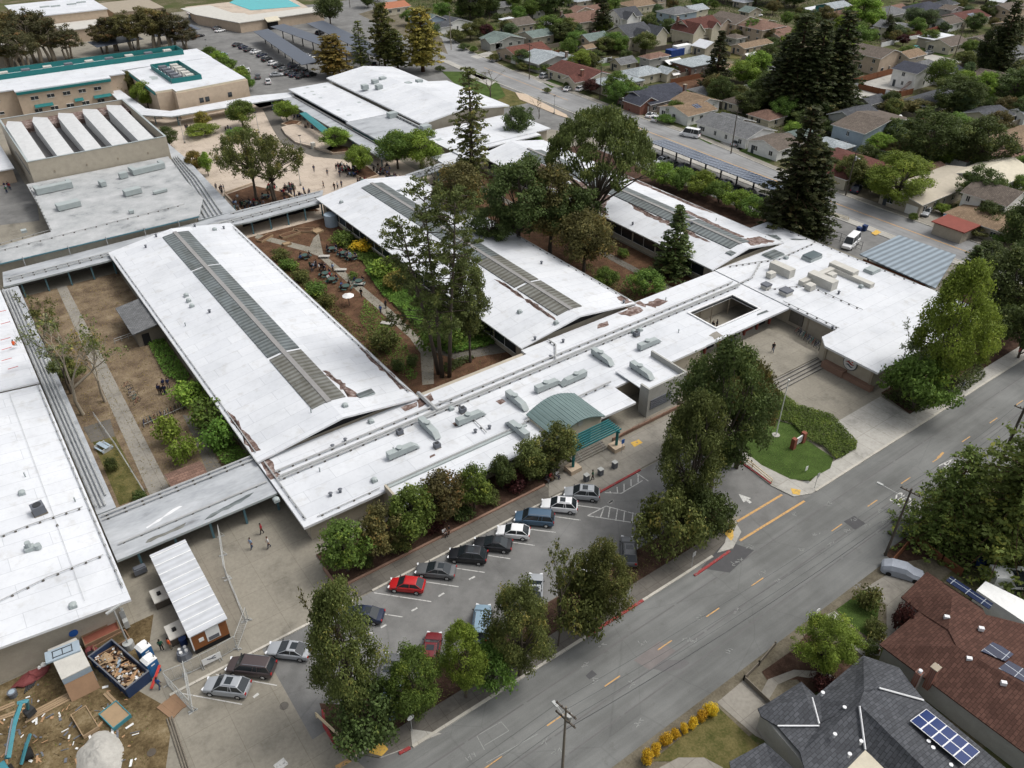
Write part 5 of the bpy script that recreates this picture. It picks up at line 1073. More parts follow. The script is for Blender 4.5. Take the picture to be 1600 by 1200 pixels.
def hpart(o, kind, x0, y0, x1, y1, ze, rise, wm, rm, ov=.5, z0=0):
 """one wing of a house: walls with gable ends, and its roof"""
 mb=MB();cx, cy = (x0+x1)/2,(y0+y1)/2;g = rise*.86
 if kind == 'gx':
  pr = [(y0, z0),(y1, z0),(y1, ze-.05),(cy, ze+g),(y0, ze-.05)];vs = [(x0, p[0], p[1]) for p in pr]+[(x1, p[0], p[1]) for p in pr]
  mb.add(vs, [(4,3,2,1,0),(5,6,7,8,9)]+[(i, (i+1) % 5,(i+1) % 5+5, i+5) for i in range(5)])
 elif kind == 'gy':
  pr = [(x0, z0),(x1, z0),(x1, ze-.05),(cx, ze+g),(x0, ze-.05)];vs = [(p[0], y0, p[1]) for p in pr]+[(p[0], y1, p[1]) for p in pr]
  mb.add(vs, [(0,1,2,3,4),(9,8,7,6,5)]+[(i+5,(i+1) % 5+5,(i+1) % 5, i) for i in range(5)])
 else: mb.box(x0, y0, z0, x1, y1, ze)
 mb.build('wall', wm, o);return roof_mesh(kind, x0, y0, x1, y1, ze+.12, rise, ov).build('roof', [rm, 'trim_white'], o)
HOUSES = []
def house(label, px, py, lx, ly, kind, wm, rm, h=2.8, rise=1.6, extra=(), chimney=None, garage=None, solar=None, rot=0., timber=False, name='house', nw=None, short=None, cat='house', door=True):
 hm = h+rise*.5;x, y = P(px, py, hm);lx *= 1.04;ly *= 1.04;extra = [(e[0],)+tuple(v*1.04 for v in e[1:5])+tuple(e[5:]) for e in extra];o = thing(name, label, cat, (x, y, 0), rot, local=True)
 o['_local'] = 1;x0, x1, y0, y1 = -lx/2, lx/2,-ly/2, ly/2
 rf = hpart(o, kind, x0, y0, x1, y1, h, rise, wm, rm)
 for e in extra:   # (kind, x0, y0, x1, y1, h, rise[, wm, rm])
  hpart(o, e[0], e[1], e[2], e[3], e[4], e[5], e[6], e[7] if len(e) > 7 else wm, e[8] if len(e) > 8 else rm)
 st_ = max(1, round(h/2.7));rn = random.Random(int(px*7+py));nn = 0
 for s in range(st_):
  z0 = 1.0+s*2.7
  for (face, L) in (('w', ly),('s', lx)):
   n = max(1, int(L/(3.6 if nw is None else L/nw+.01)))
   for i in range(n):
    t = (i+.5)/n*L-L/2+rn.uniform(-.3,.3);w_ = rn.choice([.7,1.0,1.3]);nn += 1
    if face == 'w' and garage == 'w' and s == 0 and t < -L/2+4: continue
    if face == 's' and garage == 's' and s == 0 and t > L/2-4: continue
    if nn > 9: continue
    if face == 'w': g=MB().box(x0-.07, t-w_/2, z0, x0, t+w_/2, z0+1.15);f=MB().box(x0-.1, t-w_/2-.1, z0-.1, x0-.072, t+w_/2+.1, z0);f.box(x0-.1, t-w_/2-.1, z0+1.15, x0-.072, t+w_/2+.1, z0+1.25);f.box(x0-.1, t-.03, z0, x0-.072, t+.03, z0+1.15)
    else: g=MB().box(t-w_/2, y0-.07, z0, t+w_/2, y0, z0+1.15);f=MB().box(t-w_/2-.1, y0-.1, z0-.1, t+w_/2+.1, y0-.072, z0);f.box(t-w_/2-.1, y0-.1, z0+1.15, t+w_/2+.1, y0-.072, z0+1.25);f.box(t-.03, y0-.1, z0, t+.03, y0-.072, z0+1.15)
    go = g.build('window', 'glass', o);fo_ = f.build('window_frame', 'trim_white', o);fo_.parent = go
 if garage == 'w': MB().box(x0-.08, y0+.5,0, x0, y0+3.3,2.2).build('garage_door', 'trim_white', o)
 if garage == 's': MB().box(x1-3.6, y0-.08,0, x1-.6, y0,2.2).build('garage_door', 'trim_white', o)
 if door: MB().box(x0-.06, y1-1.9,0, x0, y1-1.0,2.1).build('door', 'door_dark', o)
 if chimney:
  cx, cy = chimney;c=MB();c.box(cx-.45, cy-.4, h*.3, cx+.45, cy+.4, h+rise+.9);c.box(cx-.55, cy-.5, h+rise+.9, cx+.55, cy+.5, h+rise+1.05,1);ch = c.build('chimney', ['brick', 'fascia_tan'], o);ch.parent = rf
 if solar:
  sx_, sy_, sw, sh = solar;k = rise/(ly/2+.5) if kind == 'gx' else rise/(lx/2+.5)
  if kind == 'gx': MB().slab3([(sx_-sw/2, sy_-sh/2, h+.3+(sy_-sh/2+ly/2)*k),(sx_+sw/2, sy_-sh/2, h+.3+(sy_-sh/2+ly/2)*k),(sx_+sw/2, sy_+sh/2, h+.3+(sy_+sh/2+ly/2)*k),(sx_-sw/2, sy_+sh/2, h+.3+(sy_+sh/2+ly/2)*k)],.06).build('solar_panel', 'solar_cells', o)
  else: MB().slab3([(sx_-sw/2, sy_-sh/2, h+.3+(sx_-sw/2+lx/2)*k),(sx_+sw/2, sy_-sh/2, h+.3+(sx_+sw/2+lx/2)*k),(sx_+sw/2, sy_+sh/2, h+.3+(sx_+sw/2+lx/2)*k),(sx_-sw/2, sy_+sh/2, h+.3+(sx_-sw/2+lx/2)*k)],.06).build('solar_panel', 'solar_cells', o)
 if timber:
  t=MB()
  for i in range(5):
   yy = y0+ly*(i+.5)/5;t.box(x0-.05, yy-.07, h*.5, x0-.004, yy+.07, h-.1)
   xx = x0+lx*(i+.5)/5;t.box(xx-.07, y0-.05, h*.5, xx+.07, y0-.004, h-.1)
  t.box(x0-.06, y0-.06, h*.5-.1, x0-.004, y1, h*.5+.05);t.box(x0, y0-.06, h*.5-.1, x1, y0-.004, h*.5+.05);t.build('timber_frame', 'half_timber', o)
 HOUSES.append((short or label.split(' with')[0].split(',')[0], px, py));return o
H = house
H('house with a bright green-grey gable and dark skylights beside the road', 668,24,9,13, 'gy', 'shed_blue', 'shingle_green', 4.2,2.2, chimney=(-3,-3), short='green-grey gabled house')
H('terracotta-roofed house at the top edge behind the golden pines', 612,6,12,11, 'gx', 'wall_cream', 'terracotta', 2.8,1.6, short='terracotta-roofed house')
H('white-fronted house with a dark slate roof beside a tall utility pole', 706,31,13,9, 'gy', 'trim_white', 'shingle_slate', 2.8,2, extra=[('gx', -10,-6,-4,0,2.8,1.6)], short='slate-roofed white house')
H('grey L-shaped house with pale green-grey roof next to the pickup', 785,56,13,10, 'gy', 'wall_grey', 'shingle_green', 2.8,1.7, extra=[('gx', -9,-5,-4,1,2.8,1.5)], short='grey L-shaped house')
H('yellow-walled house with a rust-red roof by the road', 818,74,15,12, 'gx', 'wall_tan', 'shingle_red', 2.8,2, garage='w', short='rust-red roofed yellow house')
H('pale grey-roofed house with a brick chimney, right of the rust-red roof', 852,86,15,12, 'gy', 'wall_grey', 'shingle_pale', 3,1.8, extra=[('gy', 2,-8,9,-2,2.9,1.6)], chimney=(4,-7), short='pale grey-roofed house')
H('cream house with a wide maroon-brown roof and brick chimneys', 908,108,12,19, 'gy', 'wall_cream', 'shingle_maroon', 2.9,2, extra=[('gx', -9.5,-8.5,-4,-3,2.8,1.6)], chimney=(-5.5,-7), garage=None, short='maroon-roofed cream house')
H('low white flat-roofed house behind a plum-coloured tree', 962,126,14,10, 'flat', 'wall_beige', 'shingle_pale', 2.8,.2, short='flat white-roofed house')
H('brick house with a dark slate-blue roof and white garage door', 1022,142,16,14, 'gx', 'brick', 'shingle_dark', 2.9,2.2, extra=[('gy', -11,-6,-4,1,2.8,1.9)], chimney=(7,-6), garage='w', short='slate-blue roofed brick house')
H('white house with tan shingle roof and a solar panel', 1075,165,11,11, 'gx', 'trim_white', 'shingle_tan', 2.8,1.5, extra=[('gy', 2,-1,12,8,3.0,1.6)], solar=(1,-2.5,2.4,2.2), garage='w', short='tan-roofed house with the solar panel')
H('long white house with a grey-green roof near the parked van', 1150,193,11,17, 'gy', 'trim_white', 'shingle_grey', 2.8,1.7, short='long grey-roofed house')
H('small house with an olive roof half hidden by the tall redwood', 1212,218,9,9, 'gx', 'trim_white', 'shingle_taupe', 2.8,1.5, short='olive-roofed house')
H('cream house with a maroon hip roof and small front lawn', 1325,248,14,15, 'hip', 'wall_cream', 'shingle_maroon', 2.9,2, extra=[('hip', -9.5,-6.5,-4,2,2.8,1.6),('flat', -2,-12,4,-6,2.6,.1)], short='maroon hip-roofed house')
H('long beige house with a low tan roof and double garage door', 1462,285,26,9.5, 'gx', 'wall_beige', 'wall_beige', 3,1.0, garage='w', short='long tan-roofed house')
H('white gabled house with four small windows behind a brown roof', 1560,296,10,9, 'gy', 'trim_white', 'shingle_taupe', 5.2,2.0, nw=4, short='white gabled house')
H('low brown-roofed house and carport at the right edge', 1553,331,14,12, 'hip', 'wall_beige', 'shingle_tan', 2.7,1.3, extra=[('flat', -13,-1,-6,5,2.5,.1, 'wall_beige', 'door_maroon')], short='low brown-roofed house')
H('grey-green roofed cottage behind the rust-red roof', 838,50,10,9, 'gx', 'wall_beige', 'shingle_green', 3,1.6, short='grey-green roofed cottage')
H('brown gabled house with brick dormer above the rust-red roof', 808,32,11,9, 'gx', 'wall_beige', 'shingle_taupe', 3.2,2.0, short='brown gabled house')
H('half-timbered cream house with a brown roof and tall white chimney', 905,25,15,10, 'gx', 'wall_cream', 'shingle_rose', 5.2,2.8, timber=True, extra=[('gy', 2,-7.5,7,-3,5.0,2.4)], chimney=(-7.8,2), short='brown-roofed half-timbered house')
H('half-timbered grey-blue house left of the mint-green house', 975,18,11,9, 'gx', 'trim_white', 'shingle_slate', 5.6,3, timber=True, extra=[('gy', -4.5,-7,.5,-3,5.4,2.6)], short='grey-blue half-timbered house')
H('cream house with steep blue-grey gables in front of the half-timbered one', 985,44,12,12, 'gx', 'wall_cream', 'shingle_slate', 4.8,3.2, extra=[('gy', -3.5,-9.5,1,-5,4.7,2.8),('gy', 5,-9,10.5,-2,4.5,2.8)], short='steep blue-grey gabled house')
H('half-timbered cream house with a dark brown steep roof and brick porch', 1088,34,16,11, 'gx', 'wall_cream', 'shingle_maroon', 5.2,3, timber=True, extra=[('gy', -9.5,-8,-4,3,4.6,3.4),('gy', 1,-7.4,5,-4,5.2,2.2)], chimney=(-8.5,2), short='dark brown half-timbered house')
H('mint-green two-storey house with grey hip roof', 1058,14,13,10, 'hip', 'glass_light' if 0 else 'shed_blue', 'shingle_grey', 5.4,1.8, short='mint-green house')
H('pinkish two-storey house with taupe roof and row of small windows', 1148,26,15,14, 'gy', 'shingle_rose' if 0 else 'wall_tan', 'shingle_taupe', 5.4,2.2, extra=[('gy', -12,-4,-6,6,5.3,2.0)], short='pinkish two-storey house')
H('pale taupe house behind the small white canopy, right of the pinkish house', 1190,36,13,12, 'hip', 'wall_tan', 'shingle_rose', 5,2, short='taupe house')
H('tiny cream garden house with door and two windows on the green lawn', 974,93,7,5.4, 'gx', 'wall_cream', 'shingle_grey', 2.4,1.6, nw=1, name='garden_house', short='tiny cream garden house')
H('cream garage house with a pale grey hip roof behind the brick house', 1005,108,12,8.5, 'hip', 'wall_cream', 'shingle_pale', 2.8,1.5, extra=[('gy', 4,-7,9,-2,2.7,1.4)], short='pale hip-roofed garage house')
H('flat grey-roofed brick building beside the white canopy', 1090,96,15,9, 'flat', 'brick', 'shingle_pale', 3,.2, name='workshop', short='flat-roofed brick building')
H('tan-roofed outbuilding near the green lawn', 1175,67,15,6, 'gx', 'wall_tan', 'shingle_tan', 2.6,1.0, name='outbuilding', short='tan-roofed outbuilding')
H('pale mint two-storey house with a taupe roof', 1364,186,20,9, 'gy', 'shed_blue', 'shingle_taupe', 5.4,1.6, extra=[('gx', -3,3,8,11,5.2,1.8, 'wall_grey', 'shingle_slate')], nw=2, rot=PI/2*0+.0, short='pale mint house')
H('small grey hip-roofed garage left of the pale mint house', 1300,222,7,8, 'hip', 'wall_grey', 'shingle_pale', 2.5,1.2, nw=1, name='garage', short='grey hip-roofed garage')
H('white barn-like house with a cream roof behind the small boat', 1552,264,16,10, 'gx', 'trim_white', 'fascia_tan' if 0 else 'wall_cream', 3.4,2.0, short='white barn-like house')
H('long low orange-tan roofed building at the right edge', 1590,213,22,9, 'gx', 'wall_tan', 'shingle_tan', 3,1.2, short='orange-tan roofed building')
H('brown-roofed beige building below the orange-tan one at the right edge', 1592,240,14,8, 'gx', 'wall_beige', 'shingle_rose', 3,1.2, short='brown-roofed beige building')
H('white house with a slate roof and wooden deck stairs', 1432,103,12,8, 'gy', 'trim_white', 'shingle_dark', 5.2,1.6, extra=[('gx', 6,-8,14,0,4.4,1.4)], nw=2, short='slate-roofed house with the deck')
H('tan two-storey house with taupe roof beside the red-brown fence', 1368,77,13,13, 'gy', 'wall_tan', 'shingle_taupe', 5.4,2.0, short='tan two-storey house')
H('beige bungalow with a bay window behind the front lawn and two parked cars', 1482,62,12,9, 'gx', 'wall_cream', 'shingle_taupe', 2.9,1.8, extra=[('flat', -3,4,10,10,3.2,.1, 'wall_beige', 'roof_white')], short='beige bungalow')
H('grey-roofed long house behind the pointed cypress', 1400,40,17,10, 'hip', 'wall_cream', 'shingle_grey', 2.8,1.5, short='grey-roofed long house')
H('big house with a dark slate hip roof near the top edge', 1445,8,18,13, 'hip', 'wall_beige', 'shingle_dark', 3.2,2.6, short='dark slate hip-roofed house')
H('maroon-roofed house with pale solar panels on its roof', 1508,22,18,12, 'gx', 'wall_cream', 'shingle_maroon', 3,2, solar=(0,-3,5,2.2), short='maroon house with solar panels')
H('cream gabled house with arched window below the dark slate roof', 1480,30,9,8, 'gx', 'trim_white', 'shingle_taupe', 3,1.8, short='cream gabled house')
H('grey hip-roofed house near the top edge, left of the dark slate roof', 1390,14,14,12, 'hip', 'wall_grey', 'shingle_grey', 3,2, short='grey hip-roofed house')
H('teal-walled house with a pale roof near the top edge', 1303,6,12,9, 'gx', 'teal_light', 'shingle_pale', 5.2,1.4, short='teal-walled house')
H('white flat roof glimpsed among dark trees near the top edge', 1275,14,9,7, 'flat', 'wall_grey', 'roof_white', 2.8,.2, short='white flat roof')
H('brown hip-roofed house with small chimney among redwoods near the top', 1322,18,14,11, 'hip', 'wall_beige', 'shingle_rose', 3.2,2.2, chimney=(3,0), short='brown hip-roofed house')
H('pink-roofed house just left of the dark redwood mass', 1214,47,11,12, 'gx', 'wall_tan', 'shingle_rose', 3,1.8, short='pink-roofed house')
H('orange-brown roofed long house at the top centre', 925,11,17,8, 'gx', 'wall_tan', 'shingle_rose', 3,1.6, short='orange-brown roofed house')
H('wide tan-roofed house at the top edge right of the tall conifer', 1000,2,18,11, 'hip', 'wall_cream', 'shingle_tan', 3,1.8, short='wide tan-roofed house')
H('two-storey beige house with dark red base at the top right', 1575,8,15,10, 'gx', 'wall_tan', 'shingle_taupe', 5.2,1.6, short='two-storey beige house')
H('yellow house with tan roof at the right edge', 1590,35,13,12, 'gx', 'wall_tan', 'shingle_tan', 3,1.6, short='yellow house')
H('grey two-storey house with white porch at the right edge', 1580,78,10,9, 'gx', 'wall_grey', 'shingle_grey', 4.8,2, short='grey two-storey house')
H('small slate-roofed house half hidden behind the dark trees at right', 1545,174,10,9, 'gx', 'wall_cream', 'shingle_slate', 2.8,1.6, short='half-hidden slate-roofed house')
H('grey-roofed long shed behind the dark brown bushes', 1455,150,20,7, 'gx', 'wall_grey', 'shingle_slate', 3,1.2, short='grey-roofed long shed', name='shed')
H('small red-brown garden shed behind the long tan roof', 1455,261,6.5,5, 'gx', 'rust_red', 'shingle_rose', 2.2,1.1, nw=1, name='garden_shed', short='red-brown garden shed', cat='shed')
H('dark-roofed house at the top centre beside a pink canopy', 742,3,12,9, 'gx', 'wall_beige', 'shingle_slate', 2.8,1.6, short='dark-roofed house')
H('tan garden shed among the bushes behind the maroon-roofed house', 918,72,4,3.5, 'gx', 'wall_tan', 'shingle_tan', 3.2,1, nw=1, name='garden_shed', short='tan garden shed', cat='shed')
# pool hall block at the top left
pb = thing('pool_building', 'low tan building with a pale roof beside the turquoise swimming pool', 'building', (130,365,0))
MB().prism([(110,386),(119,358),(158,361),(158,371),(122,371),(119,386),(120,402),(112,402)],0,3.8).build('wall', 'wall_tan', pb)
MB().prism([(109.5,386.5),(118.6,357.5),(158.5,360.5),(158.5,371.5),(128,371.5),(128,376),(124,380),(122,404),(109,404)],3.8,4.1).build('roof', 'duct_tan', pb)
MB().box(131,356.6,0,135,359,3.4).build('entrance_door', 'dark', pb);MB().slab3([(130,358.9,4.6),(130,355.5,3.5),(136,356,3.5),(136,359.2,4.6)],.3).build('awning', 'wall_cream', pb)
pw=MB();pw.sheet([P(358,4,.2), P(392,16,.2), P(470,10,.2), P(440,-6,.2), P(380,-8,.2)],.2)
struct('pool_water', pw, 'pool_water');sheetp('pool_deck', [(118,371.5),(162,371.5),(170,430),(118,430)],.12, 'plaza_paving', False)
gm = thing('sports_hall', 'large white-roofed tan sports hall at the top left corner', 'building', (60,400,0))
MB().box(44,397,0,77,430,8).build('wall', 'wall_tan', gm);MB().box(43.6,396.6,8,77.4,430.5,8.4).build('roof', 'roof_white', gm);MB().box(55,380,0,82,397,4.6).build('wall', 'wall_tan', gm);MB().box(54.6,379.6,4.6,82.4,396.6,4.9).build('roof', 'duct_tan', gm)
for px, py in ((70,11),(87,10),(112,7),(127,4)): x, y = P(px, py, 8.4);MB().box(x-1.8, y-.8,8.4, x+1.8, y+.8,8.8).build('roof_vent', 'duct', gm)
gm2 = thing('locker_block', 'tan corrugated annex right of the sports hall, behind the eucalyptus trees', 'building', (95,405,0));MB().box(80,398,0,100,425,6).build('wall', 'wall_tan', gm2);MB().box(79.6,397.6,6,100.4,425.4,6.3).build('roof', 'fascia_tan', gm2)
sw_ = thing('stair_wing', 'pale low building with curved edge at the left edge behind eucalyptus trees', 'building', (18,370,0));MB().box(4,352,0,32,384,5).build('wall', 'wall_beige', sw_);MB().box(3.6,351.6,5,32.4,384.4,5.3).build('roof', 'duct_tan', sw_)
# ---- the two houses at the bottom right, roofs laid out from their eaves and ridges
def roofpoly(o, faces, m, name='roof', th=.14):
 mb=MB()
 for f in faces: mb.slab3([(*P(a, b, c), c) for a, b, c in f], th)
 return mb.build(name, m, o)
bh = thing('ranch_house', 'long brown-shingled house with navy solar panels at the bottom right corner', 'house', (*P(1500,1020),0))
E_, R_ = 3.0,5.0
roofpoly(bh, [
 [(1408,933, E_),(1448,893, E_+.2),(1488,932,4.6)],[(1448,893, E_+.2),(1535,950, E_+.2),(1540,960,4.6),(1488,932,4.6)],
 [(1408,933, E_),(1488,932,4.6),(1540,960,4.6),(1482,984,5.0),(1436,955, E_)],
 [(1436,955, E_),(1482,984,5.0),(1495,1010,5.0),(1374,1007, E_)],
 [(1374,1007, E_),(1495,1010,5.0),(1700,1130,5.0),(1700,1250, E_)],
 [(1540,960,4.6),(1640,985, E_),(1640,1020,4.2),(1495,1010,5.0),(1482,984,5.0)],
 [(1495,1010,5.0),(1640,1020,4.2),(1700,1060,4.2),(1700,1130,5.0)]], 'shingle_brown')
wv = [P(1415,938, E_), P(1440,957, E_), P(1383,1008, E_), P(1700,1245, E_), P(1700,1060, E_), P(1620,985, E_), P(1535,958, E_), P(1450,903, E_)]
MB().prism(wv, 0, E_-.15).build('wall', 'wall_grey', bh)
for a, b in (((1515,1120),(1528,1130)),((1530,1132),(1542,1142))): pa, pb_ = P(*a, 1.6), P(*b, 1.6);MB().obox(((pa[0]+pb_[0])/2,(pa[1]+pb_[1])/2,1.6),(1.6,.3,1.0), math.atan2(pb_[1]-pa[1], pb_[0]-pa[0])).build('window', 'glass', bh)
for q in ([(1551,1003),(1566,1010),(1584,1022),(1571,1033),(1533,1017)],[(1576,1032),(1640,1066),(1628,1080),(1560,1044)]):
 MB().slab3([(*P(a, b, 5.0),5.0) for a, b in q],.08).build('solar_panel', 'solar_cells', bh)
MB().slab3([(*P(a, b, 3.9),3.9-.0) for a, b in ((1486,900),(1552,943),(1546,952),(1478,907))],.08).build('solar_panel', 'solar_cells', bh)
for px, py in ((1462,1042),(1514,1030),(1568,1068),(1479,965),(1533,983)): x, y = P(px, py, 4.7);MB().obox((x, y, 4.75),(.35,.5,.4),.7).build('roof_vent', 'fascia_white', bh)
x, y = P(1460,1048,4.6);c=MB();c.box(x-.35, y-.3,2, x+.35, y+.3,5.1);c.box(x-.42, y-.37,5.1, x+.42, y+.37,5.2,1);c.build('chimney', ['brick', 'fascia_tan'], bh)
sh_ = thing('slate_roof_house', 'blue-slate roofed house with white valley flashings and a blue solar panel at the bottom right', 'house', (*P(1380,1120),0))
ze, zr = 3.0,5.2
roofpoly(sh_, [
 [(1184,1107, ze),(1200,1098, ze),(1252,1065, ze),(1272,1087,4.2),(1262,1075,4.0)][:3]+[(1262,1092,4.3)],
 [(1252,1065, ze),(1275,1087, ze+.3),(1280,1130,3.4),(1262,1092,4.3)],
 [(1184,1107, ze),(1262,1092,4.3),(1280,1132,3.4),(1214,1134,3.2),(1190,1120, ze)],
 [(1275,1087, ze),(1349,1024, ze),(1350,1080,5.0),(1342,1100,5.2),(1280,1130,3.4)],
 [(1349,1024, ze),(1405,1043, ze),(1374,1074,5.0),(1350,1080,5.0)],
 [(1405,1043, ze),(1425,1070, ze),(1445,1095, ze),(1374,1074,5.0)],
 [(1374,1074,5.0),(1445,1095, ze),(1590,1215, ze),(1480,1235,5.4),(1342,1100,5.2),(1350,1080,5.0)],
 [(1342,1100,5.2),(1352,1172,3.4),(1250,1175,3.4),(1214,1134,3.2),(1280,1131,3.4)],
 [(1250,1175,3.4),(1352,1172,3.4),(1310,1230, ze),(1270,1250, ze)],
 [(1342,1100,5.2),(1480,1235,5.4),(1430,1245,3.4),(1352,1172,3.4)]], 'shingle_slate')
MB().prism([P(1190,1110, ze), P(1252,1071, ze), P(1278,1090, ze), P(1349,1030, ze), P(1400,1047, ze), P(1440,1097, ze), P(1580,1215, ze), P(1480,1290, ze), P(1290,1260, ze), P(1255,1190, ze), P(1200,1125, ze)],0, ze-.2).build('wall', 'wall_grey', sh_)
for a, b in (((1269,1090,3.6),(1280,1131,3.52)),((1280,1134,3.55),(1215,1134,3.35)),((1343,1103,5.3),(1352,1171,3.6)),((1374,1075,5.1),(1443,1094,3.2))): MB().tube([(*P(*a), a[2]),(*P(*b), b[2])],.09,5).build('valley_flashing', 'fascia_white', sh_)
MB().slab3([(*P(a, b, 3.35),3.4) for a, b in ((1352,1172),(1385,1205),(1330,1240),(1310,1215))],.06).build('flat_roof', 'wall_cream', sh_)
q = [(*P(1447,1108,4.0),4.05),(*P(1531,1175,4.0),4.05),(*P(1507,1196,4.9),4.9),(*P(1422,1126,4.9),4.9)]
MB().slab3(q, .06).build('solar_panel', 'fascia_white', sh_);A0, A1, A2, A3 = [Vector(v) for v in q];up_ = Vector((0,0,.02))
for i in range(5):
 for j in range(2):
  def L_(u, v): return A0.lerp(A1, u).lerp(A3.lerp(A2, u), v)+up_
  MB().slab3([L_(i/5+.012, j/2+.025), L_((i+1)/5-.012, j/2+.025), L_((i+1)/5-.012,(j+1)/2-.025), L_(i/5+.012,(j+1)/2-.025)],.015).build('solar_cell_block', 'solar_blue' if 'solar_blue' in MATS else 'container_blue', sh_)
for px, py in ((1386,1116),(1304,1149),(1319,1107),(1389,1163),(1450,1160),(1457,1170),(1422,1187),(1345,1160),(1327,1180),(1285,1084),(1485,1197)): x, y = P(px, py, 4.4);m_=MB();m_.cyl((x, y, 4.1),.1,.5,7);m_.cyl((x, y, 4.55),.19,.1,7);m_.build('roof_vent', 'fascia_white', sh_)
x, y = P(1432,1062,3);c=MB();c.box(x-.35, y-.3,1, x+.35, y+.3,4.2);c.cyl((x, y, 4.2),.2,.3,8,1);c.build('chimney', ['brick', 'fascia_white'], sh_)
gh = thing('slate_garage', 'corner of a dark slate roof at the bottom edge beside the slate-roofed house', 'house', (*P(1215,1215),0))
roofpoly(gh, [[(1140,1190,2.8),(1195,1160,2.8),(1240,1200,3.6),(1230,1260,3.0),(1150,1260,3.0)]], 'shingle_slate');MB().prism([P(1150,1195,2.6), P(1193,1168,2.6), P(1225,1200,2.6), P(1200,1250,2.6)],0,2.5).build('wall', 'wall_grey', gh)
# ground around them
sheetp('driveway', [(1120,1098),(1163,1062),(1218,1110),(1250,1175),(1200,1160),(1180,1150)],.05, 'concrete')
sheetp('front_garden_lawn', [(1018,1190),(1122,1105),(1185,1165),(1150,1210),(1090,1185),(1050,1190)],.045, 'lawn_dry')
sheetp('front_garden_path', [(1030,1200),(1060,1184),(1100,1184),(1130,1200),(1120,1230),(1030,1230)],.05, 'concrete')
sheetp('driveway', [(1282,965),(1305,955),(1345,1000),(1378,1008),(1374,1025),(1345,1023)],.05, 'concrete_pale')
sheetp('driveway', [(1350,920),(1400,890),(1452,905),(1408,932),(1436,950),(1378,1008),(1352,1000),(1385,985),(1385,945)],.05, 'concrete')
sheetp('front_garden_lawn', [(1306,953),(1350,922),(1375,940),(1370,975),(1378,990),(1360,998),(1340,985)],.06, 'lawn')
sheetp('front_garden_bed', [(1240,1015),(1260,990),(1340,1020),(1340,1040),(1270,1085),(1245,1062),(1200,1065),(1190,1050)],.05, 'mulch')
sheetp('curved_garden_path', [(1190,1110),(1185,1090),(1200,1062),(1240,1047),(1290,1050),(1305,1060),(1280,1062),(1245,1057),(1215,1070),(1202,1092),(1205,1105)],.06, 'concrete')
sheetp('muddy_bed', [(1380,865),(1470,800),(1620,850),(1620,940),(1560,900),(1470,870),(1400,880)],.04, 'mulch')
# suburb ground patches
for pts, m, nm in (([(925,92),(985,92),(1050,80),(1000,103),(940,103)], 'lawn', 'back_lawn'),([(1080,72),(1150,66),(1160,92),(1100,92)], 'lawn_dry', 'back_lawn'),([(845,127),(870,122),(882,131),(862,138)], 'lawn', 'house_lawn'),([(930,158),(965,147),(985,165),(970,173)], 'lawn', 'house_lawn'),
                   ([(1068,205),(1085,198),(1125,222),(1110,226)], 'lawn', 'house_lawn'),([(1150,232),(1175,226),(1210,245),(1200,258)], 'lawn', 'house_lawn'),([(1293,288),(1312,282),(1322,290),(1308,296)], 'lawn', 'house_lawn'),([(1432,70),(1490,85),(1480,90),(1430,76)], 'lawn', 'house_lawn'),
                   ([(830,122),(850,117),(865,123),(845,130)], 'concrete_pale', 'house_driveway'),([(975,170),(995,168),(1010,176),(992,181)], 'concrete_pale', 'house_driveway'),([(1125,222),(1145,215),(1165,232),(1150,237)], 'concrete_pale', 'house_driveway'),([(1425,328),(1460,318),(1475,340),(1450,348)], 'concrete', 'house_driveway'),([(1468,352),(1520,338),(1540,372),(1510,372)], 'concrete', 'house_driveway'),
                   ([(735,88),(765,80),(775,86),(745,92)], 'concrete_pale', 'house_driveway'),([(1415,82),(1420,78),(1470,88),(1510,97),(1470,100)], 'concrete_pale', 'side_street'),([(1055,120),(1110,118),(1125,140),(1060,142)], 'mulch_red', 'back_garden'),([(1325,130),(1400,112),(1440,130),(1400,150),(1320,160)], 'concrete_pale', 'back_patio'),([(1330,125),(1395,108),(1400,114),(1335,133)], 'lawn', 'back_lawn'),
                   ([(1285,280),(1300,297),(1330,305),(1345,297),(1320,282)], 'concrete', 'house_driveway'),([(560,22),(640,60),(700,85),(690,60),(640,25),(600,10)], 'verge', 'roadside_verge'),([(1530,240),(1560,250),(1540,262),(1510,262)], 'earth_suburb', 'back_yard')):
 sheetp(nm, pts, .035, m)
vr = rect('roadside_verge', 170.4,60,176,120,.015, 'verge')
# ================================================================== trees and plants
T = TRN
fr = [('street', 544,893,822,70, None, 'green'),('street', 598,870,790,66, 'leaf_rust', 'rusty olive'),('street', 648,846,765,72, None, 'green'),('street', 695,818,740,64, 'leaf_rust', 'rusty olive'),('street', 741,797,727,54, 'leaf_green', 'green'),('street', 785,765,713,36, 'leaf_dark', 'dark'),('street', 828,752,690,50, 'leaf_olive', 'olive'),('street', 871,733,661,58, 'leaf_olive', 'olive')]
for i, (k_, a, b, c, w_, m, cl) in enumerate(fr): T(k_, a, b, c, w_, '%s street tree, %s from the left in the row along the office wall' % (cl, ORD[i]), m, 'street trees along the office wall')
T('big', 556,1128,912,118, 'tall olive-green tree at the corner of the west driveway', 'leaf_olive');T('bare', 520,1090,925,90, 'thin brownish tree behind the tall olive-green corner tree', 'leaf_rust')
T('bushy', 580,1155,1080,110, 'dark low bush under the tall tree at the driveway corner', 'leaf_dark', cat='bush')
T('big', 655,1122,1015,84, 'green tree over the strip, right of the tall corner tree', 'leaf_green');T('big', 728,1090,975,74, 'bright green tree beside the maroon parked car', 'leaf_bright');T('big', 812,1055,915,98, 'broad olive tree in the middle of the planting strip', 'leaf_olive')
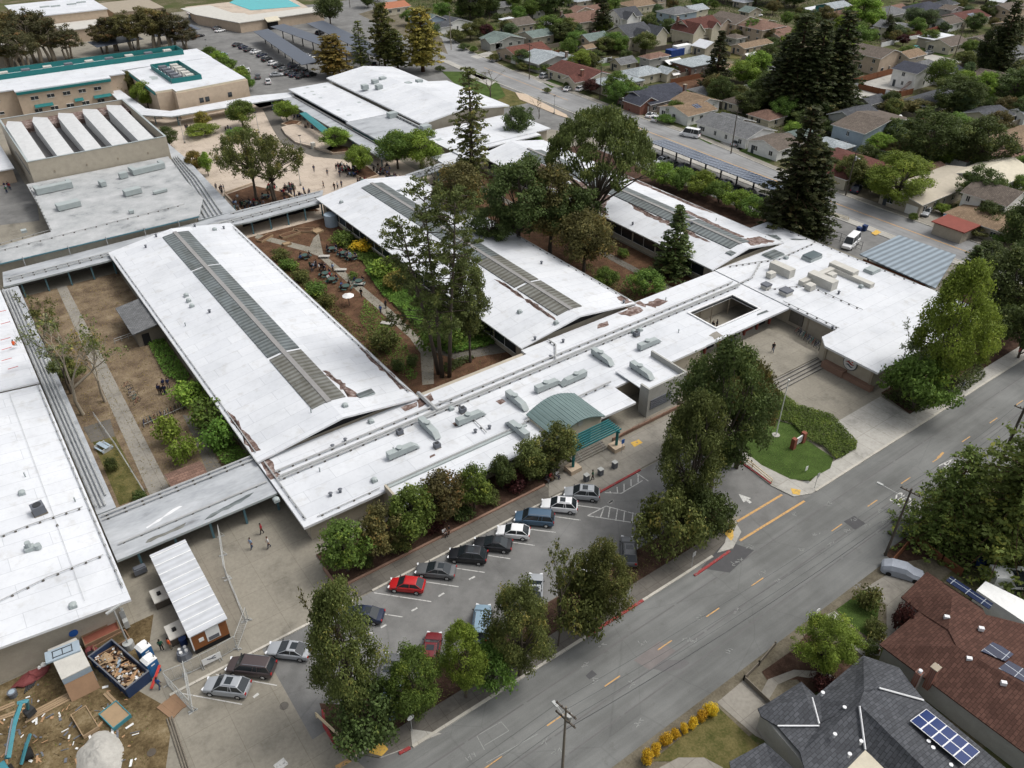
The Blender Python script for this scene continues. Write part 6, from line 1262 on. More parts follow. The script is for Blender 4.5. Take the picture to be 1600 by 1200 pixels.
T('bushy', 770,1075,1010,75, 'low green bush below the broad olive tree in the strip', 'leaf_green', cat='bush')
T('bare', 872,1010,850,100, 'thin twiggy tree with yellowish leaves over the parked cars', 'leaf_olive');T('big', 935,978,850,90, 'olive tree with thin top left of the dark pine clump', 'leaf_olive');T('bushy', 905,990,900,90, 'green bushy tree at the kerb below the thin twiggy tree', 'leaf_olive')
T('big', 1066,812,612,112, 'tall dark pine at the entrance end of the planting strip', 'leaf_pine');T('oak', 1150,730,560,100, 'olive-brown pine on the terrace side of the entrance clump', 'leaf_rust');T('big', 1108,770,532,145, 'tallest dark pine beside the entrance driveway', 'leaf_dark');T('bushy', 1150,690,560,80, 'olive pine with bare twigs at the left of the terrace', 'leaf_olive');T('big', 1078,705,562,62, 'rusty pine in front of the entry link roof', 'leaf_rust')
T('bushy', 1040,872,780,95, 'dense olive shrub clump at the foot of the dark pines', 'leaf_olive', cat='bush');T('bushy', 1095,845,768,80, 'dark shrub clump by the corner ramp', 'leaf_dark', cat='bush');T('shrub', 1133,828,808,26, 'small shrub at the tip of the planting strip', 'leaf_olive', cat='shrub')
T('big', 1450,622,408,118, 'bright green sycamore beside the hall block at the right', 'leaf_bright');T('bare', 1400,605,505,85, 'pale thin-leaved tree against the white hall roof', 'leaf_grey');T('big', 1490,600,470,80, 'second bright green sycamore, right of the hall block corner', 'leaf_bright');T('bushy', 1425,640,560,100, 'low green bushes beside the hall block near the pavement', 'leaf_green', cat='bush')
T('cedar', 1555,868,640,190, 'huge green cedar across the street at the right edge', 'leaf_cedar');T('cedar', 1465,842,705,120, 'smaller cedar leaning over the painted word on the street', 'leaf_cedar');T('cedar', 1625,800,615,150, 'cedar cut off by the right edge across the street', 'leaf_cedar')
T('big', 1280,1042,968,86, 'round green tree in the front garden at bottom right', 'leaf_bright');T('shrub', 1354,948,922,40, 'olive clipped bush on the small front lawn', 'leaf_olive', cat='shrub');T('shrub', 1364,995,974,36, 'low olive bush at the end of the small front lawn', 'leaf_olive', cat='shrub')
T('shrub', 1403,985,944,30, 'dark red bush in the circle bed by the brown house', 'leaf_plum', cat='shrub');T('shrub', 1356,1022,1004,24, 'small dark bush between the two bottom right houses', 'leaf_dark', cat='shrub');T('shrub', 1283,1078,1056,34, 'dark red bush in front of the slate-roofed house', 'leaf_plum', cat='shrub')
for i, (px, py, w_) in enumerate(((1010,1192,20),(1024,1178,17),(1039,1163,19),(1054,1153,14),(1068,1144,14),(1081,1137,16),(1096,1125,16),(1109,1117,20))):
 T('ball', px, py, py-w_*.9, w_*.9, 'yellow ball shrub, %s from the left in the row by the street' % ORD[i], 'leaf_yellow', 'row of yellow ball shrubs', 'shrub')
T('tuft', 697,588,285,178, 'giant open pine standing in the middle courtyard');T('tall', 735,566,400,60, 'slim pine beside the giant courtyard pine', 'leaf_pine')
T('wispy', 130,648,488,150, 'big nearly bare tree in the dry west courtyard', 'leaf_olive');T('wispy', 165,628,520,100, 'smaller nearly bare tree in the west courtyard', 'leaf_gold');T('bare', 78,560,455,78, 'olive fan-leaved tree at the far end of the west courtyard', 'leaf_olive');T('bare', 112,615,500,110, 'grey twiggy tree beside the west courtyard path', 'leaf_grey');T('bushy', 108,600,560,50, 'olive bush at the foot of the nearly bare courtyard trees', 'leaf_olive', cat='bush')
T('shrub', 302,628,598,58, 'bright yellow-green bush against the near wing', 'leaf_bright', cat='shrub');T('shrub', 330,668,628,58, 'dark green bush against the near wing', 'leaf_green', cat='shrub');T('shrub', 268,692,652,40, 'round clipped bush near the bicycle racks', 'leaf_bright', cat='shrub');T('shrub', 292,720,684,42, 'round clipped bush just above the shed with brick-red roof', 'leaf_bright', cat='shrub');T('shrub', 345,700,660,50, 'leafy bush behind the brick-red shed', 'leaf_cover', cat='shrub')
T('shrub', 177,735,716,20, 'small spiky palm shrub in the dry strip', 'leaf_dark', cat='shrub');T('shrub', 220,783,768,22, 'low bush at the end of the dry strip', 'leaf_dark', cat='shrub')
mc = [(536,382,362,34, 'leaf_green', 'green'),(566,392,375,30, 'leaf_yellow', 'yellow'),(578,388,376,24, 'leaf_bright', 'bright'),(605,432,405,50, 'leaf_bright', 'large bright'),(620,450,425,40, 'leaf_gold', 'golden'),(440,405,390,26, 'leaf_olive', 'olive'),(452,422,405,28, 'leaf_green', 'green'),(472,440,422,24, 'leaf_olive', 'olive'),(495,462,442,34, 'leaf_green', 'green'),(512,478,460,28, 'leaf_olive', 'olive'),(600,548,515,44, 'leaf_olive', 'tall olive'),(622,580,562,20, 'leaf_dark', 'dark'),(645,572,555,20, 'leaf_dark', 'dark'),(552,436,425,14, 'leaf_green', 'small green'),(690,545,500,70, 'leaf_green', 'wide green'),(735,520,480,70, 'leaf_pine', 'dark wide')]
for px, py, ty, w_, m, cl in mc: T('shrub', px, py, ty, w_, cl+' shrub in the middle courtyard garden', m, 'shrubs in the middle courtyard', 'shrub')
T('round', 720,352,256,80, 'rusty tree at the far end of the middle wing', 'leaf_rust');T('tall', 810,398,248,108, 'dark green tree at the far end of the east courtyard', 'leaf_dark');T('tall', 860,400,262,84, 'rusty tall tree in the east courtyard', 'leaf_rust');T('tall', 895,405,290,78, 'dark tree beside the rusty tall tree in the east courtyard', 'leaf_dark')
T('round', 912,425,330,84, 'golden-brown round tree in the east courtyard', 'leaf_gold' if 0 else 'leaf_rust');T('fir', 1050,430,322,62, 'dark upright conifer against the right classroom wing', 'leaf_dark');T('bushy', 1008,462,425,54, 'round green bush at the near end of the east courtyard', 'leaf_green');T('bushy', 946,450,418,34, 'green shrub beside the east courtyard path', 'leaf_green');T('shrub', 973,402,388,18, 'small clipped bush under the right classroom wing', 'leaf_green', cat='shrub')
T('tall', 768,400,320,70, 'dark tree in front of the rusty one behind the middle wing', 'leaf_dark')
T('umbrella', 930,368,172,178, 'huge umbrella-shaped pine with fanned limbs', rot=0);T('tiered', 738,292,106,74, 'tall tiered cedar with bare spaces between its layers');T('bare', 680,296,236,44, 'small thin tree at the end of the walkway by the plaza', 'leaf_olive')
T('round', 622,264,206,58, 'wide green tree right of the plaza, the left one of a pair');T('round', 658,262,204,62, 'wide yellow-green tree right of the plaza, the right one of a pair', 'leaf_bright');T('round', 563,272,228,42, 'bright round tree above the crowded plaza tables', 'leaf_bright');T('round', 527,234,200,42, 'bright round tree in the raised planter on the plaza', 'leaf_bright');T('round', 449,190,158,34, 'bright round tree at the far corner of the plaza', 'leaf_bright')
T('round', 380,200,157,42, 'dense green tree near the far walkway of the plaza');T('oak', 398,312,197,98, 'big spreading oak on the left of the plaza tree bed');T('oak', 432,314,215,100, 'big spreading oak on the right of the plaza tree bed');T('street', 326,275,238,20, 'small bright sapling on the plaza', 'leaf_bright');T('street', 307,272,236,28, 'small rust-coloured tree beside the pipe walkway', 'leaf_gold')
T('bushy', 316,212,194,46, 'low grassy bush clump on the plaza', 'leaf_bright', cat='bush');T('street', 266,232,198,28, 'dark small tree against the auditorium wall', 'leaf_dark');T('street', 318,200,174,22, 'yellowish sapling behind the grassy clump', 'leaf_gold');T('bushy', 374,215,200,36, 'low green bush below the dense plaza tree', 'leaf_green', cat='bush')
T('round', 233,172,128,38, 'bright tree between the two teal-edged blocks', 'leaf_bright');T('round', 208,152,112,34, 'brownish tree between the two teal-edged blocks', 'leaf_rust')
for i, (px, py, w_) in enumerate(((330,96,26),(344,104,26),(357,113,28),(378,128,26),(388,142,22))): T('bushy', px, py, py-24, w_, 'green bush, %s from the far end, beside the square teal-edged block' % ORD[i], 'leaf_bright' if i % 2 else 'leaf_green', 'bushes beside the square block', 'bush')
eu = [(12,108,52,60),(38,112,46,60),(30,96,18,62),(62,98,14,74),(88,95,28,64),(110,92,45,48),(182,80,26,52),(210,78,18,64),(240,78,12,66),(268,76,16,60),(290,76,40,50),(165,82,35,40)]
for px, py, ty, w_ in eu: T('euc', px, py, ty, w_, 'reddish-dark eucalyptus with pale trunk '+('at the far left' if px < 130 else 'behind the long teal-edged block'), 'leaf_euc' if px % 3 else 'leaf_rust', 'eucalyptus trees behind the classroom blocks')
T('bushy', 143,58,40,24, 'bright small tree in front of the sports hall wall', 'leaf_bright');T('round', 517,40,-8,42, 'dark green tree beside the pool building', 'leaf_dark')
T('goldpine', 523,120,55,54, 'golden-green pine in front of the solar canopies', 'leaf_gold');T('tiered', 566,108,33,34, 'thin dark pine between the golden pines', 'leaf_olive');T('goldpine', 602,106,4,42, 'slim tall pine with greenish needles near the road bend', 'leaf_olive');T('goldpine', 622,108,48,34, 'short olive pine near the road bend', 'leaf_olive');T('goldpine', 661,112,12,60, 'orange-gold pine by the road bend')
T('twiggy', 766,152,110,52, 'leafless tree on the roadside lawn');T('twiggy', 842,186,150,28, 'leafless sapling beside the frontage lane');T('round', 810,224,167,44, 'dark round tree by the library block', 'leaf_dark');T('bushy', 688,112,103,14, 'clipped bush on the roadside lawn', 'leaf_dark', cat='bush');T('shrub', 760,232,222,26, 'reddish bush beside the library block', 'leaf_rust', cat='shrub');T('bushy', 835,232,214,30, 'green bush by the right wing\'s far end', 'leaf_green', cat='bush')
for i, (px, py, ty, w_) in enumerate(((1035,290,255,50),(1065,298,262,48),(1095,306,268,50),(1122,318,283,44),(1150,330,296,46),(1178,342,308,44))): T('bushy', px, py, ty, w_, 'bright green tree, %s from the left in the row behind the right classroom wing' % ORD[i], 'leaf_green' if i % 2 else 'leaf_bright', 'trees behind the right classroom wing')
T('redwood', 1232,182,22,84, 'left redwood of the dark mass above the road', 'leaf_redwood');T('redwood', 1262,186,34,80, 'middle redwood of the dark mass above the road', 'leaf_redwood');T('redwood', 1296,180,18,86, 'right redwood of the dark mass above the road', 'leaf_redwood');T('redwood', 1215,172,55,70, 'low left redwood of the dark mass above the road', 'leaf_redwood')
T('redwood', 1232,372,168,98, 'tall redwood beside the white hall block and the road', 'leaf_redwood');T('redwood', 1262,374,232,70, 'shorter redwood touching the tall one by the hall block', 'leaf_redwood');T('dark', 1205,362,300,44, 'dark evergreen at the foot of the tall redwood', 'leaf_dark')
T('fir', 1117,139,48,48, 'dark conifer standing in the back gardens', 'leaf_redwood');T('fir', 940,62,-12,38, 'dark conifer at the top centre', 'leaf_redwood');T('cypress', 1384,62,22,16, 'pointed cypress in front of the grey-roofed house', 'leaf_redwood')
T('redwood', 1550,132,2,54, 'tall dark tree at the top right', 'leaf_redwood');T('fir', 1575,100,28,34, 'dark conifer touching the tall dark tree at top right', 'leaf_redwood');T('dark', 1535,130,40,50, 'dark spreading tree at the foot of the tall top right tree', 'leaf_redwood')
for px, py, ty, w_, k_, m, lb in ((1395,322,240,100, 'big', 'leaf_bright', 'large bright green tree beside the road, right'),(1445,262,175,95, 'dark', 'leaf_dark', 'big dark tree, left one behind the long tan roof'),(1525,268,185,85, 'dark', 'leaf_dark', 'big dark tree, right one behind the long tan roof'),(1485,238,178,55, 'tall', 'leaf_green', 'green tree between the two big dark trees'),
                              (1465,145,92,50, 'round', 'leaf_green', 'green tree beside the slate-roofed deck house'),(1490,180,118,70, 'dark', 'leaf_dark', 'dark tree below the deck house'),(1580,165,105,80, 'dark', 'leaf_dark', 'dark tree at the right edge above the parked boats'),
                              (1510,445,385,44, 'fir', 'leaf_dark', 'dark evergreen beside the striped metal canopy'),(1560,505,385,110, 'dark', 'leaf_dark', 'huge dark evergreen at the right edge by the road'),(1605,470,360,80, 'dark', 'leaf_dark', 'dark evergreen cut off by the right edge'),(1535,430,380,50, 'tall', 'leaf_dark', 'dark tree between the road and the right edge'),(1590,560,470,90, 'bushy', 'leaf_dark', 'dark low bush mass right of the hall block'),(1590,400,310,80, 'dark', 'leaf_dark', 'dark tree beside the low brown-roofed house'),
                              (1540,355,315,50, 'bushy', 'leaf_dark', 'dark hedge tree in front of the low brown roof'),(1360,300,262,40, 'bushy', 'leaf_dark', 'dark bush left of the large bright tree')):
 T(k_, px, py, ty, w_, lb, m)
sub = [(575,12, 'dark', 26,30),(590,2, 'round', 20,22),(640,40, 'round', 24,24),(692,30, 'round', 28,26),(735,30, 'dark', 50,60),(765,25, 'dark', 55,60),(750,55, 'round', 26,26),(735,62, 'round', 30,26),(712,66, 'bushy', 30,20),(725,78, 'bushy', 18,10),(740,82, 'bushy', 14,10),(760,60, 'leaf_plum', 22,22),
       (770,2, 'round', 24,24),(795,12, 'dark', 40,40),(828,30, 'round', 30,30),(848,26, 'dark', 50,50),(868,18, 'dark', 55,48),(860,60, 'round', 44,36),(878,66, 'dark', 36,30),(893,62, 'round', 34,26),(845,112, 'bushy', 30,14),(818,110, 'bushy', 22,12),(888,92, 'round', 26,32),(902,78, 'round', 34,30),
       (930,75, 'leaf_plum', 28,26),(945,84, 'round', 30,26),(960,80, 'round', 34,30),(930,92, 'bushy', 26,14),(1008,85, 'round', 36,34),(1040,60, 'tall', 26,30),(965,165, 'round', 32,38),(923,146, 'leaf_plum', 24,22),(885,140, 'bushy', 10,12),(1053,185, 'round', 24,28),(1040,193, 'bushy', 26,14),(1080,190, 'bushy', 24,16),(1107,205, 'round', 20,20),(1120,212, 'bushy', 22,12),
       (1092,18, 'round', 30,30),(1160,50, 'bushy', 36,20),(1180,8, 'dark', 60,60),(1215,5, 'dark', 60,60),(1240,12, 'dark', 60,50),(1150,4, 'dark', 50,50),(1160,135, 'leaf_bright', 44,40),(1180,130, 'leaf_bright', 40,50),(1150,150, 'bushy', 30,18),(1195,165, 'dark', 50,50),(1170,180, 'dark', 50,40),(1145,165, 'bushy', 30,20),(1065,112, 'bushy', 30,14),
       (1345,40, 'leaf_bright', 50,46),(1335,75, 'round', 40,36),(1362,45, 'leaf_bright', 34,30),(1340,60, 'round', 28,26),(1425,42, 'round', 30,30),(1410,58, 'bushy', 26,16),(1450,45, 'round', 30,30),(1395,60, 'round', 28,22),(1340,100, 'leaf_bright', 44,34),(1360,108, 'bushy', 34,18),(1418,85, 'bushy', 24,14),(1410,72, 'leaf_plum', 18,18),(1450,72, 'round', 28,26),(1505,10, 'round', 40,26),(1540,4, 'round', 40,22),
       (1395,178, 'leaf_rust', 44,22),(1430,180, 'leaf_rust', 44,24),(1370,235, 'bushy', 30,20),(1390,228, 'dark', 44,44),(1280,210, 'bushy', 40,26),(1275,245, 'bushy', 40,24),(1310,228, 'bushy', 30,14),(1292,262, 'bushy', 20,14),(1300,272, 'bushy', 26,14),(1320,200, 'round', 34,24),(1345,215, 'bushy', 24,12),(1590,62, 'round', 26,24),(1590,105, 'round', 30,26),(1560,140, 'leaf_bright', 24,20),(1590,190, 'dark', 40,36),
       (1040,8, 'round', 26,22),(905,2, 'round', 26,26),(960,2, 'round', 20,20),(885,45, 'tall', 26,30),(1100,55, 'bushy', 24,12),(1205,75, 'bushy', 30,16),(1180,60, 'bushy', 20,12),(1150,62, 'leaf_rust', 20,16),(1200,110, 'dark', 40,40),(1190,95, 'bushy', 30,18),(1130,185, 'bushy', 20,12),(1470,335, 'leaf_bright', 22,16),(1425,345, 'bushy', 14,12),(1540,285, 'bushy', 26,12),(1500,300, 'bushy', 24,10),(1570,380, 'bushy', 40,20),(1520,368, 'bushy', 40,18),
       (675,60, 'round', 26,24),(655,40, 'round', 24,20),(800,96, 'bushy', 20,12),(772,96, 'bushy', 16,12),(855,145, 'bushy', 12,8),(985,135, 'bushy', 18,12),(1040,110, 'bushy', 30,12),(1228,240, 'bushy', 30,20),(1190,215, 'bushy', 24,14),(1200,232, 'bushy', 22,12),(1255,205, 'dark', 40,34),(1270,190, 'dark', 44,40),(1330,190, 'bushy', 30,20),(1300,155, 'dark', 36,36),(1240,215, 'leaf_bright', 30,24),(1470,22, 'round', 26,18),(1330,6, 'dark', 44,36),(1365,2, 'dark', 40,30),(1255,55, 'dark', 40,40),(1520,50, 'dark', 30,30),(1430,20, 'round', 24,16)]
CN = dict(round='green', dark='dark', tall='slim dark', bushy='low bushy', leaf_plum='plum-coloured', leaf_bright='bright green', leaf_rust='rust-coloured')
for px, py, k_, w_, hh in sub:
 m = None;kk = k_
 if k_.startswith('leaf'): m = k_;kk = 'round'
 elif k_ == 'round': m = ['leaf_green', 'leaf_olive', 'leaf_green', 'leaf_blue'][(px+py) % 4]
 elif k_ == 'bushy': m = ['leaf_green', 'leaf_olive', 'leaf_dark'][(px+py) % 3]
 hs_ = sorted(HOUSES, key=lambda h: (h[1]-px)**2+((h[2]-py)*1.6)**2)[0];dx, dy = px-hs_[1],(py-hs_[2])*1.6
 rel = ('right of' if dx > 0 else 'left of') if abs(dx) > abs(dy)*1.1 else ('in front of' if dy > 0 else 'behind')
 T(kk, px, py, py-hh, w_, '%s %s %s the %s' % (CN[k_], 'bush' if k_ == 'bushy' else 'tree', rel, hs_[0]), m, 'garden trees among the houses', 'bush' if k_ == 'bushy' else 'tree')
rn = random.Random(41);HW = [P(h[1], h[2],3) for h in HOUSES];H0 = list(HOUSES);n_ = 0
def relto(px, py, L):
 hs_ = sorted(L, key=lambda h: (h[1]-px)**2+((h[2]-py)*1.6)**2)[0];dx, dy = px-hs_[1],(py-hs_[2])*1.6
 return (('right of' if dx > 0 else 'left of') if abs(dx) > abs(dy)*1.1 else ('in front of' if dy > 0 else 'behind'))+' the '+hs_[0]
for _ in range(4000):
 if n_ >= 42: break
 px, py = rn.uniform(650,1600), rn.uniform(-12,260);x, y = P(px, py);edge = 171 if y < 130 else 176+(max(0, y-240)*.32)
 if x < edge+9 or min(math.hypot(x-a, y-b) for a, b in HW) < 12.5 or (1205 < px < 1335 and py < 200): continue
 HW.append((x, y));n_ += 1;rm_, rc = rn.choice([('shingle_grey', 'grey'),('shingle_pale', 'pale'),('shingle_taupe', 'taupe'),('shingle_tan', 'tan'),('shingle_rose', 'rose-brown'),('roof_white', 'white'),('shingle_slate', 'slate'),('shingle_green', 'grey-green')])
 H('small %s-roofed outbuilding %s' % (rc, relto(px, py, H0)), px, py, rn.uniform(5,10), rn.uniform(4.5,8), rn.choice(['gx', 'gy', 'hip']), rn.choice(['wall_cream', 'wall_grey', 'trim_white', 'wall_beige', 'wall_tan']), rm_, rn.choice([2.5,2.8,4.6]), rn.uniform(1,1.9), nw=1, name='outbuilding', cat='outbuilding');del HOUSES[-1]
n_ = 0
for _ in range(900):
 if n_ >= 34: break
 px, py = rn.uniform(680,1590), rn.uniform(0,300);x, y = P(px, py);edge = 171 if y < 130 else 176+(max(0, y-240)*.32)
 if x < edge+8 or (1205 < px < 1335 and py < 200): continue
 L = rn.uniform(8,20);a = rn.choice([0, PI/2]);x1, y1 = x+L*math.cos(a), y+L*math.sin(a)
 if any(math.hypot((x+x1)/2-p, (y+y1)/2-q) < 9 for p, q in HW): continue
 n_ += 1;m = rn.choice(['wood_fence', 'wood_grey', 'wood_grey', 'pole_wood', 'fascia_white']);fence('%s garden fence %s' % (dict(wood_fence='red-brown', wood_grey='weathered grey', pole_wood='dark', fascia_white='white')[m], relto(px, py, H0)),[(x, y),(x1, y1)],1.7, m, posts=4)
rn = random.Random(77);n_ = 0;TREES_AT = []
for _ in range(3000):
 if n_ >= 170: break
 px, py = rn.uniform(640,1600), rn.uniform(-5,335)**1.0;x, y = P(px, py)
 edge = 171 if y < 130 else 176+(max(0, y-240)*.32)
 if x < edge+2.5 or y < 55 or min(math.hypot(x-a, y-b) for a, b in HW) < 7.5 or any(math.hypot(x-a, y-b) < 5 for a, b in TREES_AT) or (1030 < px < 1170 and 60 < py < 150) or (1400 < px < 1500 and 60 < py < 130) or (1320 < px < 1440 and 105 < py < 165): continue
 TREES_AT.append((x, y));n_ += 1;hs_ = sorted(HOUSES, key=lambda h: (h[1]-px)**2+((h[2]-py)*1.6)**2)[0];dx, dy = px-hs_[1],(py-hs_[2])*1.6
 rel = ('right of' if dx > 0 else 'left of') if abs(dx) > abs(dy)*1.1 else ('in front of' if dy > 0 else 'behind')
 kk = rn.choice(['round', 'bushy', 'dark', 'bushy', 'round']);m = rn.choice(['leaf_green', 'leaf_olive', 'leaf_bright', 'leaf_green', 'leaf_dark', 'leaf_blue', 'leaf_rust']);mm = PXM(px, py)
 wd = {'round': rn.uniform(4,7.5), 'bushy': rn.uniform(3,5.5), 'dark': rn.uniform(6,9)}[kk]
 T(kk, px, py, 0, wd/mm, '%s %s %s the %s' % (dict(leaf_green='mid-green', leaf_olive='olive', leaf_bright='pale green', leaf_dark='deep green', leaf_blue='bluish green', leaf_rust='brownish')[m], dict(round='garden tree', bushy='garden bush', dark='broad tree')[kk], rel, hs_[0]), m, 'garden trees among the houses', 'bush' if kk == 'bushy' else 'tree', hz=wd*rn.uniform(.8,1.15))
for i, (px, py) in enumerate(((572,884),(628,860),(680,832),(722,808),(766,786),(806,764),(848,744))): T('shrub', px, py, py-16-(i % 3)*4,26+(i*7) % 12, 'low dark shrub, %s from the left between the office street trees' % ORD[i],['leaf_dark', 'leaf_olive', 'leaf_plum'][i % 3], 'low shrubs along the office wall', 'shrub')
# ground cover
leafpatch('ground_cover', [P(*q) for q in ((620,440),(660,445),(760,520),(775,540),(700,556),(668,530),(640,505),(615,470))],.06,.7,60,.16, 'leaf_cover', seed=33)
leafpatch('ground_cover', [P(*q) for q in ((570,470),(585,480),(635,540),(655,590),(640,597),(590,540),(560,500))],.06,.4,22,.15, 'leaf_cover', seed=34)
leafpatch('ground_cover', [P(*q) for q in ((900,400),(950,430),(1000,470),(985,480),(930,440))],.06,.4,16,.15, 'leaf_olive', seed=35)
leafpatch('ground_cover', [P(*q) for q in ((1172,612),(1205,605),(1245,635),(1300,652),(1338,694),(1336,704),(1306,722),(1286,700),(1262,690),(1236,664),(1200,655),(1172,650))],.1,.6,150,.13, 'leaf_green')
leafpatch('ground_cover', [P(*q) for q in ((1375,620),(1420,600),(1500,590),(1528,560),(1540,590),(1490,625),(1430,648))],.06,.5,40,.18, 'leaf_dark')
leafpatch('ground_cover', [P(*q) for q in ((222,520),(245,515),(298,590),(288,605),(258,588))],.06,.6,60,.16, 'leaf_cover')
leafpatch('ground_cover', [P(*q) for q in ((330,700),(355,685),(395,718),(350,730))],.06,.7,60,.16, 'leaf_cover')
leafpatch('ground_cover', [P(*q) for q in ((570,425),(590,402),(625,425),(680,470),(740,520),(765,535),(722,548),(700,530),(640,500),(600,465))],.06,.55,45,.18, 'leaf_cover')
leafpatch('ground_cover', [P(*q) for q in ((680,520),(735,510),(745,545),(715,552),(680,545))],.06,.55,45,.18, 'leaf_cover')
leafpatch('ground_cover', [P(*q) for q in ((560,400),(585,396),(640,428),(745,500),(770,538),(700,540),(640,502),(590,450))],.06,.6,40,.17, 'leaf_cover', seed=31)
leafpatch('ground_cover', [P(*q) for q in ((430,405),(445,405),(515,470),(600,545),(640,590),(625,590),(520,505),(450,440))],.06,.45,14,.17, 'leaf_olive', seed=32)
leafpatch('ground_cover', [P(*q) for q in ((685,575),(730,558),(745,560),(700,585))],.06,.5,45,.18, 'leaf_dark')
leafpatch('ground_cover', [P(*q) for q in ((518,372),(545,362),(590,400),(575,415),(555,405))],.06,.5,40,.18, 'leaf_green')
leafpatch('ground_cover', [P(*q) for q in ((425,392),(435,392),(520,470),(512,485),(475,450))],.06,.5,25,.18, 'leaf_olive')
leafpatch('ground_cover', [P(*q) for q in ((525,1180),(505,1110),(560,1110),(650,1110),(600,1150),(565,1172))],.06,.5,12,.2, 'leaf_dark')
leafpatch('lawn_grass', [P(*q) for q in ((1150,645),(1185,645),(1205,660),(1240,668),(1262,693),(1300,719),(1296,732),(1262,751),(1235,749),(1190,727),(1155,699))],.15,.04,40,.045, 'leaf_cover')
leafpatch('lawn_grass', [P(*q) for q in ((1306,953),(1350,922),(1375,940),(1370,975),(1378,990),(1360,998),(1340,985))],.06,.05,60,.05, 'leaf_green')
# scattered low growth over the suburb's open ground, too many to count
rs = np.random.RandomState(4)
leafpatch('undergrowth', [(178,60),(330,60),(430,420),(215,420),(178,190)],.0,.5,1.6,.32, 'leaf_dark', seed=9, holes=[[P(1310,165), P(1445,165), P(1310,105), P(1445,105)],[P(1405,100), P(1520,100), P(1405,62), P(1520,62)],[P(930,105), P(1060,105), P(930,78), P(1060,78)],[P(1080,95), P(1160,95), P(1080,64), P(1160,64)],[P(1055,142), P(1125,142), P(1055,118), P(1125,118)]])
leafpatch('undergrowth', [(66,5),(160,5),(160,22),(80,22)],.0,.35,10,.2, 'leaf_dark', seed=10)
leafpatch('weeds', [(-40,48),(-5,48),(-2,58),(-3,70),(-40,70)],.03,.12,3,.08, 'leaf_olive', seed=11)
leafpatch('dry_grass', [(3.6,88),(20,88),(20,158),(3.6,158)],.03,.12,6,.08, 'leaf_gold', seed=12)
leafpatch('leaf_litter', [(44.5,87),(64,87),(64,158),(44.5,158)],.04,.08,6,.09, 'leaf_rust', seed=13)
leafpatch('leaf_litter', [(88.6,88),(108,88),(108,160),(88.6,160)],.04,.08,8,.09, 'leaf_rust', seed=14)
leafpatch('weeds', [(15,43),(62,43),(64,46),(15,46.4)],.05,.12,10,.09, 'leaf_rust', seed=15)
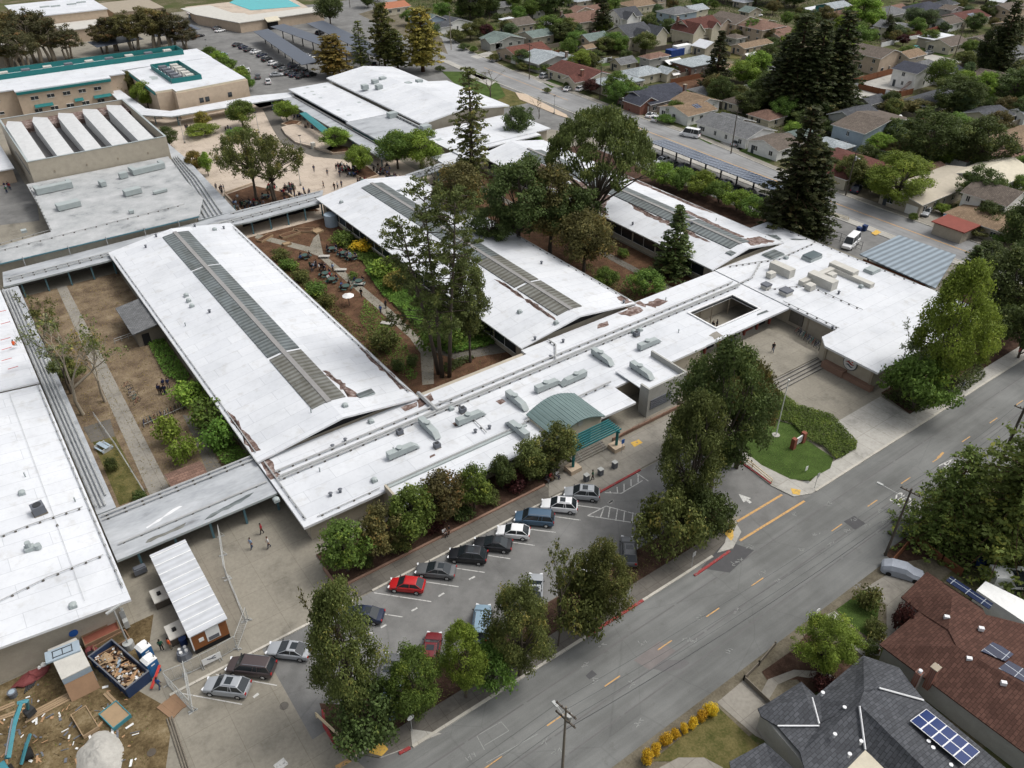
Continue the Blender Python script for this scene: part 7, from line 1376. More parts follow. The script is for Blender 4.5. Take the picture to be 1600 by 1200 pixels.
# ================================================================== vehicles
def car_proto(kind, L, W, H, hood, ws, rear_roof, rear, belt, roof_rack=False, bed=False):
 """nose towards +x. hood: x of windscreen foot, ws: x where roof starts, rear_roof: x where roof ends, rear: x of rear glass foot"""
 e = thing('parked_'+kind, None, kind, local=True);hl = L/2;b=MB()
 st_ = [(-hl, .42,.58,.74,.93),(-hl+.12,.3,.62, belt*.98,1),(-hl*.6,.22,.64, belt, 1),(0,.22,.64, belt, 1),(hood*.9,.22,.64, belt*.99,1),(hl*.72,.24,.62, belt*.86,.97),(hl-.1,.3,.52, belt*.74,.88),(hl, .38,.5, belt*.6,.8)]
 n = 10;rings = []
 for x, zb, zm, zt, k in st_:
  w_ = W/2*k;rings.append([(x, -w_*.9, zb),(x, -w_, zb+.12),(x, -w_, zm),(x, -w_*.97, zt-.08),(x, -w_*.86, zt),(x, w_*.86, zt),(x, w_*.97, zt-.08),(x, w_, zm),(x, w_, zb+.12),(x, w_*.9, zb)])
 vs = [p for r in rings for p in r];fs = [tuple(range(n)), tuple(range(len(vs)-1, len(vs)-1-n, -1))]
 for i in range(len(rings)-1): fs += [(i*n+k, (i+1)*n+k, (i+1)*n+(k+1) % n, i*n+(k+1) % n) for k in range(n)]
 b.add(vs, fs, 0)
 wr = W/2*.74;wb_ = W/2*.9
 b.add([(ws, -wr, H-.07),(ws, wr, H-.07),(rear_roof, wr, H-.07),(rear_roof, -wr, H-.07),(ws-.1,-wr*.9, H),(ws-.1, wr*.9, H),(rear_roof+.08, wr*.9, H),(rear_roof+.08,-wr*.9, H)],[(4,5,6,7),(0,1,5,4),(1,2,6,5),(2,3,7,6),(3,0,4,7)])
 for s in (-1,1):
  for (xa, xb) in ((hood, ws),(rear, rear_roof),((hood+rear)/2*1.0,(ws+rear_roof)/2)): b.tube([(xa, s*wb_, belt-.03),(xb, s*wr, H-.06)],.045,4)
  if kind in ('suv', 'minivan', 'van'): b.tube([(rear*.45+.1, s*wb_*.99, belt-.03),(rear_roof*.5, s*wr, H-.06)],.05,4)
 if bed: b.box(-hl+.1,-W/2*.86, belt-.02, rear-.1,-W/2*.86+.08, belt+.12);b.box(-hl+.1, W/2*.86-.08, belt-.02, rear-.1, W/2*.86, belt+.12)
 bo = b.build('body', 'car_white', e);bv = bo.modifiers.new('b', 'BEVEL');bv.width = .11;bv.segments = 2;bv.limit_method = 'ANGLE';bv.angle_limit = .3;bpy.context.view_layer.update();nm = D.meshes.new_from_object(bo.evaluated_get(bpy.context.evaluated_depsgraph_get()));bo.modifiers.clear();bo.data = nm;nm.polygons.foreach_set('use_smooth', [True]*len(nm.polygons))
 g=MB();g.add([(hood+.03,-wb_+.03, belt-.02),(hood+.03, wb_-.03, belt-.02),(rear-.03, wb_-.03, belt-.02),(rear-.03,-wb_+.03, belt-.02),(ws+.02,-wr+.01, H-.075),(ws+.02, wr-.01, H-.075),(rear_roof-.02, wr-.01, H-.075),(rear_roof-.02,-wr+.01, H-.075)],[(4,5,6,7),(0,4,5,1)[::-1],(1,5,6,2)[::-1],(2,6,7,3)[::-1],(3,7,4,0)[::-1]])
 g.build('windows', 'glass', e)
 if kind in ('suv', 'minivan') and roof_rack:
  r=MB()
  for s in (-1,1): r.tube([(ws-.25, s*wr*.86, H+.04),(rear_roof+.2, s*wr*.86, H+.04)],.03,4)
  r.build('roof_rails', 'chrome', e)
 if kind in ('suv', 'sedan') : MB().box(ws-1.05,-.42, H+.004, ws-.35,.42, H+.012).build('sunroof', 'glass', e)
 for sx in (-1,1):
  for s in (-1,1):
   x = sx*L*.305+(.06 if sx > 0 else -.02);r_ = .33;t=MB();t.tube([(x, s*(W/2-.2), r_),(x, s*(W/2+.015), r_)], r_, 12);to = t.build('wheel', 'tire', e);q=MB();q.tube([(x, s*(W/2+.012), r_),(x, s*(W/2+.03), r_)], r_*.62,8);qo = q.build('rim', 'chrome', e);qo.parent = to
 for s in (-1,1):
  MB().obox((hl-.1, s*W/2*.68, belt*.68),(.2,.34,.14),-s*.35).build('headlight', 'lamp_clear', e);MB().obox((-hl+.03, s*W/2*.78, belt*.82),(.1,.24,.22)).build('taillight', 'lamp_red', e)
  MB().obox((hood-.05, s*(W/2+.06), belt+.03),(.12,.16,.1)).build('mirror', 'steel_dark', e)
 return proto(e)
CARS = dict(suv=car_proto('suv', 4.65,1.86,1.68,1.1,.3,-1.55,-2.14,1.03, True), sedan=car_proto('sedan', 4.7,1.82,1.44,1.0,.05,-.95,-1.75,.92), hatchback=car_proto('hatchback', 4.1,1.74,1.5,1.0,.25,-1.2,-1.88,.95),
   minivan=car_proto('minivan', 5.0,1.95,1.75,1.45,.75,-2.05,-2.4,1.05, True), pickup=car_proto('pickup', 5.5,1.95,1.78,1.2,.6,-.55,-.85,1.1, bed=True), van=car_proto('van', 5.6,2.05,2.5,1.9,1.35,-2.65,-2.72,1.25))
CNT = {}
def car(kind, col, px, py, ang, where, group=None, label=None, z=.035, s=1.):
 x, y = P(px, py, .5) if px > 0 else where_xy
 lb = label or '%s %s %s' % (col.replace('car_', ''), kind, where)
 return copy_tree(CARS[kind],(x, y, z), math.radians(ang), s, lb, group, {'body': ['car_'+col if not col.startswith('car_') else col]})
G1 = 'cars parked along the school kerb'
for kd, cl, px, py, lb in (('suv', 'silver', 355,1074, 'silver suv with sunroof, first car by the construction fence'),('minivan', 'brown', 393,1043, 'dark brown-grey large car behind the silver suv by the fence'),('sedan', 'silver', 452,1017, 'silver sedan beside the thin brownish tree by the driveway'),('sedan', 'navy', 567,961, 'navy car mostly hidden by the tall corner tree'),
                           ('hatchback', 'red', 636,915, 'bright red hatchback in the kerb row'),('sedan', 'grey', 681,892, 'dark grey sedan parked right of the red hatchback'),('suv', 'black', 731,869, 'black suv parked between dark grey and black sedans'),('sedan', 'black', 770,851, 'black sedan parked left of the white hatchback'),
                           ('hatchback', 'white', 802,832, 'white hatchback parked left of the blue minivan'),('minivan', 'blue', 835,811, 'steel-blue minivan between two white cars'),('suv', 'white', 874,791, 'white suv with dark sunroof beside the silver one near the entrance'),('suv', 'silver', 909,772, 'silver suv nearest the entrance forecourt')):
 car(kd, cl, px, py, 137, '', G1, lb)
G2 = 'cars parked under the strip trees'
for kd, cl, px, py, lb in (('suv', 'maroon', 674,1018, 'maroon car between the green trees of the strip'),('suv', 'grey', 608,1052, 'grey car with roof rails behind the tall corner tree'),('hatchback', 'paleblue', 609,1095, 'pale blue car nose showing below the green strip tree'),('minivan', 'paleblue', 752,975, 'pale blue van left of the broad olive tree'),('sedan', 'silver', 836,922, 'silver car glimpsed through the twiggy tree'),('sedan', 'white', 908,898, 'white car glimpsed behind the olive tree'),('suv', 'grey', 982,862, 'dark grey suv beside the hatched bay')):
 car(kd, cl, px, py, 50, '', G2, lb)
G3 = 'cars along the main road'
for kd, cl, px, py, a, lb in (('van', 'white', 1078,211,110, 'white passenger van parked on the main road'),('pickup', 'silver', 776,93,20, 'silver pickup on a driveway at the road bend'),('suv', 'silver', 851,119,15, 'silver suv beside the pale grey-roofed house'),('sedan', 'white', 888,139,20, 'white sedan left of the white suv by the maroon roof'),('suv', 'white', 907,139,20, 'white suv on the driveway by the maroon-roofed house'),('sedan', 'black', 908,131,20, 'black car behind the white suv by the maroon roof'),
                              ('sedan', 'black', 992,170,15, 'black car in front of the slate-blue roofed garage'),('sedan', 'white', 1017,180,20, 'white car on the driveway right of the brick house'),('suv', 'white', 1026,186,20, 'white car partly hidden by a bush, right of the brick house'),('sedan', 'silver', 1151,224,15, 'silver-white sedan in front of the long grey-roofed house'),('suv', 'navy', 1338,296,20, 'navy car by the maroon hip-roofed house'),
                              ('sedan', 'silver', 1447,331,200, 'silver sedan in front of the beige double garage'),('hatchback', 'blue', 1482,335,200, 'blue car beside the yellow bush'),('sedan', 'white', 1501,335,200, 'white car under the brown carport'),('van', 'white', 1329,381,195, 'white cargo van beside the black metal fence'),
                              ('hatchback', 'teal', 1429,76,175, 'teal car on the short side street'),('sedan', 'grey', 1450,83,175, 'grey sedan on the short side street'),('sedan', 'white', 1183,24,160, 'white car among dark trees at the top'),('pickup', 'white', 1575,232,200, 'white pickup between the two long roofs at the right edge'),('sedan', 'white', 1578,193,180, 'white car at the right edge above the orange-tan roof'),('suv', 'grey', 1206,292,100, 'grey car on the road left of the tall redwood')):
 car(kd, cl, px, py, a, '', G3, lb)
G4 = 'cars in the back car park';rn = random.Random(6)
row = [(371,70),(380,74),(389,78),(399,81),(409,86),(417,93),(426,99),(435,103),(444,108),(452,114),(460,117),(470,120),(486,117),(478,112),(468,108),(458,103)]
for i, (px, py) in enumerate(row): car(rn.choice(['sedan', 'suv', 'sedan', 'hatchback']),['black', 'navy', 'black', 'white', 'navy', 'black', 'white', 'black', 'grey', 'black', 'navy', 'black', 'black', 'grey', 'black', 'navy'][i], px, py, 25, 'in the row under the front solar canopy', G4)
for i, (px, py) in enumerate(((437,70),(446,74),(455,78),(466,81),(474,86),(484,91),(492,96),(500,52),(512,60),(524,68))): car(rn.choice(['sedan', 'suv']),['white', 'silver', 'white', 'grey', 'silver', 'white', 'grey', 'black', 'grey', 'black'][i], px, py, 25, 'behind the front solar canopy', G4)
for kd, cl, px, py, a, lb in (('suv', 'white', 387,111,70, 'white suv in the aisle beside the square block'),('suv', 'grey', 403,120,70, 'dark grey car in the aisle between two white ones'),('suv', 'white', 419,128,70, 'white suv nearest the far walkway'),('sedan', 'silver', 432,117,-15, 'silver sedan crossing the back car park aisle'),('hatchback', 'paleblue', 349,86,40, 'pale blue car beside the green bushes'),('sedan', 'white', 379,106,70, 'white car behind a bush at the square block'),
                              ('sedan', 'white', 300,20,15, 'white car near the pool building, farthest left'),('suv', 'paleblue', 303,26,15, 'pale blue suv by the pool building'),('sedan', 'grey', 311,30,15, 'dark car by the pool building behind the pickup'),('pickup', 'white', 325,36,15, 'white pickup by the pool building wall'),('sedan', 'grey', 340,44,15, 'grey car beside the pool building corner'),('sedan', 'white', 344,48,15, 'white sedan at the pool building corner'),('sedan', 'black', 311,56,15, 'black car at the edge of the eucalyptus trees'),('sedan', 'grey', 628,85,60, 'grey car behind the golden pines'),('sedan', 'black', 585,100,60, 'dark car under the thin dark pine')):
 car(kd, cl, px, py, a, '', G4, lb)
for i in range(12):
 o = copy_tree(CARS[['suv', 'sedan'][i % 2]],(149.5,106.5+i*3.5,.035), math.radians(180),1, '%s car under the striped roadside solar canopy' % ['black', 'navy', 'grey', 'black', 'silver', 'black', 'maroon', 'black', 'navy', 'grey', 'white', 'black'][i], 'cars under the roadside solar canopy', {'body': ['car_'+['black', 'navy', 'grey', 'black', 'silver', 'black', 'maroon', 'black', 'navy', 'grey', 'white', 'black'][i]]})
# covered car, boats, camper
def boat_proto():
 e = thing('motor_boat', None, 'boat', local=True);b=MB();ring = []
 for x, w_, z0, z1 in ((-3,1.0,.5,1.3),(-1,1.15,.4,1.35),(1.2,1.0,.45,1.5),(2.5,.5,.8,1.7),(3.2,.05,1.3,1.8)): ring.append([(x, -w_, z1),(x, -w_*.5, z0),(x, w_*.5, z0),(x, w_, z1)])
 vs = [p for r in ring for p in r];fs = [(0,1,2,3)]
 for i in range(4): fs += [(i*4+k, (i+1)*4+k, (i+1)*4+(k+1) % 4, i*4+(k+1) % 4) for k in range(4)]
 b.add(vs, fs);b.build('hull', 'white_paint', e);MB().box(-1.2,-.7,1.35,.9,.7,2.2).build('cabin', 'white_paint', e);MB().box(-1.0,-.72,1.7,.93,.72,2.05).build('windows', 'glass', e);t=MB();t.box(-2,-.7,.15,2,-.6,.45);t.box(-2,.6,.15,2,.7,.45);t.build('trailer', 'steel_dark', e)
 return proto(e)
BT = boat_proto()
for px, py, a, s, lb in ((1545,186,30,1.5, 'big white cabin boat behind the orange-tan roof'),(1533,281,-20,1.05, 'small white boat beside the barn-like house'),(1590,180,30,1, 'white boat with blue cover at the right edge')): x, y = P(px, py);copy_tree(BT, (x, y, 0), math.radians(a), s, lb, 'boats stored in the back yards')
x, y = P(1408,897);cv = thing('covered_car', 'parked car under a pale grey fitted cover by the roadside', 'covered car', (x, y, 0), math.radians(-60), local=True)
b=MB();st_ = [(-2.3,.75,.35,.8),(-2.1,.88,.2,1.05),(-1.3,.93,.15,1.45),(.3,.93,.15,1.5),(1.1,.93,.15,1.05),(2.1,.85,.2,.9),(2.35,.7,.35,.6)]
for x_, w_, z0, z1 in st_: b.v += [(x_, -w_, z0),(x_, -w_*.97, z1*.62),(x_, -w_*.72, z1),(x_, w_*.72, z1),(x_, w_*.97, z1*.62),(x_, w_, z0)]
for i in range(6): b.f += [(i*6+k, (i+1)*6+k, (i+1)*6+(k+1) % 6, i*6+(k+1) % 6) for k in range(6)]
b.f += [tuple(range(6)), tuple(range(41,35,-1))];b.m = [0]*len(b.f);b.build('cover', 'car_cover', cv)
for sx in (-1.4,1.45): MB().tube([(sx, -.75,.3),(sx, -.96,.3)],.31,10).build('wheel', 'tire', cv)
cp_ = thing('camper_trailer', 'long white rounded camper beside the brown-roofed house', 'camper', (*P(1565,945,1),0));q = [(*P(a, b_, 2.8),2.8) for a, b_ in ((1540,908),(1526,922),(1620,985),(1650,962))];MB().slab3(q, 2.5).build('body', 'white_paint', cp_)
tk = thing('work_truck', 'white truck with ladder racks behind the camper', 'truck', (*P(1585,905,1),0));MB().obox((*P(1580,905,1),1.3),(4.6,2,1.7),-.7).build('body', 'white_paint', tk);MB().obox((*P(1592,912,1),1.8),(1.6,1.8,.8),-.7).build('windows', 'glass', tk)
for (dx, dy) in ((-1.4,-1),(1.4,-1)): c = P(1580,905,1);MB().obox((c[0]+dx, c[1]+dy, .35),(.7,.25,.7),-.7).build('wheel', 'tire', tk)
# ================================================================== canopies, containers, fences, poles
def solar_canopy(label, c0, c1, wid, z, m, cells=None, posts=6, tilt=.06, group=None):
 a = Vector(c0);b = Vector(c1);d = (b-a).normalized();n = Vector((-d.y, d.x));o = thing('solar_canopy', label, 'solar canopy', ((a+b)/2).to_tuple()+(0,),0, group)
 h = wid/2;q = [(a-n*h),(b-n*h),(b+n*h),(a+n*h)];zz = [z-wid*tilt, z-wid*tilt, z+wid*tilt, z+wid*tilt]
 MB().slab3([(v.x, v.y, k) for v, k in zip(q, zz)],.16).build('panel_roof', m, o)
 for i in range(posts):
  p = a.lerp(b, (i+.5)/posts);MB().obox((p.x, p.y, z/2-.15),(.3,.3, z-.3), math.atan2(d.y, d.x)).build('post', 'steel_dark', o)
  pb=MB();pb.tube([(p.x-n.x*h*.9, p.y-n.y*h*.9, z-.25-wid*tilt*.9),(p.x+n.x*h*.9, p.y+n.y*h*.9, z-.25+wid*tilt*.9)],.1,4);pb.build('beam', 'steel_dark', o)
 return o
solar_canopy('striped solar canopy beside the main road, behind the right classroom wing', (152,106.5),(152.9,147.5),6.4,3.7, 'solar_rows', posts=8)
solar_canopy('nearest dark solar canopy in the back car park', (120,337),(113.2,275),6,4.4, 'solar_back', posts=7, group='back car park solar canopies', tilt=.03)
solar_canopy('middle dark solar canopy in the back car park', (128.5,341),(131.8,281),6,4.6, 'solar_back', posts=7, group='back car park solar canopies', tilt=.03)
solar_canopy('farthest dark solar canopy in the back car park, nearest the road', (143.5,338),(139,270),7,4.6, 'solar_back', posts=7, group='back car park solar canopies', tilt=.03)
solar_canopy('short solar canopy in front of the sports hall', (60,352),(78,356),7,4, 'solar_back', posts=3);solar_canopy('short solar canopy behind the dark eucalyptus clump', (83,357),(102,361),7,4, 'solar_back', posts=3)
mc_ = thing('metal_canopy', 'blue-grey ribbed metal canopy roof between hall block and main road', 'canopy', (144,68,0))
MB().slab3([(*P(1343,397,3.5),3.5),(*P(1405,367,3.5),3.5),(*P(1494,398,3.5),3.5),(*P(1462,450,3.5),3.5)],.2).build('roof', 'metal_blue', mc_)
for a, b in ((138.5,74.5),(149.5,75),(138.5,63.5),(150,66),(144,75)): MB().box(a-.12, b-.12,0, a+.12, b+.12,3.3).build('post', 'steel_dark', mc_)
MB().box(137.5,62,0,137.7,75,2.6).build('back_wall', 'wood_fence', mc_)
def canopy(label, px, py, lx, ly, h, m='canvas', rot=0, kind='gx', cat='canopy', name='garden_canopy'):
 x, y = P(px, py, h+.5);o = thing(name, label, cat, (x, y, 0), rot, local=True);roof_mesh(kind, -lx/2,-ly/2, lx/2, ly/2, h, .9,0,.06).build('roof', [m, m], o)
 for sx in (-1,1):
  for sy in (-1,1): MB().cyl((sx*(lx/2-.15), sy*(ly/2-.15),0),.06, h, 5).build('post', 'fence_metal', o)
 return o
canopy('white tent canopy beside the flat-roofed brick building', 1050,94,7.5,5,2.6);canopy('white tent canopy below the tan-roofed outbuilding', 1172,84,6,4,2.4);canopy('small white canopy in the garden of the long shed', 1401,183,4,3,2.3)
canopy('small white square canopy in the brick house back garden', 1053,113,3.2,3.2,2.2);canopy('tan patio umbrella canopy beside the maroon hip-roofed house', 1350,236,2.6,2.6,2.4, 'wall_tan', kind='hip')
def container(label, px, py, lx, ly, h, m, rot=0, cat='container', name='shipping_container'):
 x, y = P(px, py, h);o = thing(name, label, cat, (x, y, 0), rot, local=True);b=MB();b.box(-lx/2,-ly/2,0, lx/2, ly/2, h);b.build('body', m, o)
 r=MB()
 for i in range(int(lx/.8)): r.box(-lx/2+.3+i*.8,-ly/2-.04,.2,-lx/2+.5+i*.8,-ly/2, h-.15)
 r.build('ribs', m, o);MB().box(-lx/2-.05,-ly/2+.1,.15,-lx/2, ly/2-.1, h-.1).build('door', m, o);return o
container('dark blue shipping container on the green back lawn', 1055,76,7,3.2,2.4, 'container_blue', 0);container('white box trailer behind the blue container', 1066,70,7.5,2.6,3.2, 'white_paint')
for lb, pts, h, m in (('red-brown board fence along the lane left of the deck house', [(1330,133),(1370,122),(1412,111)],2., 'wood_fence'),('red-brown board fence below the deck house terrace', [(1340,139),(1372,147),(1405,152),(1425,147)],1.8, 'wood_fence'),('long red-brown fence beside the short side street', [(1388,62),(1440,56),(1480,45),(1530,32)],2.2, 'rust_red'),
                      ('dark fence behind the green back lawn', [(1000,85),(1050,76),(1108,66),(1125,63)],1.8, 'pole_wood'),('dark fence under the tiny cream garden house', [(880,97),(940,96),(1000,107)],1.7, 'wood_grey'),('grey fence beside the bare brown garden', [(1050,125),(1090,116),(1125,120)],1.7, 'wood_grey'),('wooden fence along the front garden at bottom right', [(1213,1112),(1162,1063),(1185,1040),(1210,1010)],.7, 'wood_grey'),
                      ('low brown fence beside the driveway at bottom right', [(1282,967),(1345,1012),(1372,1022)],.6, 'wood_fence'),('brown fence between the driveway and muddy bed', [(1390,885),(1425,845),(1470,880),(1500,900)],1.2, 'wood_fence'),('white retaining wall beside the side street', [(1388,68),(1435,60)],1.4, 'white_paint')):
 fence(lb, [P(*q) for q in pts], h, m)
fp = []
bf = thing('metal_fence', 'black metal bar fence beside the white cargo van', 'fence', (*P(1290,385),0));pts = [P(1265,378), P(1290,372), P(1312,378), P(1345,392)];mb=MB()
for a, b in zip(pts, pts[1:]):
 a = Vector(a);b = Vector(b);k = int((b-a).length/1.2)
 for i in range(k+1): p = a.lerp(b, i/max(1, k));mb.tube([(p.x, p.y, 0),(p.x, p.y, 2)],.05,4)
 for z in (.3,1.1,1.9): mb.tube([(a.x, a.y, z),(b.x, b.y, z)],.035,4)
mb.build('bars', 'steel_dark', bf)
# utility poles with wires
def pole(label, px, py, ty, lean=0, arms=1, transformer=False, lamp=None, m='pole_wood', group='utility poles', hz=None, r=.17):
 x, y = P(px, py);h = TOP(px, py, ty) if hz is None else hz;o = thing('utility_pole', label, 'utility pole', (x, y, 0),0, group);mb=MB();mb.tube([(x, y, 0),(x+lean, y, h)],[r, r*.62],7);mb.build('pole', m, o)
 for i in range(arms):
  z = h-.5-i*1.3;a=MB();a.obox((x+lean*(z/h), y, z),(.12,2.3,.12),.15)
  for k in (-1,-.45,.45,1): a.cyl((x+lean*(z/h)-k*.15, y+k, z+.06),.05,.2,5)
  a.build('crossarm', 'pole_wood', o)
 if transformer: MB().cyl((x+lean*.8+.4, y, h*.78),.28,.9,10).build('transformer', 'fence_metal', o)
 if lamp: a=MB();a.tube([(x+lean*.85, y, h*.85),(x+lean*.85+lamp[0], y+lamp[1], h*.88)],.05,5);a.obox((x+lean*.85+lamp[0], y+lamp[1], h*.88),(.7,.3,.14), math.atan2(lamp[1], lamp[0]));a.build('lamp_arm', 'fence_metal', o)
 return Vector((x+lean, y, h-.4))
p0 = pole('utility pole with a grey transformer at the bottom edge of the street', 878,1215,1095,0,2, True, (0,1.4), hz=11, r=.15, m='wood_grey');p1 = pole('leaning wooden utility pole beside the covered car', 1383,868,700,.4,1, False, (-.6,3.2), hz=10.5, r=.17);p2 = pole('utility pole rising through the cedars across the street', 1545,760,640,.3,1, False, hz=13, r=.24)
p3 = pole('utility pole beside the maroon hip-roofed house', 1321,306,235,0,1, True, (-.8,-1.6));p4 = pole('utility pole by the long grey-roofed house', 1142,240,172,0,1, False, (-1,-1.5));p5 = pole('utility pole beside the brick slate-blue house', 970,178,152,0,2, True);p6 = pole('utility pole in front of the flat white-roofed house', 937,155,103,0,1);p7 = pole('utility pole beside the pale grey-roofed house', 827,124,68,0,1);p8 = pole('pale tall utility pole at the road bend', 705,78,18,0,1, m='bark_pale')
p9 = pole('leaning pole behind the grey-roofed long house', 1378,60,2,.5,1, m='bark_pale');p10 = pole('leaning utility pole in front of the beige bungalow', 1490,92,40,.6,1);p11 = pole('pole in front of the brown roofs at the right edge', 1576,252,213,.3,1);p12 = pole('pole at the road end near the pool building', 547,12,-30,0,1)
wr=MB()
def wire(a, b, sag, r=.035):
 n = 10;wr.tube([a.lerp(b, i/n)-Vector((0,0, sag*4*(i/n)*(1-i/n))) for i in range(n+1)], r, 3, caps=False)
for k in (-.9,0,.9):
 for a, b in ((p0, p1),(p1, p2),(p2, p2+Vector((50,0,0))),(p0, p0+Vector((-50,0,0)))): wire(a+Vector((0, k, 0)), b+Vector((0, k, 0)),.8 if k else 1.2,.014)
wire(p0-Vector((0,0,3)), p1-Vector((0,0,3)),1.2,.035);wire(p1-Vector((0,0,3)), p2-Vector((0,0,4)),1.2,.035)
tag(wr.build('overhead_wires', 'steel_dark'), 'thin black overhead wires along the front street', 'overhead wires')
wr=MB()
for k in (-.9,0,.9):
 for a, b in ((p3, p4),(p4, p5),(p5, p6),(p6, p7),(p7, p8)): wire(a+Vector((0, k, 0)), b+Vector((0, k, 0)),.8 if k else 1.2,.014)
tag(wr.build('overhead_wires', 'steel_dark'), 'thin black overhead wires along the far side of the main road', 'overhead wires')
# flagpole, signs, lamps
x, y = P(1212,681);fpo = thing('flagpole', 'tall white flagpole on the oval lawn', 'flagpole', (x, y, 0));MB().tube([(x, y, .1),(x, y, 9.6)],[.09,.05],8).build('pole', 'white_paint', fpo);MB().blob((x, y, 9.7),(.14,.14,.14),1,0).build('finial', 'white_paint', fpo);MB().cyl((x, y, .1),.55,.12,16).build('base', 'concrete_pale', fpo)
sg = thing('school_sign', 'small white sign board between two red-brown brick posts on the oval lawn', 'sign', (*P(1245,697),0));a, b = Vector(P(1238,702)), Vector(P(1253,692));d = (b-a).normalized()
for p in (a, b): MB().box(p.x-.3, p.y-.3,.1, p.x+.3, p.y+.3,1.9).build('post', 'rust_red', sg)
c = (a+b)/2;MB().obox((c.x, c.y, 1.05),((b-a).length-.4,.16,1.1), math.atan2(d.y, d.x)).build('board', 'white_paint', sg)
n_ = Vector((d.y, -d.x));lt=MB()
for r_ in range(3): q = c+n_*.1;lt.obox((q.x, q.y, 1.35-r_*.28),((b-a).length-1.0,.02,.07), math.atan2(d.y, d.x))
lt.build('text_rows', 'cloth_grey', sg)
def post_sign(label, px, py, h, col, kind='round', group=None):
 x, y = P(px, py);o = thing('road_sign', label, 'sign', (x, y, 0),0, group);MB().cyl((x, y, .1),.04, h, 5).build('post', 'fence_metal', o);m_=MB()
 if kind == 'round': m_.tube([(x-.02, y-.05, h+.1),(x-.02, y-.1, h+.1)],.38,8)
 else: m_.box(x-.25, y-.1, h-.3, x+.25, y-.06, h+.4)
 m_.build('plate', col, o)
post_sign('small sign on a post beside the corner ramp of the oval lawn', 1272,764,2.4, 'fence_metal', 'sq');post_sign('white diamond-shaped sign on the pavement under the strip trees', 644,1142,2.2, 'white_paint');post_sign('sign post on the pavement by the red kerb', 979,950,2.5, 'fence_metal', 'sq');post_sign('sign post on the pavement in front of the sycamore', 1498,620,2.4, 'door_dark', 'sq');post_sign('red sign on the pavement at the far right of the street', 1585,565,2.2, 'kerb_red');post_sign('grey sign post near the corner of the planting strip', 1080,888,2.4, 'fence_metal', 'sq');post_sign('white plate on the street corner by the yellow-ball hedge', 1272,970,1.6, 'white_paint');post_sign('disabled parking sign by the forecourt', 971,709,2.2, 'blue_tarp', 'sq');post_sign('small white marker post on the oval lawn edge', 1258,738,.7, 'white_paint', 'sq')
def lamp(label, px, py, ty):
 x, y = P(px, py);h = TOP(px, py, ty);o = thing('lamp_post', label, 'lamp post', (x, y, 0),0, 'campus lamp posts');MB().tube([(x, y, 0),(x, y, h)],[.09,.06],6).build('pole', 'fence_metal', o);MB().obox((x, y, h+.05),(.7,.3,.16)).build('lamp_head', 'steel_dark', o);MB().cyl((x, y, 0),.28,.5,8).build('base', 'concrete', o)
lamp('lamp post on the plaza left of the grassy clump', 289,224,188);lamp('lamp post on the plaza beside the oak crown', 405,208,176);lamp('lamp post in the middle of the plaza stage', 471,232,212);lamp('lamp post between the crowded plaza tables and the oak', 470,290,258);lamp('lamp post by the back car park entrance', 323,72,62);lamp('lamp post in front of the oaks', 342,250,236);lamp('black short post beside the road near the redwood', 1301,335,327);lamp('lamp post at the frontage lane', 866,178,150);lamp('lamp post beside the umbrella pine on the lawn', 735,128,105)
# striped barrier by west driveway, wooden guard rail, island rail
def barrier(label, pts, h=.9, m='rail_cream'):
 o = thing('barrier', label, 'barrier', (*pts[0],0));r=MB()
 for z in (h*.55, h): r.tube([(p[0], p[1], z) for p in pts],.07,5)
 r.build('rail', m, o)
 for p in pts: MB().tube([(p[0], p[1],0),(p[0], p[1], h)],.07,5).build('post', m, o)
barrier('cream tubular barrier at the kerb of the west driveway corner', [P(495,1122), P(525,1150), P(555,1172), P(557,1182)]);barrier('cream tubular barrier along the path by the entrance driveway', [P(1147,712), P(1175,732), P(1205,757)]);barrier('cream rail along the road edge near the striped canopy', [P(1300,337), P(1325,345)],.8)
pl = thing('plank_ramp', 'long grey planks and rails lying across the driveway entrance', 'planks', (*P(275,1150),0));mb=MB()
for k, off in enumerate((-.25,0,.22)): a, b = P(265,1122), P(292,1205);mb.tube([(a[0]+off, a[1],.12),(b[0]+off, b[1],.12)],.08,4)
mb.build('planks', 'wood_grey', pl)
# ================================================================== construction yard
t = thing('site_trailer', 'brown-sided site trailer with a white ribbed roof', 'trailer', (6,70,0))
MB().box(4.15,62.9,.7,7.85,76.5,3.1).build('wall', 'brown_siding', t);MB().slab3([(3.95,62.65,3.2),(8.05,62.65,3.3),(8.05,76.75,3.3),(3.95,76.75,3.2)],.14).build('roof', 'metal_trailer', t)
rb=MB()
for i in range(9): rb.slab3([(3.95,63.4+i*1.6,3.24),(8.05,63.4+i*1.6,3.34),(8.05,63.5+i*1.6,3.34),(3.95,63.5+i*1.6,3.24)],.04)
rb.build('roof_ribs', 'white_paint', t);MB().box(5.6,62.84,1.1,7.0,62.9,3.0).build('sign_board', 'white_paint', t);MB().box(5.75,62.81,1.2,6.85,62.84,1.7).build('sign_stripe', 'grey_plastic', t);MB().box(4.8,62.84,1.6,5.3,62.9,2.1).build('notice', 'white_paint', t);MB().box(4.15,62.95,0,7.85,76.4,.7).build('skirting', 'dark', t);MB().box(4.0,62.6,1.0,4.12,62.8,3.2).build('corner_trim', 'white_paint', t)
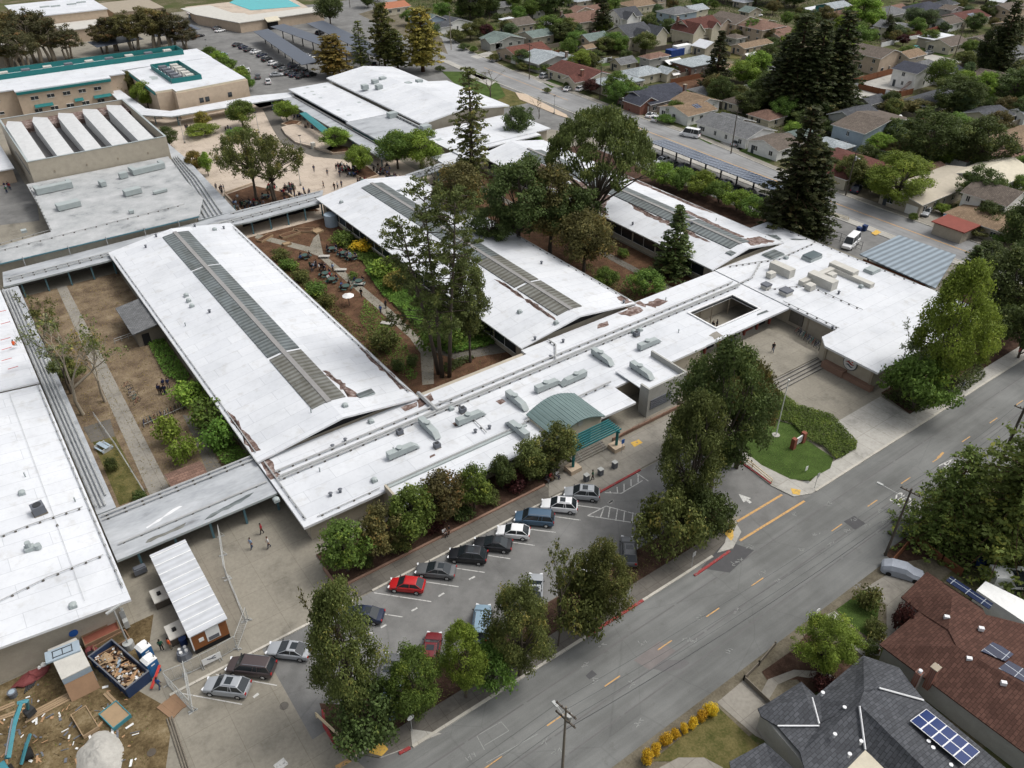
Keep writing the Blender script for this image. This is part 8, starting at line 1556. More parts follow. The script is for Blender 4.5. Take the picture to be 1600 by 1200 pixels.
for i, (px, py) in enumerate(((250,928),(274,984))):
 x, y = P(px, py, 1.2);t = thing('trailer_landing', ['pale square landing platform by the far door of the site trailer', 'pale square landing platform by the near door of the site trailer'][i], 'platform', (x, y, 0));MB().box(x-.9, y-1.1,1.1, x+.9, y+1.1,1.25).build('deck', 'duct_tan', t);MB().box(x-.85, y-1.05,.1, x+.85, y+1.05,1.1).build('base', 'pole_wood', t);MB().box(x-.3, y-.2,1.25, x+.1, y+.2,1.5).build('box', 'dark', t)
# dumpster
dc = Vector((-2.8,65.2,0));t = thing('dumpster', 'navy open-top dumpster full of broken boards and rubbish', 'dumpster', dc, math.radians(-72), local=True);b=MB()
L, W, Hh = 6.6,2.6,1.5
for a in ((-L/2,-W/2,0, L/2,-W/2+.1, Hh),(-L/2, W/2-.1,0, L/2, W/2, Hh),(-L/2,-W/2+.1,0,-L/2+.1, W/2-.1, Hh),(L/2-.1,-W/2+.1,0, L/2, W/2-.1, Hh),(-L/2+.1,-W/2+.1,0, L/2-.1, W/2-.1,.15)): b.box(*a)
for i in range(7): b.box(-L/2+.4+i*.95,-W/2-.07,.1,-L/2+.5+i*.95,-W/2, Hh-.05);b.box(-L/2+.4+i*.95, W/2,.1,-L/2+.5+i*.95, W/2+.07, Hh-.05)
b.build('body', 'dumpster_blue', t);r=MB()
for a in ((-L/2-.05,-W/2-.06, Hh, L/2+.05,-W/2+.08, Hh+.08),(-L/2-.05, W/2-.08, Hh, L/2+.05, W/2+.06, Hh+.08),(-L/2-.05,-W/2+.08, Hh, -L/2+.1, W/2-.08, Hh+.08),(L/2-.1,-W/2+.08, Hh, L/2+.05, W/2-.08, Hh+.08)): r.box(*a)
r.build('rim', 'grey_plastic', t)
rn = random.Random(8);d_=MB();d_.box(-L/2+.12,-W/2+.12,.2, L/2-.12, W/2-.12,.75,3)
for i in range(190):
 k = rn.random();c = (rn.uniform(-L/2+.4, L/2-.4), rn.uniform(-W/2+.3, W/2-.3),.8+rn.uniform(0,.45))
 if k < .55: d_.obox(c, (rn.uniform(.3,1.1), rn.uniform(.08,.22),.05), rn.uniform(0, PI), rn.choice([0,0,1,3]), rn.uniform(-.5,.5), rn.uniform(-.5,.5))
 elif k < .8: d_.blob(c, (rn.uniform(.08,.22), rn.uniform(.08,.2),.1), i, .3, rn.choice([1,2,4]),6,4)
 else: d_.obox(c, (rn.uniform(.2,.5), rn.uniform(.2,.5),.04), rn.uniform(0, PI), rn.choice([2,1,5]), rn.uniform(-.6,.6))
d_.blob((-1.9,-.2,1.15),(.85,.5,.12),3,.1,1,12,5)
tag(d_.build('rubbish', ['plank_debris', 'wood_plank', 'cloth_white', 'mulch', 'duct_tan', 'shed_blue'], t), kind='stuff')
# portable toilets
for i, (px, py) in enumerate(((222,1008),(231,1028))):
 x, y = P(px, py, 2.3);t = thing('portable_toilet', ['blue portable toilet with white roof, the one farther from the fence', 'blue portable toilet with white roof, the one nearer the fence'][i], 'portable toilet', (x, y, 0), math.radians(-72), local=True)
 MB().box(-.58,-.58,.1,.58,.58,2.1).build('cabin', 'toilet_blue', t);m_=MB();m_.add([(-.62,-.62,2.1),(.62,-.62,2.1),(.62,.62,2.1),(-.62,.62,2.1),(-.5,-.3,2.35),(.5,-.3,2.35),(.5,.3,2.35),(-.5,.3,2.35)],[(4,5,6,7),(0,1,5,4),(1,2,6,5),(2,3,7,6),(3,0,4,7)]);m_.build('roof', 'white_paint', t);MB().box(.58,-.4,.15,.62,.4,2.0).build('door', 'toilet_blue', t);MB().cyl((.3,.45,2.2),.05,.4,6).build('vent_pipe', 'dark', t);MB().box(.62,-.2,1.6,.64,.2,1.75).build('label_plate', 'white_paint', t)
# storage shed with tarp and plywood front
t = thing('site_shed', 'pale weathered site shed with window frames lying on top and a plywood front', 'shed', (*P(108,1040,1),0),0)
q = [P(74,1015,2.5), P(119,996,2.5), P(141,1040,2.5), P(96,1062,2.5)];MB().prism(q, 0,2.4).build('body', 'shed_blue', t);MB().prism(q, 2.4,2.5).build('roof', 'duct_tan', t)
c = Vector(P(97,1017,2.8));m_=MB();m_.obox((c.x, c.y, 2.62),(3.2,1.5,.2),-.1);m_.build('folded_tarp', 'shed_blue', t);f=MB()
for k in (-.9,0,.9): f.obox((c.x+k, c.y, 2.75),(.07,.9,.05),-.1)
for k in (-.42,.42): f.obox((c.x, c.y+k, 2.75),(1.87,.07,.05),-.1)
f.build('window_frames', 'steel_dark', t);fr_ = [Vector(P(96,1062,2.5)), Vector(P(141,1040,2.5))];d = (fr_[1]-fr_[0]).normalized();n_ = Vector((d.y, -d.x));a = fr_[0]+n_*.05;b_ = fr_[1]+n_*.05
MB().slab3([(a.x, a.y, 1.7),(b_.x, b_.y, 1.7),(b_.x+n_.x*1.0, b_.y+n_.y*1.0,.05),(a.x+n_.x*1.0, a.y+n_.y*1.0,.05)],.05).build('plywood_sheet', 'plywood', t)
# soil boxes, crate, planks, sand
def box_frame(label, px, py, lx, ly, h, rz, m='plywood', fill='mulch', cat='crate', name='wooden_crate'):
 x, y = P(px, py, h/2);o = thing(name, label, cat, (x, y, 0), rz, local=True);b=MB()
 for a in ((-lx/2,-ly/2,0, lx/2,-ly/2+.08, h),(-lx/2, ly/2-.08,0, lx/2, ly/2, h),(-lx/2,-ly/2+.08,0,-lx/2+.08, ly/2-.08, h),(lx/2-.08,-ly/2+.08,0, lx/2, ly/2-.08, h)): b.box(*a)
 b.build('frame', m, o);MB().box(-lx/2+.08,-ly/2+.08,0, lx/2-.08, ly/2-.08, h*.8).build('filling', fill, o);return o
box_frame('brown wooden bin against the workshop wall beside the dumpster', 160,994,3.6,1.5,1.3,.02, 'plywood', 'rust_red');box_frame('second wooden bin holding soil behind the dumpster', 176,1008,3.4,1.5,1.0,.1, 'plywood', 'yard_dirt')
box_frame('open wooden crate frame lying on the yard dirt', 133,1128,1.5,3.2,.5,.15, 'wood_plank', 'yard_dirt');t = box_frame('plywood sheet on a teal base beside the sand pile', 180,1118,1.9,2.6,.5,.3, 'excavator_teal', 'wood_plank')
def planks(label, a, b, n, w_=.22, m='wood_plank', z=.05, sp=.26):
 A, B = Vector(P(*a)), Vector(P(*b));d = (B-A).normalized();nn = Vector((-d.y, d.x));mb=MB()
 for i in range(n): c = (A+B)/2+nn*(i-n/2)*sp;mb.obox((c.x, c.y, z+.05+.02*(i % 2)),((B-A).length*(1-.05*(i % 3)), w_, .1), math.atan2(d.y, d.x))
 tag(mb.build('plank_stack', m), label, 'planks', 'stacked planks in the yard')
planks('long stack of timber planks across the yard', (38,1124),(142,1070),4);planks('short timber planks at the left edge of the yard', (0,1108),(24,1098),2);planks('pair of timber planks below the blue bucket', (0,1122),(28,1112),2);planks('timber boards leaning by the dumpster end', (167,1082),(196,1112),2);planks('plywood boards leaning at the workshop corner', (8,1045),(24,1040),4,.5);planks('flat boards on the driveway by the open fence', (262,1092),(285,1110),4,.5, 'plywood', .02,.5);planks('plank beside the plywood crate', (130,1150),(150,1140),1)
from mathutils import noise as mn
def heap(mb, cx, cy, rx, ry, h, nr=26, na=48):
 b = len(mb.v)
 for i in range(nr+1):
  for k in range(na):
   t = i/nr;a = 2*PI*k/na;e = 1+.22*mn.noise(Vector((math.cos(a)*1.2, math.sin(a)*1.2,3.1)));x, y = cx+rx*t*e*math.cos(a), cy+ry*t*e*math.sin(a)
   z = h*(1-t)**.8*(1+.35*mn.noise(Vector((x*.5, y*.5,0))))+.16*(1-t)*mn.noise(Vector((x*1.7, y*1.7,1)))+.05*mn.noise(Vector((x*5, y*5,2)));mb.v.append((x, y, max(-.02, z) if t < 1 else -.03))
 for i in range(nr):
  for k in range(na): k2 = (k+1) % na;mb.f.append((b+i*na+k, b+(i+1)*na+k, b+(i+1)*na+k2, b+i*na+k2));mb.m.append(0)
sp_=MB();heap(sp_, *P(156,1182),2.2,2.9,1.0);tag(sp_.build('sand_pile', 'sand_white', smooth=True), 'heap of whitish sand at the bottom of the yard', 'sand pile')
# excavator arm and body, partly out of frame
t = thing('excavator', 'teal excavator with its arm raised at the bottom left corner', 'excavator', (-13.5,61.5,0));b=MB();c = Vector(P(8,1195,2));
tip = Vector((*P(44,1108,1.2),1.2));el = Vector((*P(33,1098,2.8),2.8));root = Vector((*P(12,1185,2.4),2.4))
b.tube([root, root.lerp(el, .5)+Vector((0,0,.5)), el],[.28,.3,.2],4);b.tube([el+Vector((-.3,0,.2)), el+Vector((.5,-.1,0)), tip],[.2,.22,.13],4);b.build('arm', 'excavator_teal', t);hb=MB();hb.tube([root+Vector((0,0,.5)), root.lerp(el, .6)+Vector((0,0,.9))],.09,6);hb.build('hydraulic_ram', 'chrome', t)
bk=MB();bk.obox(tuple(tip-Vector((0,0,.4))),(.9,.7,.7),.4);bk.build('bucket', 'steel_dark', t);MB().obox((root.x-1.2, root.y-1.6,1.5),(2.4,3.2,1.4),.2).build('body', 'excavator_teal', t);MB().obox((root.x-1.2, root.y-1.6,.45),(3,4,.8),.2).build('tracks', 'tire', t)
st2=MB();st2.tube([(*P(34,1195,.4),.5),(*P(42,1165,1.6),1.7),(*P(47,1148,.3),.3)],.16,5);st2.build('stabiliser', 'excavator_teal', t);x, y = P(44,1178,.5);MB().tube([(x-.35, y, .55),(x+.35, y, .55)],.55,14).build('wheel', 'tire', t)
# small yard things
def simple(name, label, cat, px, py, builder, mats, z=0):
 x, y = P(px, py, z);mb=MB();builder(mb, x, y);return tag(mb.build(name, mats), label, cat)
simple('lighting_mast', 'grey light mast on a concrete footing beside the dumpster', 'light mast', 203,1012, lambda m, x, y: (m.cyl((x, y, 0),.55,.9,12), m.tube([(x, y, .9),(x, y, 6.2)],.09,6), m.obox((x, y, 6.2),(1.6,.25,.2),.3)), 'fence_metal')
simple('drum', 'dark blue drum beside the site trailer', 'drum', 288,1007, lambda m, x, y: (m.cyl((x, y, 0),.38,1.0,12), m.cyl((x, y, 1),.4,.05,12)), 'blue_bin')
simple('compressor', 'grey machine with four white caps near the fence', 'machine', 289,1026, lambda m, x, y: (m.cyl((x, y, 0),.8,.9,10, r2=.65), m.cyl((x-.25, y-.2,.9),.17,.25,8,1), m.cyl((x+.3, y-.2,.9),.17,.25,8,1), m.cyl((x-.25, y+.3,.9),.17,.25,8,1), m.cyl((x+.3, y+.3,.9),.17,.25,8,1)),['grey_plastic', 'white_paint'])
simple('cement_mixer', 'green drum on wooden handles at the left of the yard', 'mixer', 15,1045, lambda m, x, y: (m.tube([(x, y-.3,.6),(x, y+.5,.8)],[.3,.36],10,1), m.tube([(x-.2, y-1.2,.1),(x-.1, y, .6)],.05,4,0), m.tube([(x+.4, y-1.3,.1),(x+.1, y, .6)],.05,4,0)),['wood_plank', 'green_plastic'])
simple('bucket', 'dark blue bucket on the yard dirt', 'bucket', 22,1088, lambda m, x, y: (m.tube([(x, y, 0),(x, y, .75)],[.36,.45],12,0), m.cyl((x, y, .76),.3,.02,10,1)),['grey_plastic', 'shed_blue'])
simple('tarp_heap', 'heap of red tarps and tins against the workshop wall', 'tarps', 55,1058, lambda m, x, y: (m.blob((x-.3, y, .1),(1.6,.8,.5),5,.35,0,12,6, True), m.blob((x+1.0, y+.8,.3),(.3,.3,.3),5,.1,1,8,5), m.blob((x+.6, y+.6,.3),(.2,.25,.3),6,.1,1,8,5)),['tarp_red', 'white_paint'])
simple('tool_heap', 'red and dark equipment pile beside the site shed', 'equipment', 146,1020, lambda m, x, y: (m.blob((x, y, .2),(.8,1.1,.7),8,.35,0,10,6, True), m.box(x-.5, y-.9,.1, x+.3, y-.3,.8,1)),['tarp_red', 'dark'])
simple('pipe_bundle', 'dark pipe pieces and cables on the yard dirt', 'pipes', 48,1075, lambda m, x, y: [m.tube([(x-.6+i*.22, y-.4+.1*i, .1),(x-.2+i*.2, y+.5,.15)],.07,5) for i in range(5)], 'steel_dark')
simple('wall_cabinets', 'pair of grey electrical cabinets on the workshop corner', 'cabinets', 197,975, lambda m, x, y: (m.box(x-.2, y-.3,.5, x+.3, y+.3,2.3), m.box(x-.2, y-1.2,.5, x+.3, y-.6,1.5)), 'fence_metal')
simple('waste_cart', 'dark wheeled cart beside the silver walkway', 'cart', 221,896, lambda m, x, y: (m.box(x-.7, y-.4,.3, x+.7, y+.4,1.0), m.box(x-.6, y-.3,1.0, x+.6, y+.3,1.15)), 'grey_plastic')
simple('manhole_cover', 'dark round manhole cover in the driveway dust', 'manhole cover', 237,1176, lambda m, x, y: m.cyl((x, y, .02),.42,.05,14), 'pole_wood');simple('manhole_cover', 'round manhole cover on the west driveway', 'manhole cover', 444,1103, lambda m, x, y: m.cyl((x, y, .015),.45,.03,16), 'walk_grey')
rn = random.Random(12);db=MB()
for _ in range(230):
 px, py = rn.uniform(0,215), rn.uniform(1040,1195)
 if px+py*.9 < 1010 or (70 < px < 215 and py < 1100 and px < 150): continue
 x, y = P(px, py);db.obox((x, y, .08),(rn.uniform(.1,.9), rn.uniform(.05,.25),.05), rn.uniform(0, PI), rn.choice([0,0,1,2,3,3]), rn.uniform(-.2,.2))
tag(db.build('debris', ['plank_debris', 'white_paint', 'grey_plastic', 'yard_dirt']), kind='stuff')
# temporary fence panels
def fence_panel():
 e = thing('temporary_fence', None, 'fence panel', local=True);f=MB();L = 3.4
 f.tube([(-L/2,0,.1),(-L/2,0,2.0)],.035,5);f.tube([(L/2,0,.1),(L/2,0,2.0)],.035,5);f.tube([(-L/2,0,2.0),(L/2,0,2.0)],.035,5);f.tube([(-L/2,0,.15),(L/2,0,.15)],.035,5);f.tube([(0,0,.15),(0,0,2)],.025,4);f.build('frame', 'fence_metal', e)
 g=MB()
 for i in range(16): x = -L/2+i*L/15;g.tube([(x, 0,.15),(min(L/2, x+1.2),0, min(2,.15+(min(L/2, x+1.2)-x)*1.5))],.008,3, caps=False);g.tube([(x, 0,.15),(max(-L/2, x-1.2),0,.15+(x-max(-L/2, x-1.2))*1.5)],.008,3, caps=False)
 g.build('mesh', 'fence_metal', e)
 for s in (-1,1): q=MB();q.obox((s*(L/2-.05),0,.06),(.12,.9,.1));q.tube([(s*(L/2-.05),.42,.1),(s*(L/2-.05),0,.9)],.02,4);q.build('foot', 'fence_metal', e)
 return proto(e)
FP = fence_panel();fl_ = [((345,838),(349,868)),((349,868),(354,903)),((356,905),(384,972)),((388,968),(371,1015)),((371,1013),(345,1028)),((343,1030),(318,1042)),((316,1043),(290,1056)),((288,1058),(262,1068)),((262,1070),(282,1092)),((282,1092),(302,1113)),((292,1052),(302,1112))]
for i, (a, b) in enumerate(fl_):
 A, B = Vector(P(*a)), Vector(P(*b));L = (B-A).length;copy_tree(FP, ((A+B)/2).to_tuple()+(0,), math.atan2((B-A).y, (B-A).x),(L/3.4,1,1), 'temporary chain-link fence panel, %s along the line from the silver walkway round to the driveway' % ORD[i], 'temporary fence panels')
A, B = Vector(P(345,1022,1)), Vector(P(316,1036,1));m_=MB();c = (A+B)/2;m_.obox((c.x, c.y-.05,1.05),((B-A).length, .03,.9), math.atan2((A-B).y, (A-B).x));m_.obox((c.x, c.y-.08,1.1),(.9,.03,.12), math.atan2((A-B).y, (A-B).x),1,0,.35);m_.obox((c.x+.1, c.y-.08,1.2),(.7,.03,.1), math.atan2((A-B).y, (A-B).x),1,0,-.35);tag(m_.build('fence_banner', ['white_paint', 'grey_plastic']), 'white banner with a grey bird-like mark hung on the temporary fence', 'banner')
bm = thing('lift_barrier', 'red post leaning beside the worker at the yard gate', 'post', (*P(244,1065),0));a, b = P(237,1078), P(250,1040,1.2);MB().tube([(*a, .2),(*b, 1.3)],.16,6).build('bar', 'red_steel', bm)
# ================================================================== courtyard and plaza furniture
def table_proto():
 e = thing('picnic_table', None, 'picnic table', local=True);MB().cyl((0,0,.72),.75,.06,8).build('tabletop', 'table_green', e);MB().cyl((0,0,0),.08,.72,6).build('pedestal', 'steel_dark', e)
 for i in range(4): a = i*PI/2+.4;s=MB();s.obox((1.15*math.cos(a),1.15*math.sin(a),.44),(.34,.9,.05), a);s.tube([(0,0,.15),(1.15*math.cos(a),1.15*math.sin(a),.42)],.03,4);s.build('seat', 'table_green', e)
 return proto(e)
TB = table_proto()
TABLES = [(519,393, 'near the water tank'),(537,400, 'near the yellow bush'),(549,406, 'right of the yellow bush'),(509,432, 'left of the courtyard path'),(519,441, 'left of the path fork bench'),(541,452, 'left of the umbrella table'),(477,404, 'by the path fork'),(561,444, 'right of the courtyard path'),(425,296, 'under the right oak'),(400,322, 'under the left oak'),(448,318, 'by the oak bed edge'),(540,268, 'in the busy plaza corner'),(552,274, 'at the busy plaza corner'),(566,286, 'by the wing end'),(596,272, 'under the bright round tree'),(452,296, 'in front of the oaks'),(470,314, 'near the plaza walkway'),(440,180, 'beside the far raised planter'),(385,320, 'in the oak bed corner'),(612,280, 'by the white walkway end'),(415,310, 'between the two oaks')]
for i, (px, py, w_) in enumerate(TABLES): x, y = P(px, py);copy_tree(TB, (x, y, .06), i*.7,1.0, 'green metal picnic table '+w_, 'green picnic tables')
x, y = P(546,478);t = thing('umbrella_table', 'white garden umbrella over a table in the brown courtyard bed', 'umbrella', (x, y, 0));m_=MB();m_.tube([(x, y, 2.1),(x, y, 2.6)],[1.1,.05],8);m_.build('canopy', 'canvas', t);MB().cyl((x, y, 0),.05,2.4,6).build('pole', 'steel_dark', t)
x, y = P(519,352);t = thing('water_tank', 'grey-green round water tank at the end of the middle wing', 'water tank', (x, y, 0));MB().cyl((x, y, 0),1.5,2.6,18).build('tank', 'shed_blue', t);MB().cyl((x, y, 2.6),1.5,.25,18, r2=.4).build('lid', 'shed_blue', t)
for px, py, lx, ly, rz, lb in ((453,366,4.2,1.7,.1, 'bare wooden raised bed, nearer one, at the courtyard end'),(474,360,4.4,1.8,-.6, 'grey raised bed at the courtyard end'),(414,372,3.8,1.4,.5, 'wooden raised bed beside the near wing'),(448,381,1.6,1.2,0, 'small wooden planter by the path fork'),(496,361,2,2,.2, 'square plywood box beside the water tank')): box_frame(lb, px, py, lx, ly, .45, rz, 'wood_plank', 'mulch_red' if lx > 2 else 'wood_plank', 'raised bed', 'raised_bed')
for px, py, rz, lb in ((507,403,-.6, 'pale concrete bench beside the courtyard path, upper one'),(533,424,-.6, 'pale concrete bench beside the courtyard path, middle one'),(605,508,-.9, 'pale concrete slab bench beside the courtyard path, lower one'),(562,446,-.6, 'pale bench right of the courtyard path')):
 x, y = P(px, py);t = thing('bench', lb, 'bench', (x, y, 0), rz, local=True);MB().box(-1.1,-.45,.38,1.1,.45,.48).build('seat', 'concrete_pale', t)
 for s in (-.8,.8): MB().box(s-.12,-.35,0, s+.12,.35,.38).build('leg', 'concrete_pale', t)
x, y = P(163,702);t = thing('aluminium_bench_table', 'silver aluminium picnic table in the dry strip', 'picnic table', (x, y, 0),-1.2, local=True);MB().box(-1.1,-.3,.7,1.1,.3,.76).build('tabletop', 'shed_blue', t)
for s in (-1,1): MB().box(-1.1, s*.7-.12,.4,1.1, s*.7+.12,.46).build('seat', 'shed_blue', t);MB().box(s*.9-.05,-.8,0, s*.9+.05,.8,.7).build('leg', 'fence_metal', t)
t = thing('tool_shed', 'small shed with a brick-red roof at the near end of the west courtyard', 'shed', (*P(291,740,2),0));hpart(t, 'gx', *[v for v in (P(291,742,2.2)[0]-2.1, P(291,742,2.2)[1]-1.5, P(291,742,2.2)[0]+2.1, P(291,742,2.2)[1]+1.5)],2.1,.6, 'wood_grey', 'shingle_rose', .25)
box_frame('low beige block planter beside the clipped bushes', 276,700,.7,1.8,.5,.2, 'planter_tan', 'planter_tan', 'planter', 'planter')
rl3=MB();rp = [P(148,652), P(182,700), P(228,775)]
for z in (.5,1): rl3.tube([(*q, z) for q in rp],.035,4)
for q in rp+[P(165,676), P(205,738)]: rl3.tube([(*q, 0),(*q, 1)],.035,4)
tag(rl3.build('path_railing', 'fence_metal'), 'galvanised railing along the west courtyard path', 'railing')
# plaza stage, planters, teal awning
t = thing('plaza_stage', 'curved beige stage platform with low walls on the plaza', 'stage', (*P(490,220),0));MB().prism([P(*q) for q in ((457,196),(500,208),(536,224),(515,240),(495,234),(462,225),(446,212),(440,202))],0,.6).build('platform', 'plaza_paving', t)
for a, b in (((488,196),(512,208)),): A, B = Vector(P(*a)), Vector(P(*b));MB().obox(((A.x+B.x)/2,(A.y+B.y)/2,1.6),((B-A).length+6,.4,3.2), math.atan2((B-A).y, (B-A).x)).build('back_wall', 'wall_tan', t)
rl_=MB();rp = [(*P(446,214),1.2),(*P(462,226),1.2),(*P(494,234),1.2)];rl_.tube(rp, .05,4);rl_.build('handrail', 'fence_metal', t);MB().box(P(490,232)[0]-.5, P(490,232)[1]-.5,0, P(490,232)[0]+.5, P(490,232)[1]+.5,1.6).build('pier', 'duct_tan', t)
q = [(*P(468,178,3.6),3.8),(*P(478,176,3.6),3.8),(*P(513,203,3.2),3.4),(*P(505,207,3.2),3.0)];t = thing('stage_awning', 'teal awning over the stage wall', 'awning', (*P(490,195),0));MB().slab3(q, .15).build('cover', 'teal_light', t)
for a in ((470,186),(506,215)): MB().cyl((*P(*a),0),.12,3.2,6).build('post', 'wall_tan', t)
for lb, pts in (('raised planter with a pale wall around the bright round tree, stage side', [(507,236),(520,228),(550,233),(545,240),(520,242)]),('raised planter with a pale wall at the far plaza corner', [(440,196),(455,190),(472,192),(465,197),(450,199)]),('raised tan planter edge under the crowded bright tree', [(540,268),(575,262),(592,276),(570,284)])):
 pp = [P(*q) for q in pts];t = thing('raised_planter', lb, 'planter', (*pp[0],0));MB().prism(pp, 0,.55,0).build('wall', 'planter_tan', t);MB().prism(inset(pp, .35),.5,.6).build('soil', 'mulch_red', t)
kb=MB()
for a, b in (((352,303),(395,288)),((352,305),(378,332)),((438,297),(468,316))): A, B = Vector(P(*a)), Vector(P(*b));kb.obox(((A.x+B.x)/2,(A.y+B.y)/2,.25),((B-A).length, .4,.5), math.atan2((B-A).y, (B-A).x))
tag(kb.build('tree_bed_wall', 'planter_tan'), 'low tan wall around the oak bed', 'low wall')
# bicycles in racks
def bike():
 e = thing('bicycle', None, 'bicycle', local=True)
 for x in (-.52,.52):
  w_=MB();w_.tube([(x+.33*math.cos(a*PI/6),0,.34+.33*math.sin(a*PI/6)) for a in range(13)],.025,4, caps=False);w_.build('wheel', 'tire', e)
 f=MB()
 for a, b in (((-.52,0,.34),(-.1,0,.3)),((-.1,0,.3),(-.2,0,.85)),((-.1,0,.3),(.36,0,.78)),((-.18,0,.78),(.36,0,.82)),((.52,0,.34),(.34,0,.95)),((-.52,0,.34),(-.18,0,.76))): f.tube([a, b],.022,4)
 f.build('frame', 'chrome', e);h=MB();h.tube([(.33,-.25,1.0),(.33,.25,1.0)],.02,4);h.build('handlebar', 'steel_dark', e);MB().box(-.32,-.07,.86,-.08,.07,.92).build('saddle', 'dark', e);return proto(e)
BK = bike();bc = ['door_maroon', 'steel_dark', 'blue_bin', 'fence_metal', 'teal']
for i in range(16): A, B = Vector(P(1246,524)), Vector(P(1284,552));p = A.lerp(B, i/15);copy_tree(BK, (p.x-.4, p.y, .76),.2*(i % 3),1, 'dark bicycle in the rack along the beige wall beside the steps', 'bicycles at the entrance rack', {'frame': [bc[i % 5]]})
for i in range(13): A, B = Vector(P(226,664)), Vector(P(290,636));p = A.lerp(B, i/12);copy_tree(BK, (p.x, p.y, .04),1.2+.2*(i % 3),1, 'bicycle in the diagonal rack of the west courtyard', 'bicycles in the west courtyard rack', {'frame': [bc[(i+2) % 5]]})
for i in range(6): A, B = Vector(P(198,605)), Vector(P(215,630));p = A.lerp(B, i/5);copy_tree(BK, (p.x, p.y, .04),.3+.2*(i % 3),1, 'bicycle in the short rack beside the west courtyard path', 'bicycles beside the path', {'frame': [bc[i % 5]]})
rk=MB();A, B = P(226,667), P(292,638);rk.tube([(*A, .5),(*B, .5)],.04,5);rk.tube([(*A, 0),(*A, .5)],.04,5);rk.tube([(*B, 0),(*B, .5)],.04,5);tag(rk.build('bicycle_rack', 'fence_metal'), 'low metal bicycle rack across the dry west courtyard', 'bicycle rack')
rk=MB();A, B = P(180,537), P(222,522);rk.tube([(*A, .9),(*B, .9)],.05,5);rk.tube([(*A, .5),(*B, .5)],.05,5)
for k in range(5): q = Vector(A).lerp(Vector(B), k/4);rk.tube([(q.x, q.y, 0),(q.x, q.y, .9)],.05,5)
tag(rk.build('courtyard_railing', 'fence_metal'), 'short metal railing below the grey lean-to shed', 'railing')
for i, (px, py) in enumerate(((1341,364),(1350,361),(1385,301-18),(1530,888))):
 x, y = P(px, py);t = thing('wheeled_bin', ['dark blue wheeled bin beside the drop-off apron, left one', 'dark blue wheeled bin beside the drop-off apron, right one', 'dark blue wheeled bin under the large bright green tree', 'blue wheeled bin lying near the brown house'][i], 'bin', (x, y, 0),0, local=True);b=MB();b.add([(-.35,-.35,.1),(.35,-.35,.1),(.35,.35,.1),(-.35,.35,.1),(-.45,-.45,1.25),(.45,-.45,1.25),(.45,.45,1.25),(-.45,.45,1.25)],[(3,2,1,0),(4,5,6,7),(0,1,5,4),(1,2,6,5),(2,3,7,6),(3,0,4,7)]);b.build('body', 'blue_bin', t);MB().obox((0,0,1.3),(.95,.95,.08),0).build('lid', 'blue_bin', t)
 for s in (-1,1): MB().tube([(s*.3,.4,.15),(s*.42,.4,.15)],.15,8).build('wheel', 'tire', t)
box_frame('small brick planter in front of the white-roofed house', 1410,64,2,2,.5,0, 'brick', 'mulch', 'planter', 'planter')
dk = thing('wooden_deck', 'orange-brown wooden deck with stairs on the slate-roofed white house', 'deck', (*P(1425,122),0));c = P(1428,122,3);MB().box(c[0]-3, c[1]-1.6,2.8, c[0]+3, c[1]+1.2,3.0).build('platform', 'wood_fence', dk);rl2=MB();rl2.box(c[0]-3, c[1]-1.6,3.0, c[0]+3, c[1]-1.5,3.9);rl2.box(c[0]-3, c[1]-1.5,3.0, c[0]-2.9, c[1]+1.2,3.9);rl2.build('railing', 'wood_fence', dk)
sr=MB();
for i in range(9): sr.box(c[0]-3.4-i*.5, c[1]-1.5,2.5-i*.3, c[0]-3-i*.5, c[1]-.3,2.6-i*.3)
sr.build('stairs', 'wood_fence', dk)
for a in (-2.8,0,2.8): MB().box(c[0]+a-.1, c[1]-1.5,0, c[0]+a+.1, c[1]-1.3,2.8).build('post', 'wood_fence', dk)
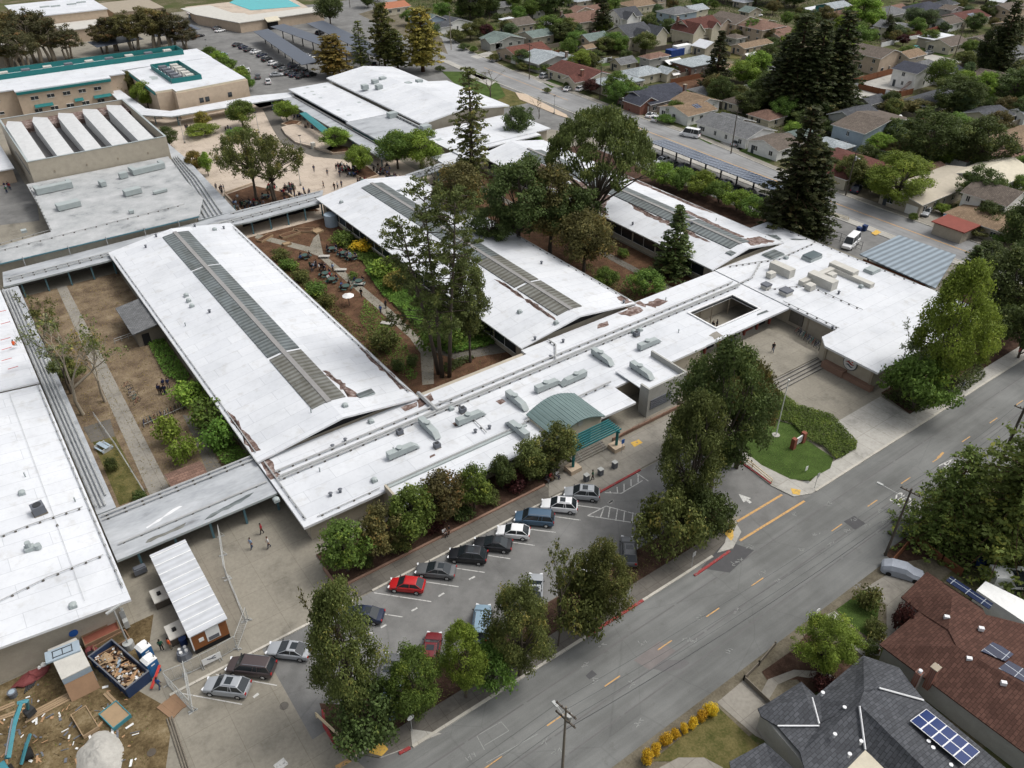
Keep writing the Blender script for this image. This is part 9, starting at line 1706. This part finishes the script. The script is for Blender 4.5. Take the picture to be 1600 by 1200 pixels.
# ================================================================== people
def person_proto(pose):
 """one continuous body grown from a posed skeleton;facing +x"""
 J = {};E_ = []
 def j(n, p, r): J[n] = (p, r)
 if pose == 'sit':
  hz, kn, ft = .48,((.42,.11,.5),(.42,-.11,.5)),((.45,.12,.07),(.45,-.12,.07));lean = .08
 elif pose == 'walk':
  hz, kn, ft = .92,((.1,.1,.5),(-.02,-.1,.5)),((.16,.1,.07),(-.2,-.1,.1));lean = .03
 else:
  hz, kn, ft = .93,((.03,.11,.5),(0,-.11,.5)),((0,.12,.07),(-.02,-.12,.07));lean = 0
 j('pel', (0,0, hz),.15);j('waist', (lean*.4,0, hz+.18),.14);j('chest', (lean, 0, hz+.4),.17);j('neck', (lean*1.2,0, hz+.57),.055);j('head', (lean*1.5+.01,0, hz+.68),.085);j('crown', (lean*1.5,0, hz+.77),.08)
 e = [('pel', 'waist'),('waist', 'chest'),('chest', 'neck'),('neck', 'head'),('head', 'crown')]
 for i, s in enumerate((1,-1)):
  k = str(i);j('hip'+k, (0, s*.1, hz-.04),.11);j('kn'+k, kn[i],.072);j('an'+k, ft[i],.05);j('toe'+k, (ft[i][0]+.17, ft[i][1], ft[i][2]-.025),.035)
  j('sh'+k, (lean, s*.19, hz+.47),.062)
  if pose == 'sit': el, wr_ = (lean+.12, s*.25, hz+.22),(lean+.36, s*.14, hz+.24)
  elif pose == 'walk': el, wr_ = (lean-.05*s, s*.24, hz+.22),(lean+.02-.1*s, s*.23, hz-.03)
  else: el, wr_ = (lean-.02, s*.26, hz+.2),(lean+.06, s*.25, hz-.05)
  j('el'+k, el, .045);j('wr'+k, wr_, .03);d = (Vector(wr_)-Vector(el)).normalized();pm_ = Vector(wr_)+d*.07;j('pm'+k, tuple(pm_),.036)
  e += [('pel', 'hip'+k),('hip'+k, 'kn'+k),('kn'+k, 'an'+k),('an'+k, 'toe'+k),('chest', 'sh'+k),('sh'+k, 'el'+k),('el'+k, 'wr'+k),('wr'+k, 'pm'+k)]
  sd_ = d.cross(Vector((0,1,0))).normalized()
  for f in range(4): q = pm_+sd_*(.027*(f-1.5))+d*(.075+.01*(1.5-abs(f-1.5)))+Vector((.008,0,0));j('f%s%d' % (k, f), tuple(q),.009);e.append(('pm'+k, 'f%s%d' % (k, f)))
  q = Vector(wr_)+d*.07+sd_*.06+Vector((0,-s*.02,0));j('t'+k, tuple(q),.01);e.append(('wr'+k, 't'+k))
 names = list(J);me = D.meshes.new('skeleton');me.from_pydata([J[n][0] for n in names],[(names.index(a), names.index(b)) for a, b in e],[]);o = D.objects.new('skeleton', me);COL.objects.link(o)
 md = o.modifiers.new('skin', 'SKIN');md.use_smooth_shade = True;sv = me.skin_vertices[0].data
 for i, n in enumerate(names): r = J[n][1];sv[i].radius = (r, r*(1.0 if n not in ('chest', 'pel', 'waist') else 1.05));sv[i].use_root = (n == 'pel')
 s2 = o.modifiers.new('sub', 'SUBSURF');s2.levels = s2.render_levels = 1
 bpy.context.view_layer.update();m2 = D.meshes.new_from_object(o.evaluated_get(bpy.context.evaluated_depsgraph_get()));D.objects.remove(o)
 for m in ('cloth_black', 'cloth_denim', 'skin', 'shoe'): m2.materials.append(MATS[m])
 wrp = [Vector(J['wr0'][0]), Vector(J['wr1'][0])]
 for p in m2.polygons:
  c = p.center;z = c.z;idx = 0
  if z > hz+.54: idx = 2
  elif min((c-w_).length for w_ in wrp) < .19 and abs(c.y) > .1: idx = 2
  elif z < .11: idx = 3
  elif pose == 'sit' and z < hz+.06: idx = 1
  elif pose != 'sit' and z < hz+.03: idx = 1
  p.material_index = idx
 e_ = thing('person', None, 'person', local=True);b = D.objects.new('body', m2);COL.objects.link(b);b.parent = e_
 hd = J['head'][0];h=MB();h.blob((hd[0]-.015,0, hd[2]+.045),(.105,.098,.11),2,.05,0,10,7);h.v = [(v[0] if v[0] < hd[0]+.045 or v[2] > hd[2]+.08 else hd[0]+.045, v[1], v[2]) for v in h.v];h.build('hair', 'hair_dark', e_, smooth=True)
 f=MB()
 for s in (-1,1): f.blob((hd[0]+.083, s*.03, hd[2]+.015),(.012,.014,.01),1,0,0,6,4);f.blob((hd[0], s*.088, hd[2]),(.018,.012,.03),1,0,1,6,4)
 f.blob((hd[0]+.095,0, hd[2]-.015),(.018,.014,.022),1,0,1,6,4);f.box(hd[0]+.078,-.022, hd[2]-.052, hd[0]+.09,.022, hd[2]-.044,2);f.build('face', ['dark', 'skin', 'door_maroon'], e_)
 return proto(e_)
PP = {k: person_proto(k) for k in ('stand', 'walk', 'sit')}
rn = random.Random(21);pc = [0]
TOPS = ['black']*7+['navy']*4+['grey', 'grey', 'white', 'red', 'blue', 'lightblue', 'green']
def person(px, py, pose='stand', ang=None, top=None, leg=None, where='', z=.05, label=None, group=None, hair=None, xy=None, head=None):
 pc[0] += 1;x, y = xy or P(px, py, z);top = top or rn.choice(TOPS);leg = leg or rn.choice(['cloth_denim', 'cloth_black', 'cloth_black', 'cloth_navy', 'cloth_khaki', 'cloth_grey'])
 ang = rn.uniform(0,6.28) if ang is None else ang;v = {'stand': 'standing', 'walk': 'walking', 'sit': 'sitting'}[pose]
 tm = top if top.startswith('hi') else 'cloth_'+top
 return copy_tree(PP[pose],(x, y, z), ang, 1.08*rn.uniform(.95,1.03), label or 'person in %s top %s %s' % (dict(lightblue='light blue').get(top, top), v, where), group, {'body': [tm, leg, rn.choice(['skin', 'skin', 'skin_dark']), 'shoe'], 'hair': [hair or rn.choice(['hair_dark', 'hair_dark', 'hair_brown'])]})
person(410,834, 'walk', 2.6, 'red', 'cloth_black', label='person in a dark red top walking on the concrete yard near the silver walkway');person(394,857, 'walk', 3.4, 'lightblue', 'cloth_denim', label='person in light blue with a backpack on the concrete yard');person(421,856, 'walk', 3., 'white', 'cloth_navy', label='person in a white top walking on the concrete yard')
person(926,750, 'walk', 2.4, 'green', 'cloth_black', label='person in dark green walking across the forecourt', z=.14);person(1207,550, 'walk', 3.8, 'black', 'cloth_denim', label='person in black walking on the upper terrace', z=.78);person(693,836, 'sit', -1.4, 'white', 'cloth_black', label='person in a white top on the walk below the street trees', z=.12);person(702,835, 'stand', 2.5, 'black', 'cloth_black', label='person in black beside the one in white below the street trees', z=.12)
for i, (px, py, tp) in enumerate(((853,752, 'black'),(859,749, 'red'),(869,746, 'white'))): person(px, py, 'sit', -1.3, tp, where='on the planter edge beside the entrance steps', z=.14)
person(254,1016, 'stand', 1.2, 'green', 'cloth_black', label='worker in a dark green top standing near the blue toilets');person(267,1014, 'stand', .3, 'hi_vis_orange', 'cloth_khaki', label='worker in an orange vest standing near the blue toilets');person(250,1076, 'walk', .6, 'blue', 'cloth_denim', label='worker in a blue shirt holding the fence at the yard gate');person(23,543, 'sit', 1, 'hi_vis_orange', 'cloth_khaki', label='worker in orange crouching on the left workshop roof', z=5.4)
person(565,464, 'walk', 3.9, 'black', 'cloth_black', label='person in black walking up the courtyard path');person(595,490, 'walk', .8, 'blue', 'cloth_navy', label='person in blue walking on the courtyard path');person(603,482, 'stand', 2., 'black', 'cloth_black', label='person in black beside the one in blue on the courtyard path')
for k in range(10): person(484+k*2.4+rn.uniform(-1.5,1.5),424-k*.4+rn.uniform(-4,3), 'stand', where='in the group on the middle courtyard bed', group='students in the middle courtyard', z=.04)
for (px, py) in ((1113,516),(1119,514)): person(px, py, 'stand', where='in the light well', top='black')
for (px, py) in ((1141,541),(1146,540)): person(px, py, 'stand', where='by the brick-red doors of the entry link', z=.78)
for k in range(8): person(247+rn.uniform(0,18),613+rn.uniform(-7,6), 'stand', top=rn.choice(['navy', 'black', 'navy', 'white']), where='in the group in the west courtyard', group='students in the west courtyard')
def around(px, py, n, where, group):
 cx, cy = P(px, py)
 for k in range(n): a = k*2*PI/max(n, 4)+.4+rn.uniform(-.2,.2);person(0,0, 'sit', a+PI, where=where, group=group, xy=(cx+1.2*math.cos(a), cy+1.2*math.sin(a)), z=.06)
for (px, py, w_), n in zip(TABLES, (4,6,6,4,4,3,4,2,4,6,5,8,8,7,7,7,8,5,4,6,4)): around(px, py, n, 'at the table '+w_, 'students sitting at the green tables')
for px, py, n, sx, sy, w_ in ((545,268,14,22,9, 'in the busy plaza corner'),(600,268,9,16,7, 'near the bright tree by the far wing end'),(470,308,10,20,9, 'along the plaza edge near the walkway'),(375,322,8,14,8, 'behind the oak bed'),(345,300,5,8,4, 'beside the pipe walkway'),(405,322,4,10,3, 'under the oaks'),(625,285,6,18,5, 'in the shade of the wide green trees'),(356,205,4,6,2, 'below the dense plaza tree'),(294,204,4,6,2, 'by the far walkway posts'),(460,186,4,10,3, 'beside the far raised planter'),(482,203,4,8,3, 'on the stage'),(12,297,4,10,5, 'in the dark service yard'),(440,305,3,8,4, 'beside the right oak'),(533,262,7,10,5, 'at the edge of the busy plaza corner'),(452,300,7,9,5, 'in front of the right oak'),(608,282,6,12,4, 'behind the far wing end'),(512,424,5,10,6, 'on the middle courtyard bed')):
 for k in range(int(n*1.35)): person(px+rn.uniform(-sx, sx), py+rn.uniform(-sy, sy), rn.choice(['stand', 'stand', 'sit']), where=w_, group='students on the plaza', z=.08)
for px, py in ((491,269),(506,294),(523,297),(528,295),(534,293),(512,275),(270,237)): person(px, py, 'walk', where='on the open plaza', group='students walking on the plaza', z=.08)
# ================================================================== tidy up
for o in PROTO:
 for c in list(o.children):
  for g in list(c.children): D.objects.remove(g)
  D.objects.remove(c)
 D.objects.remove(o)
for o in D.objects:
 for k_ in ('_local', '_dim'):
  if k_ in o: del o[k_]
_used = set()
for lb, os_ in list(LABELS.items()):
 live = []
 for o in os_:
  try:
   if o.name and o.get('label') == lb: live.append(o)
  except ReferenceError: pass
 if len(live) > 1:
  def sx(o):
   v = o.matrix_basis.translation;v = o.location-Vector((0,0, CH));return v.dot(VR)/max(1, v.dot(VF))
  live.sort(key=sx);n = len(live)
  for i, o in enumerate(live):
   if n == 2: o['label'] = lb+(', '+('left', 'right')[i]+' of two' if len(lb.split()) < 14 else ', '+('left', 'right')[i]+' one')
   elif n <= 26: o['label'] = lb+', '+ORD[i]+' from left' if len(lb.split()) < 14 else lb.replace(' top', '')+', '+ORD[i]
   if not o.get('group'): o['group'] = lb
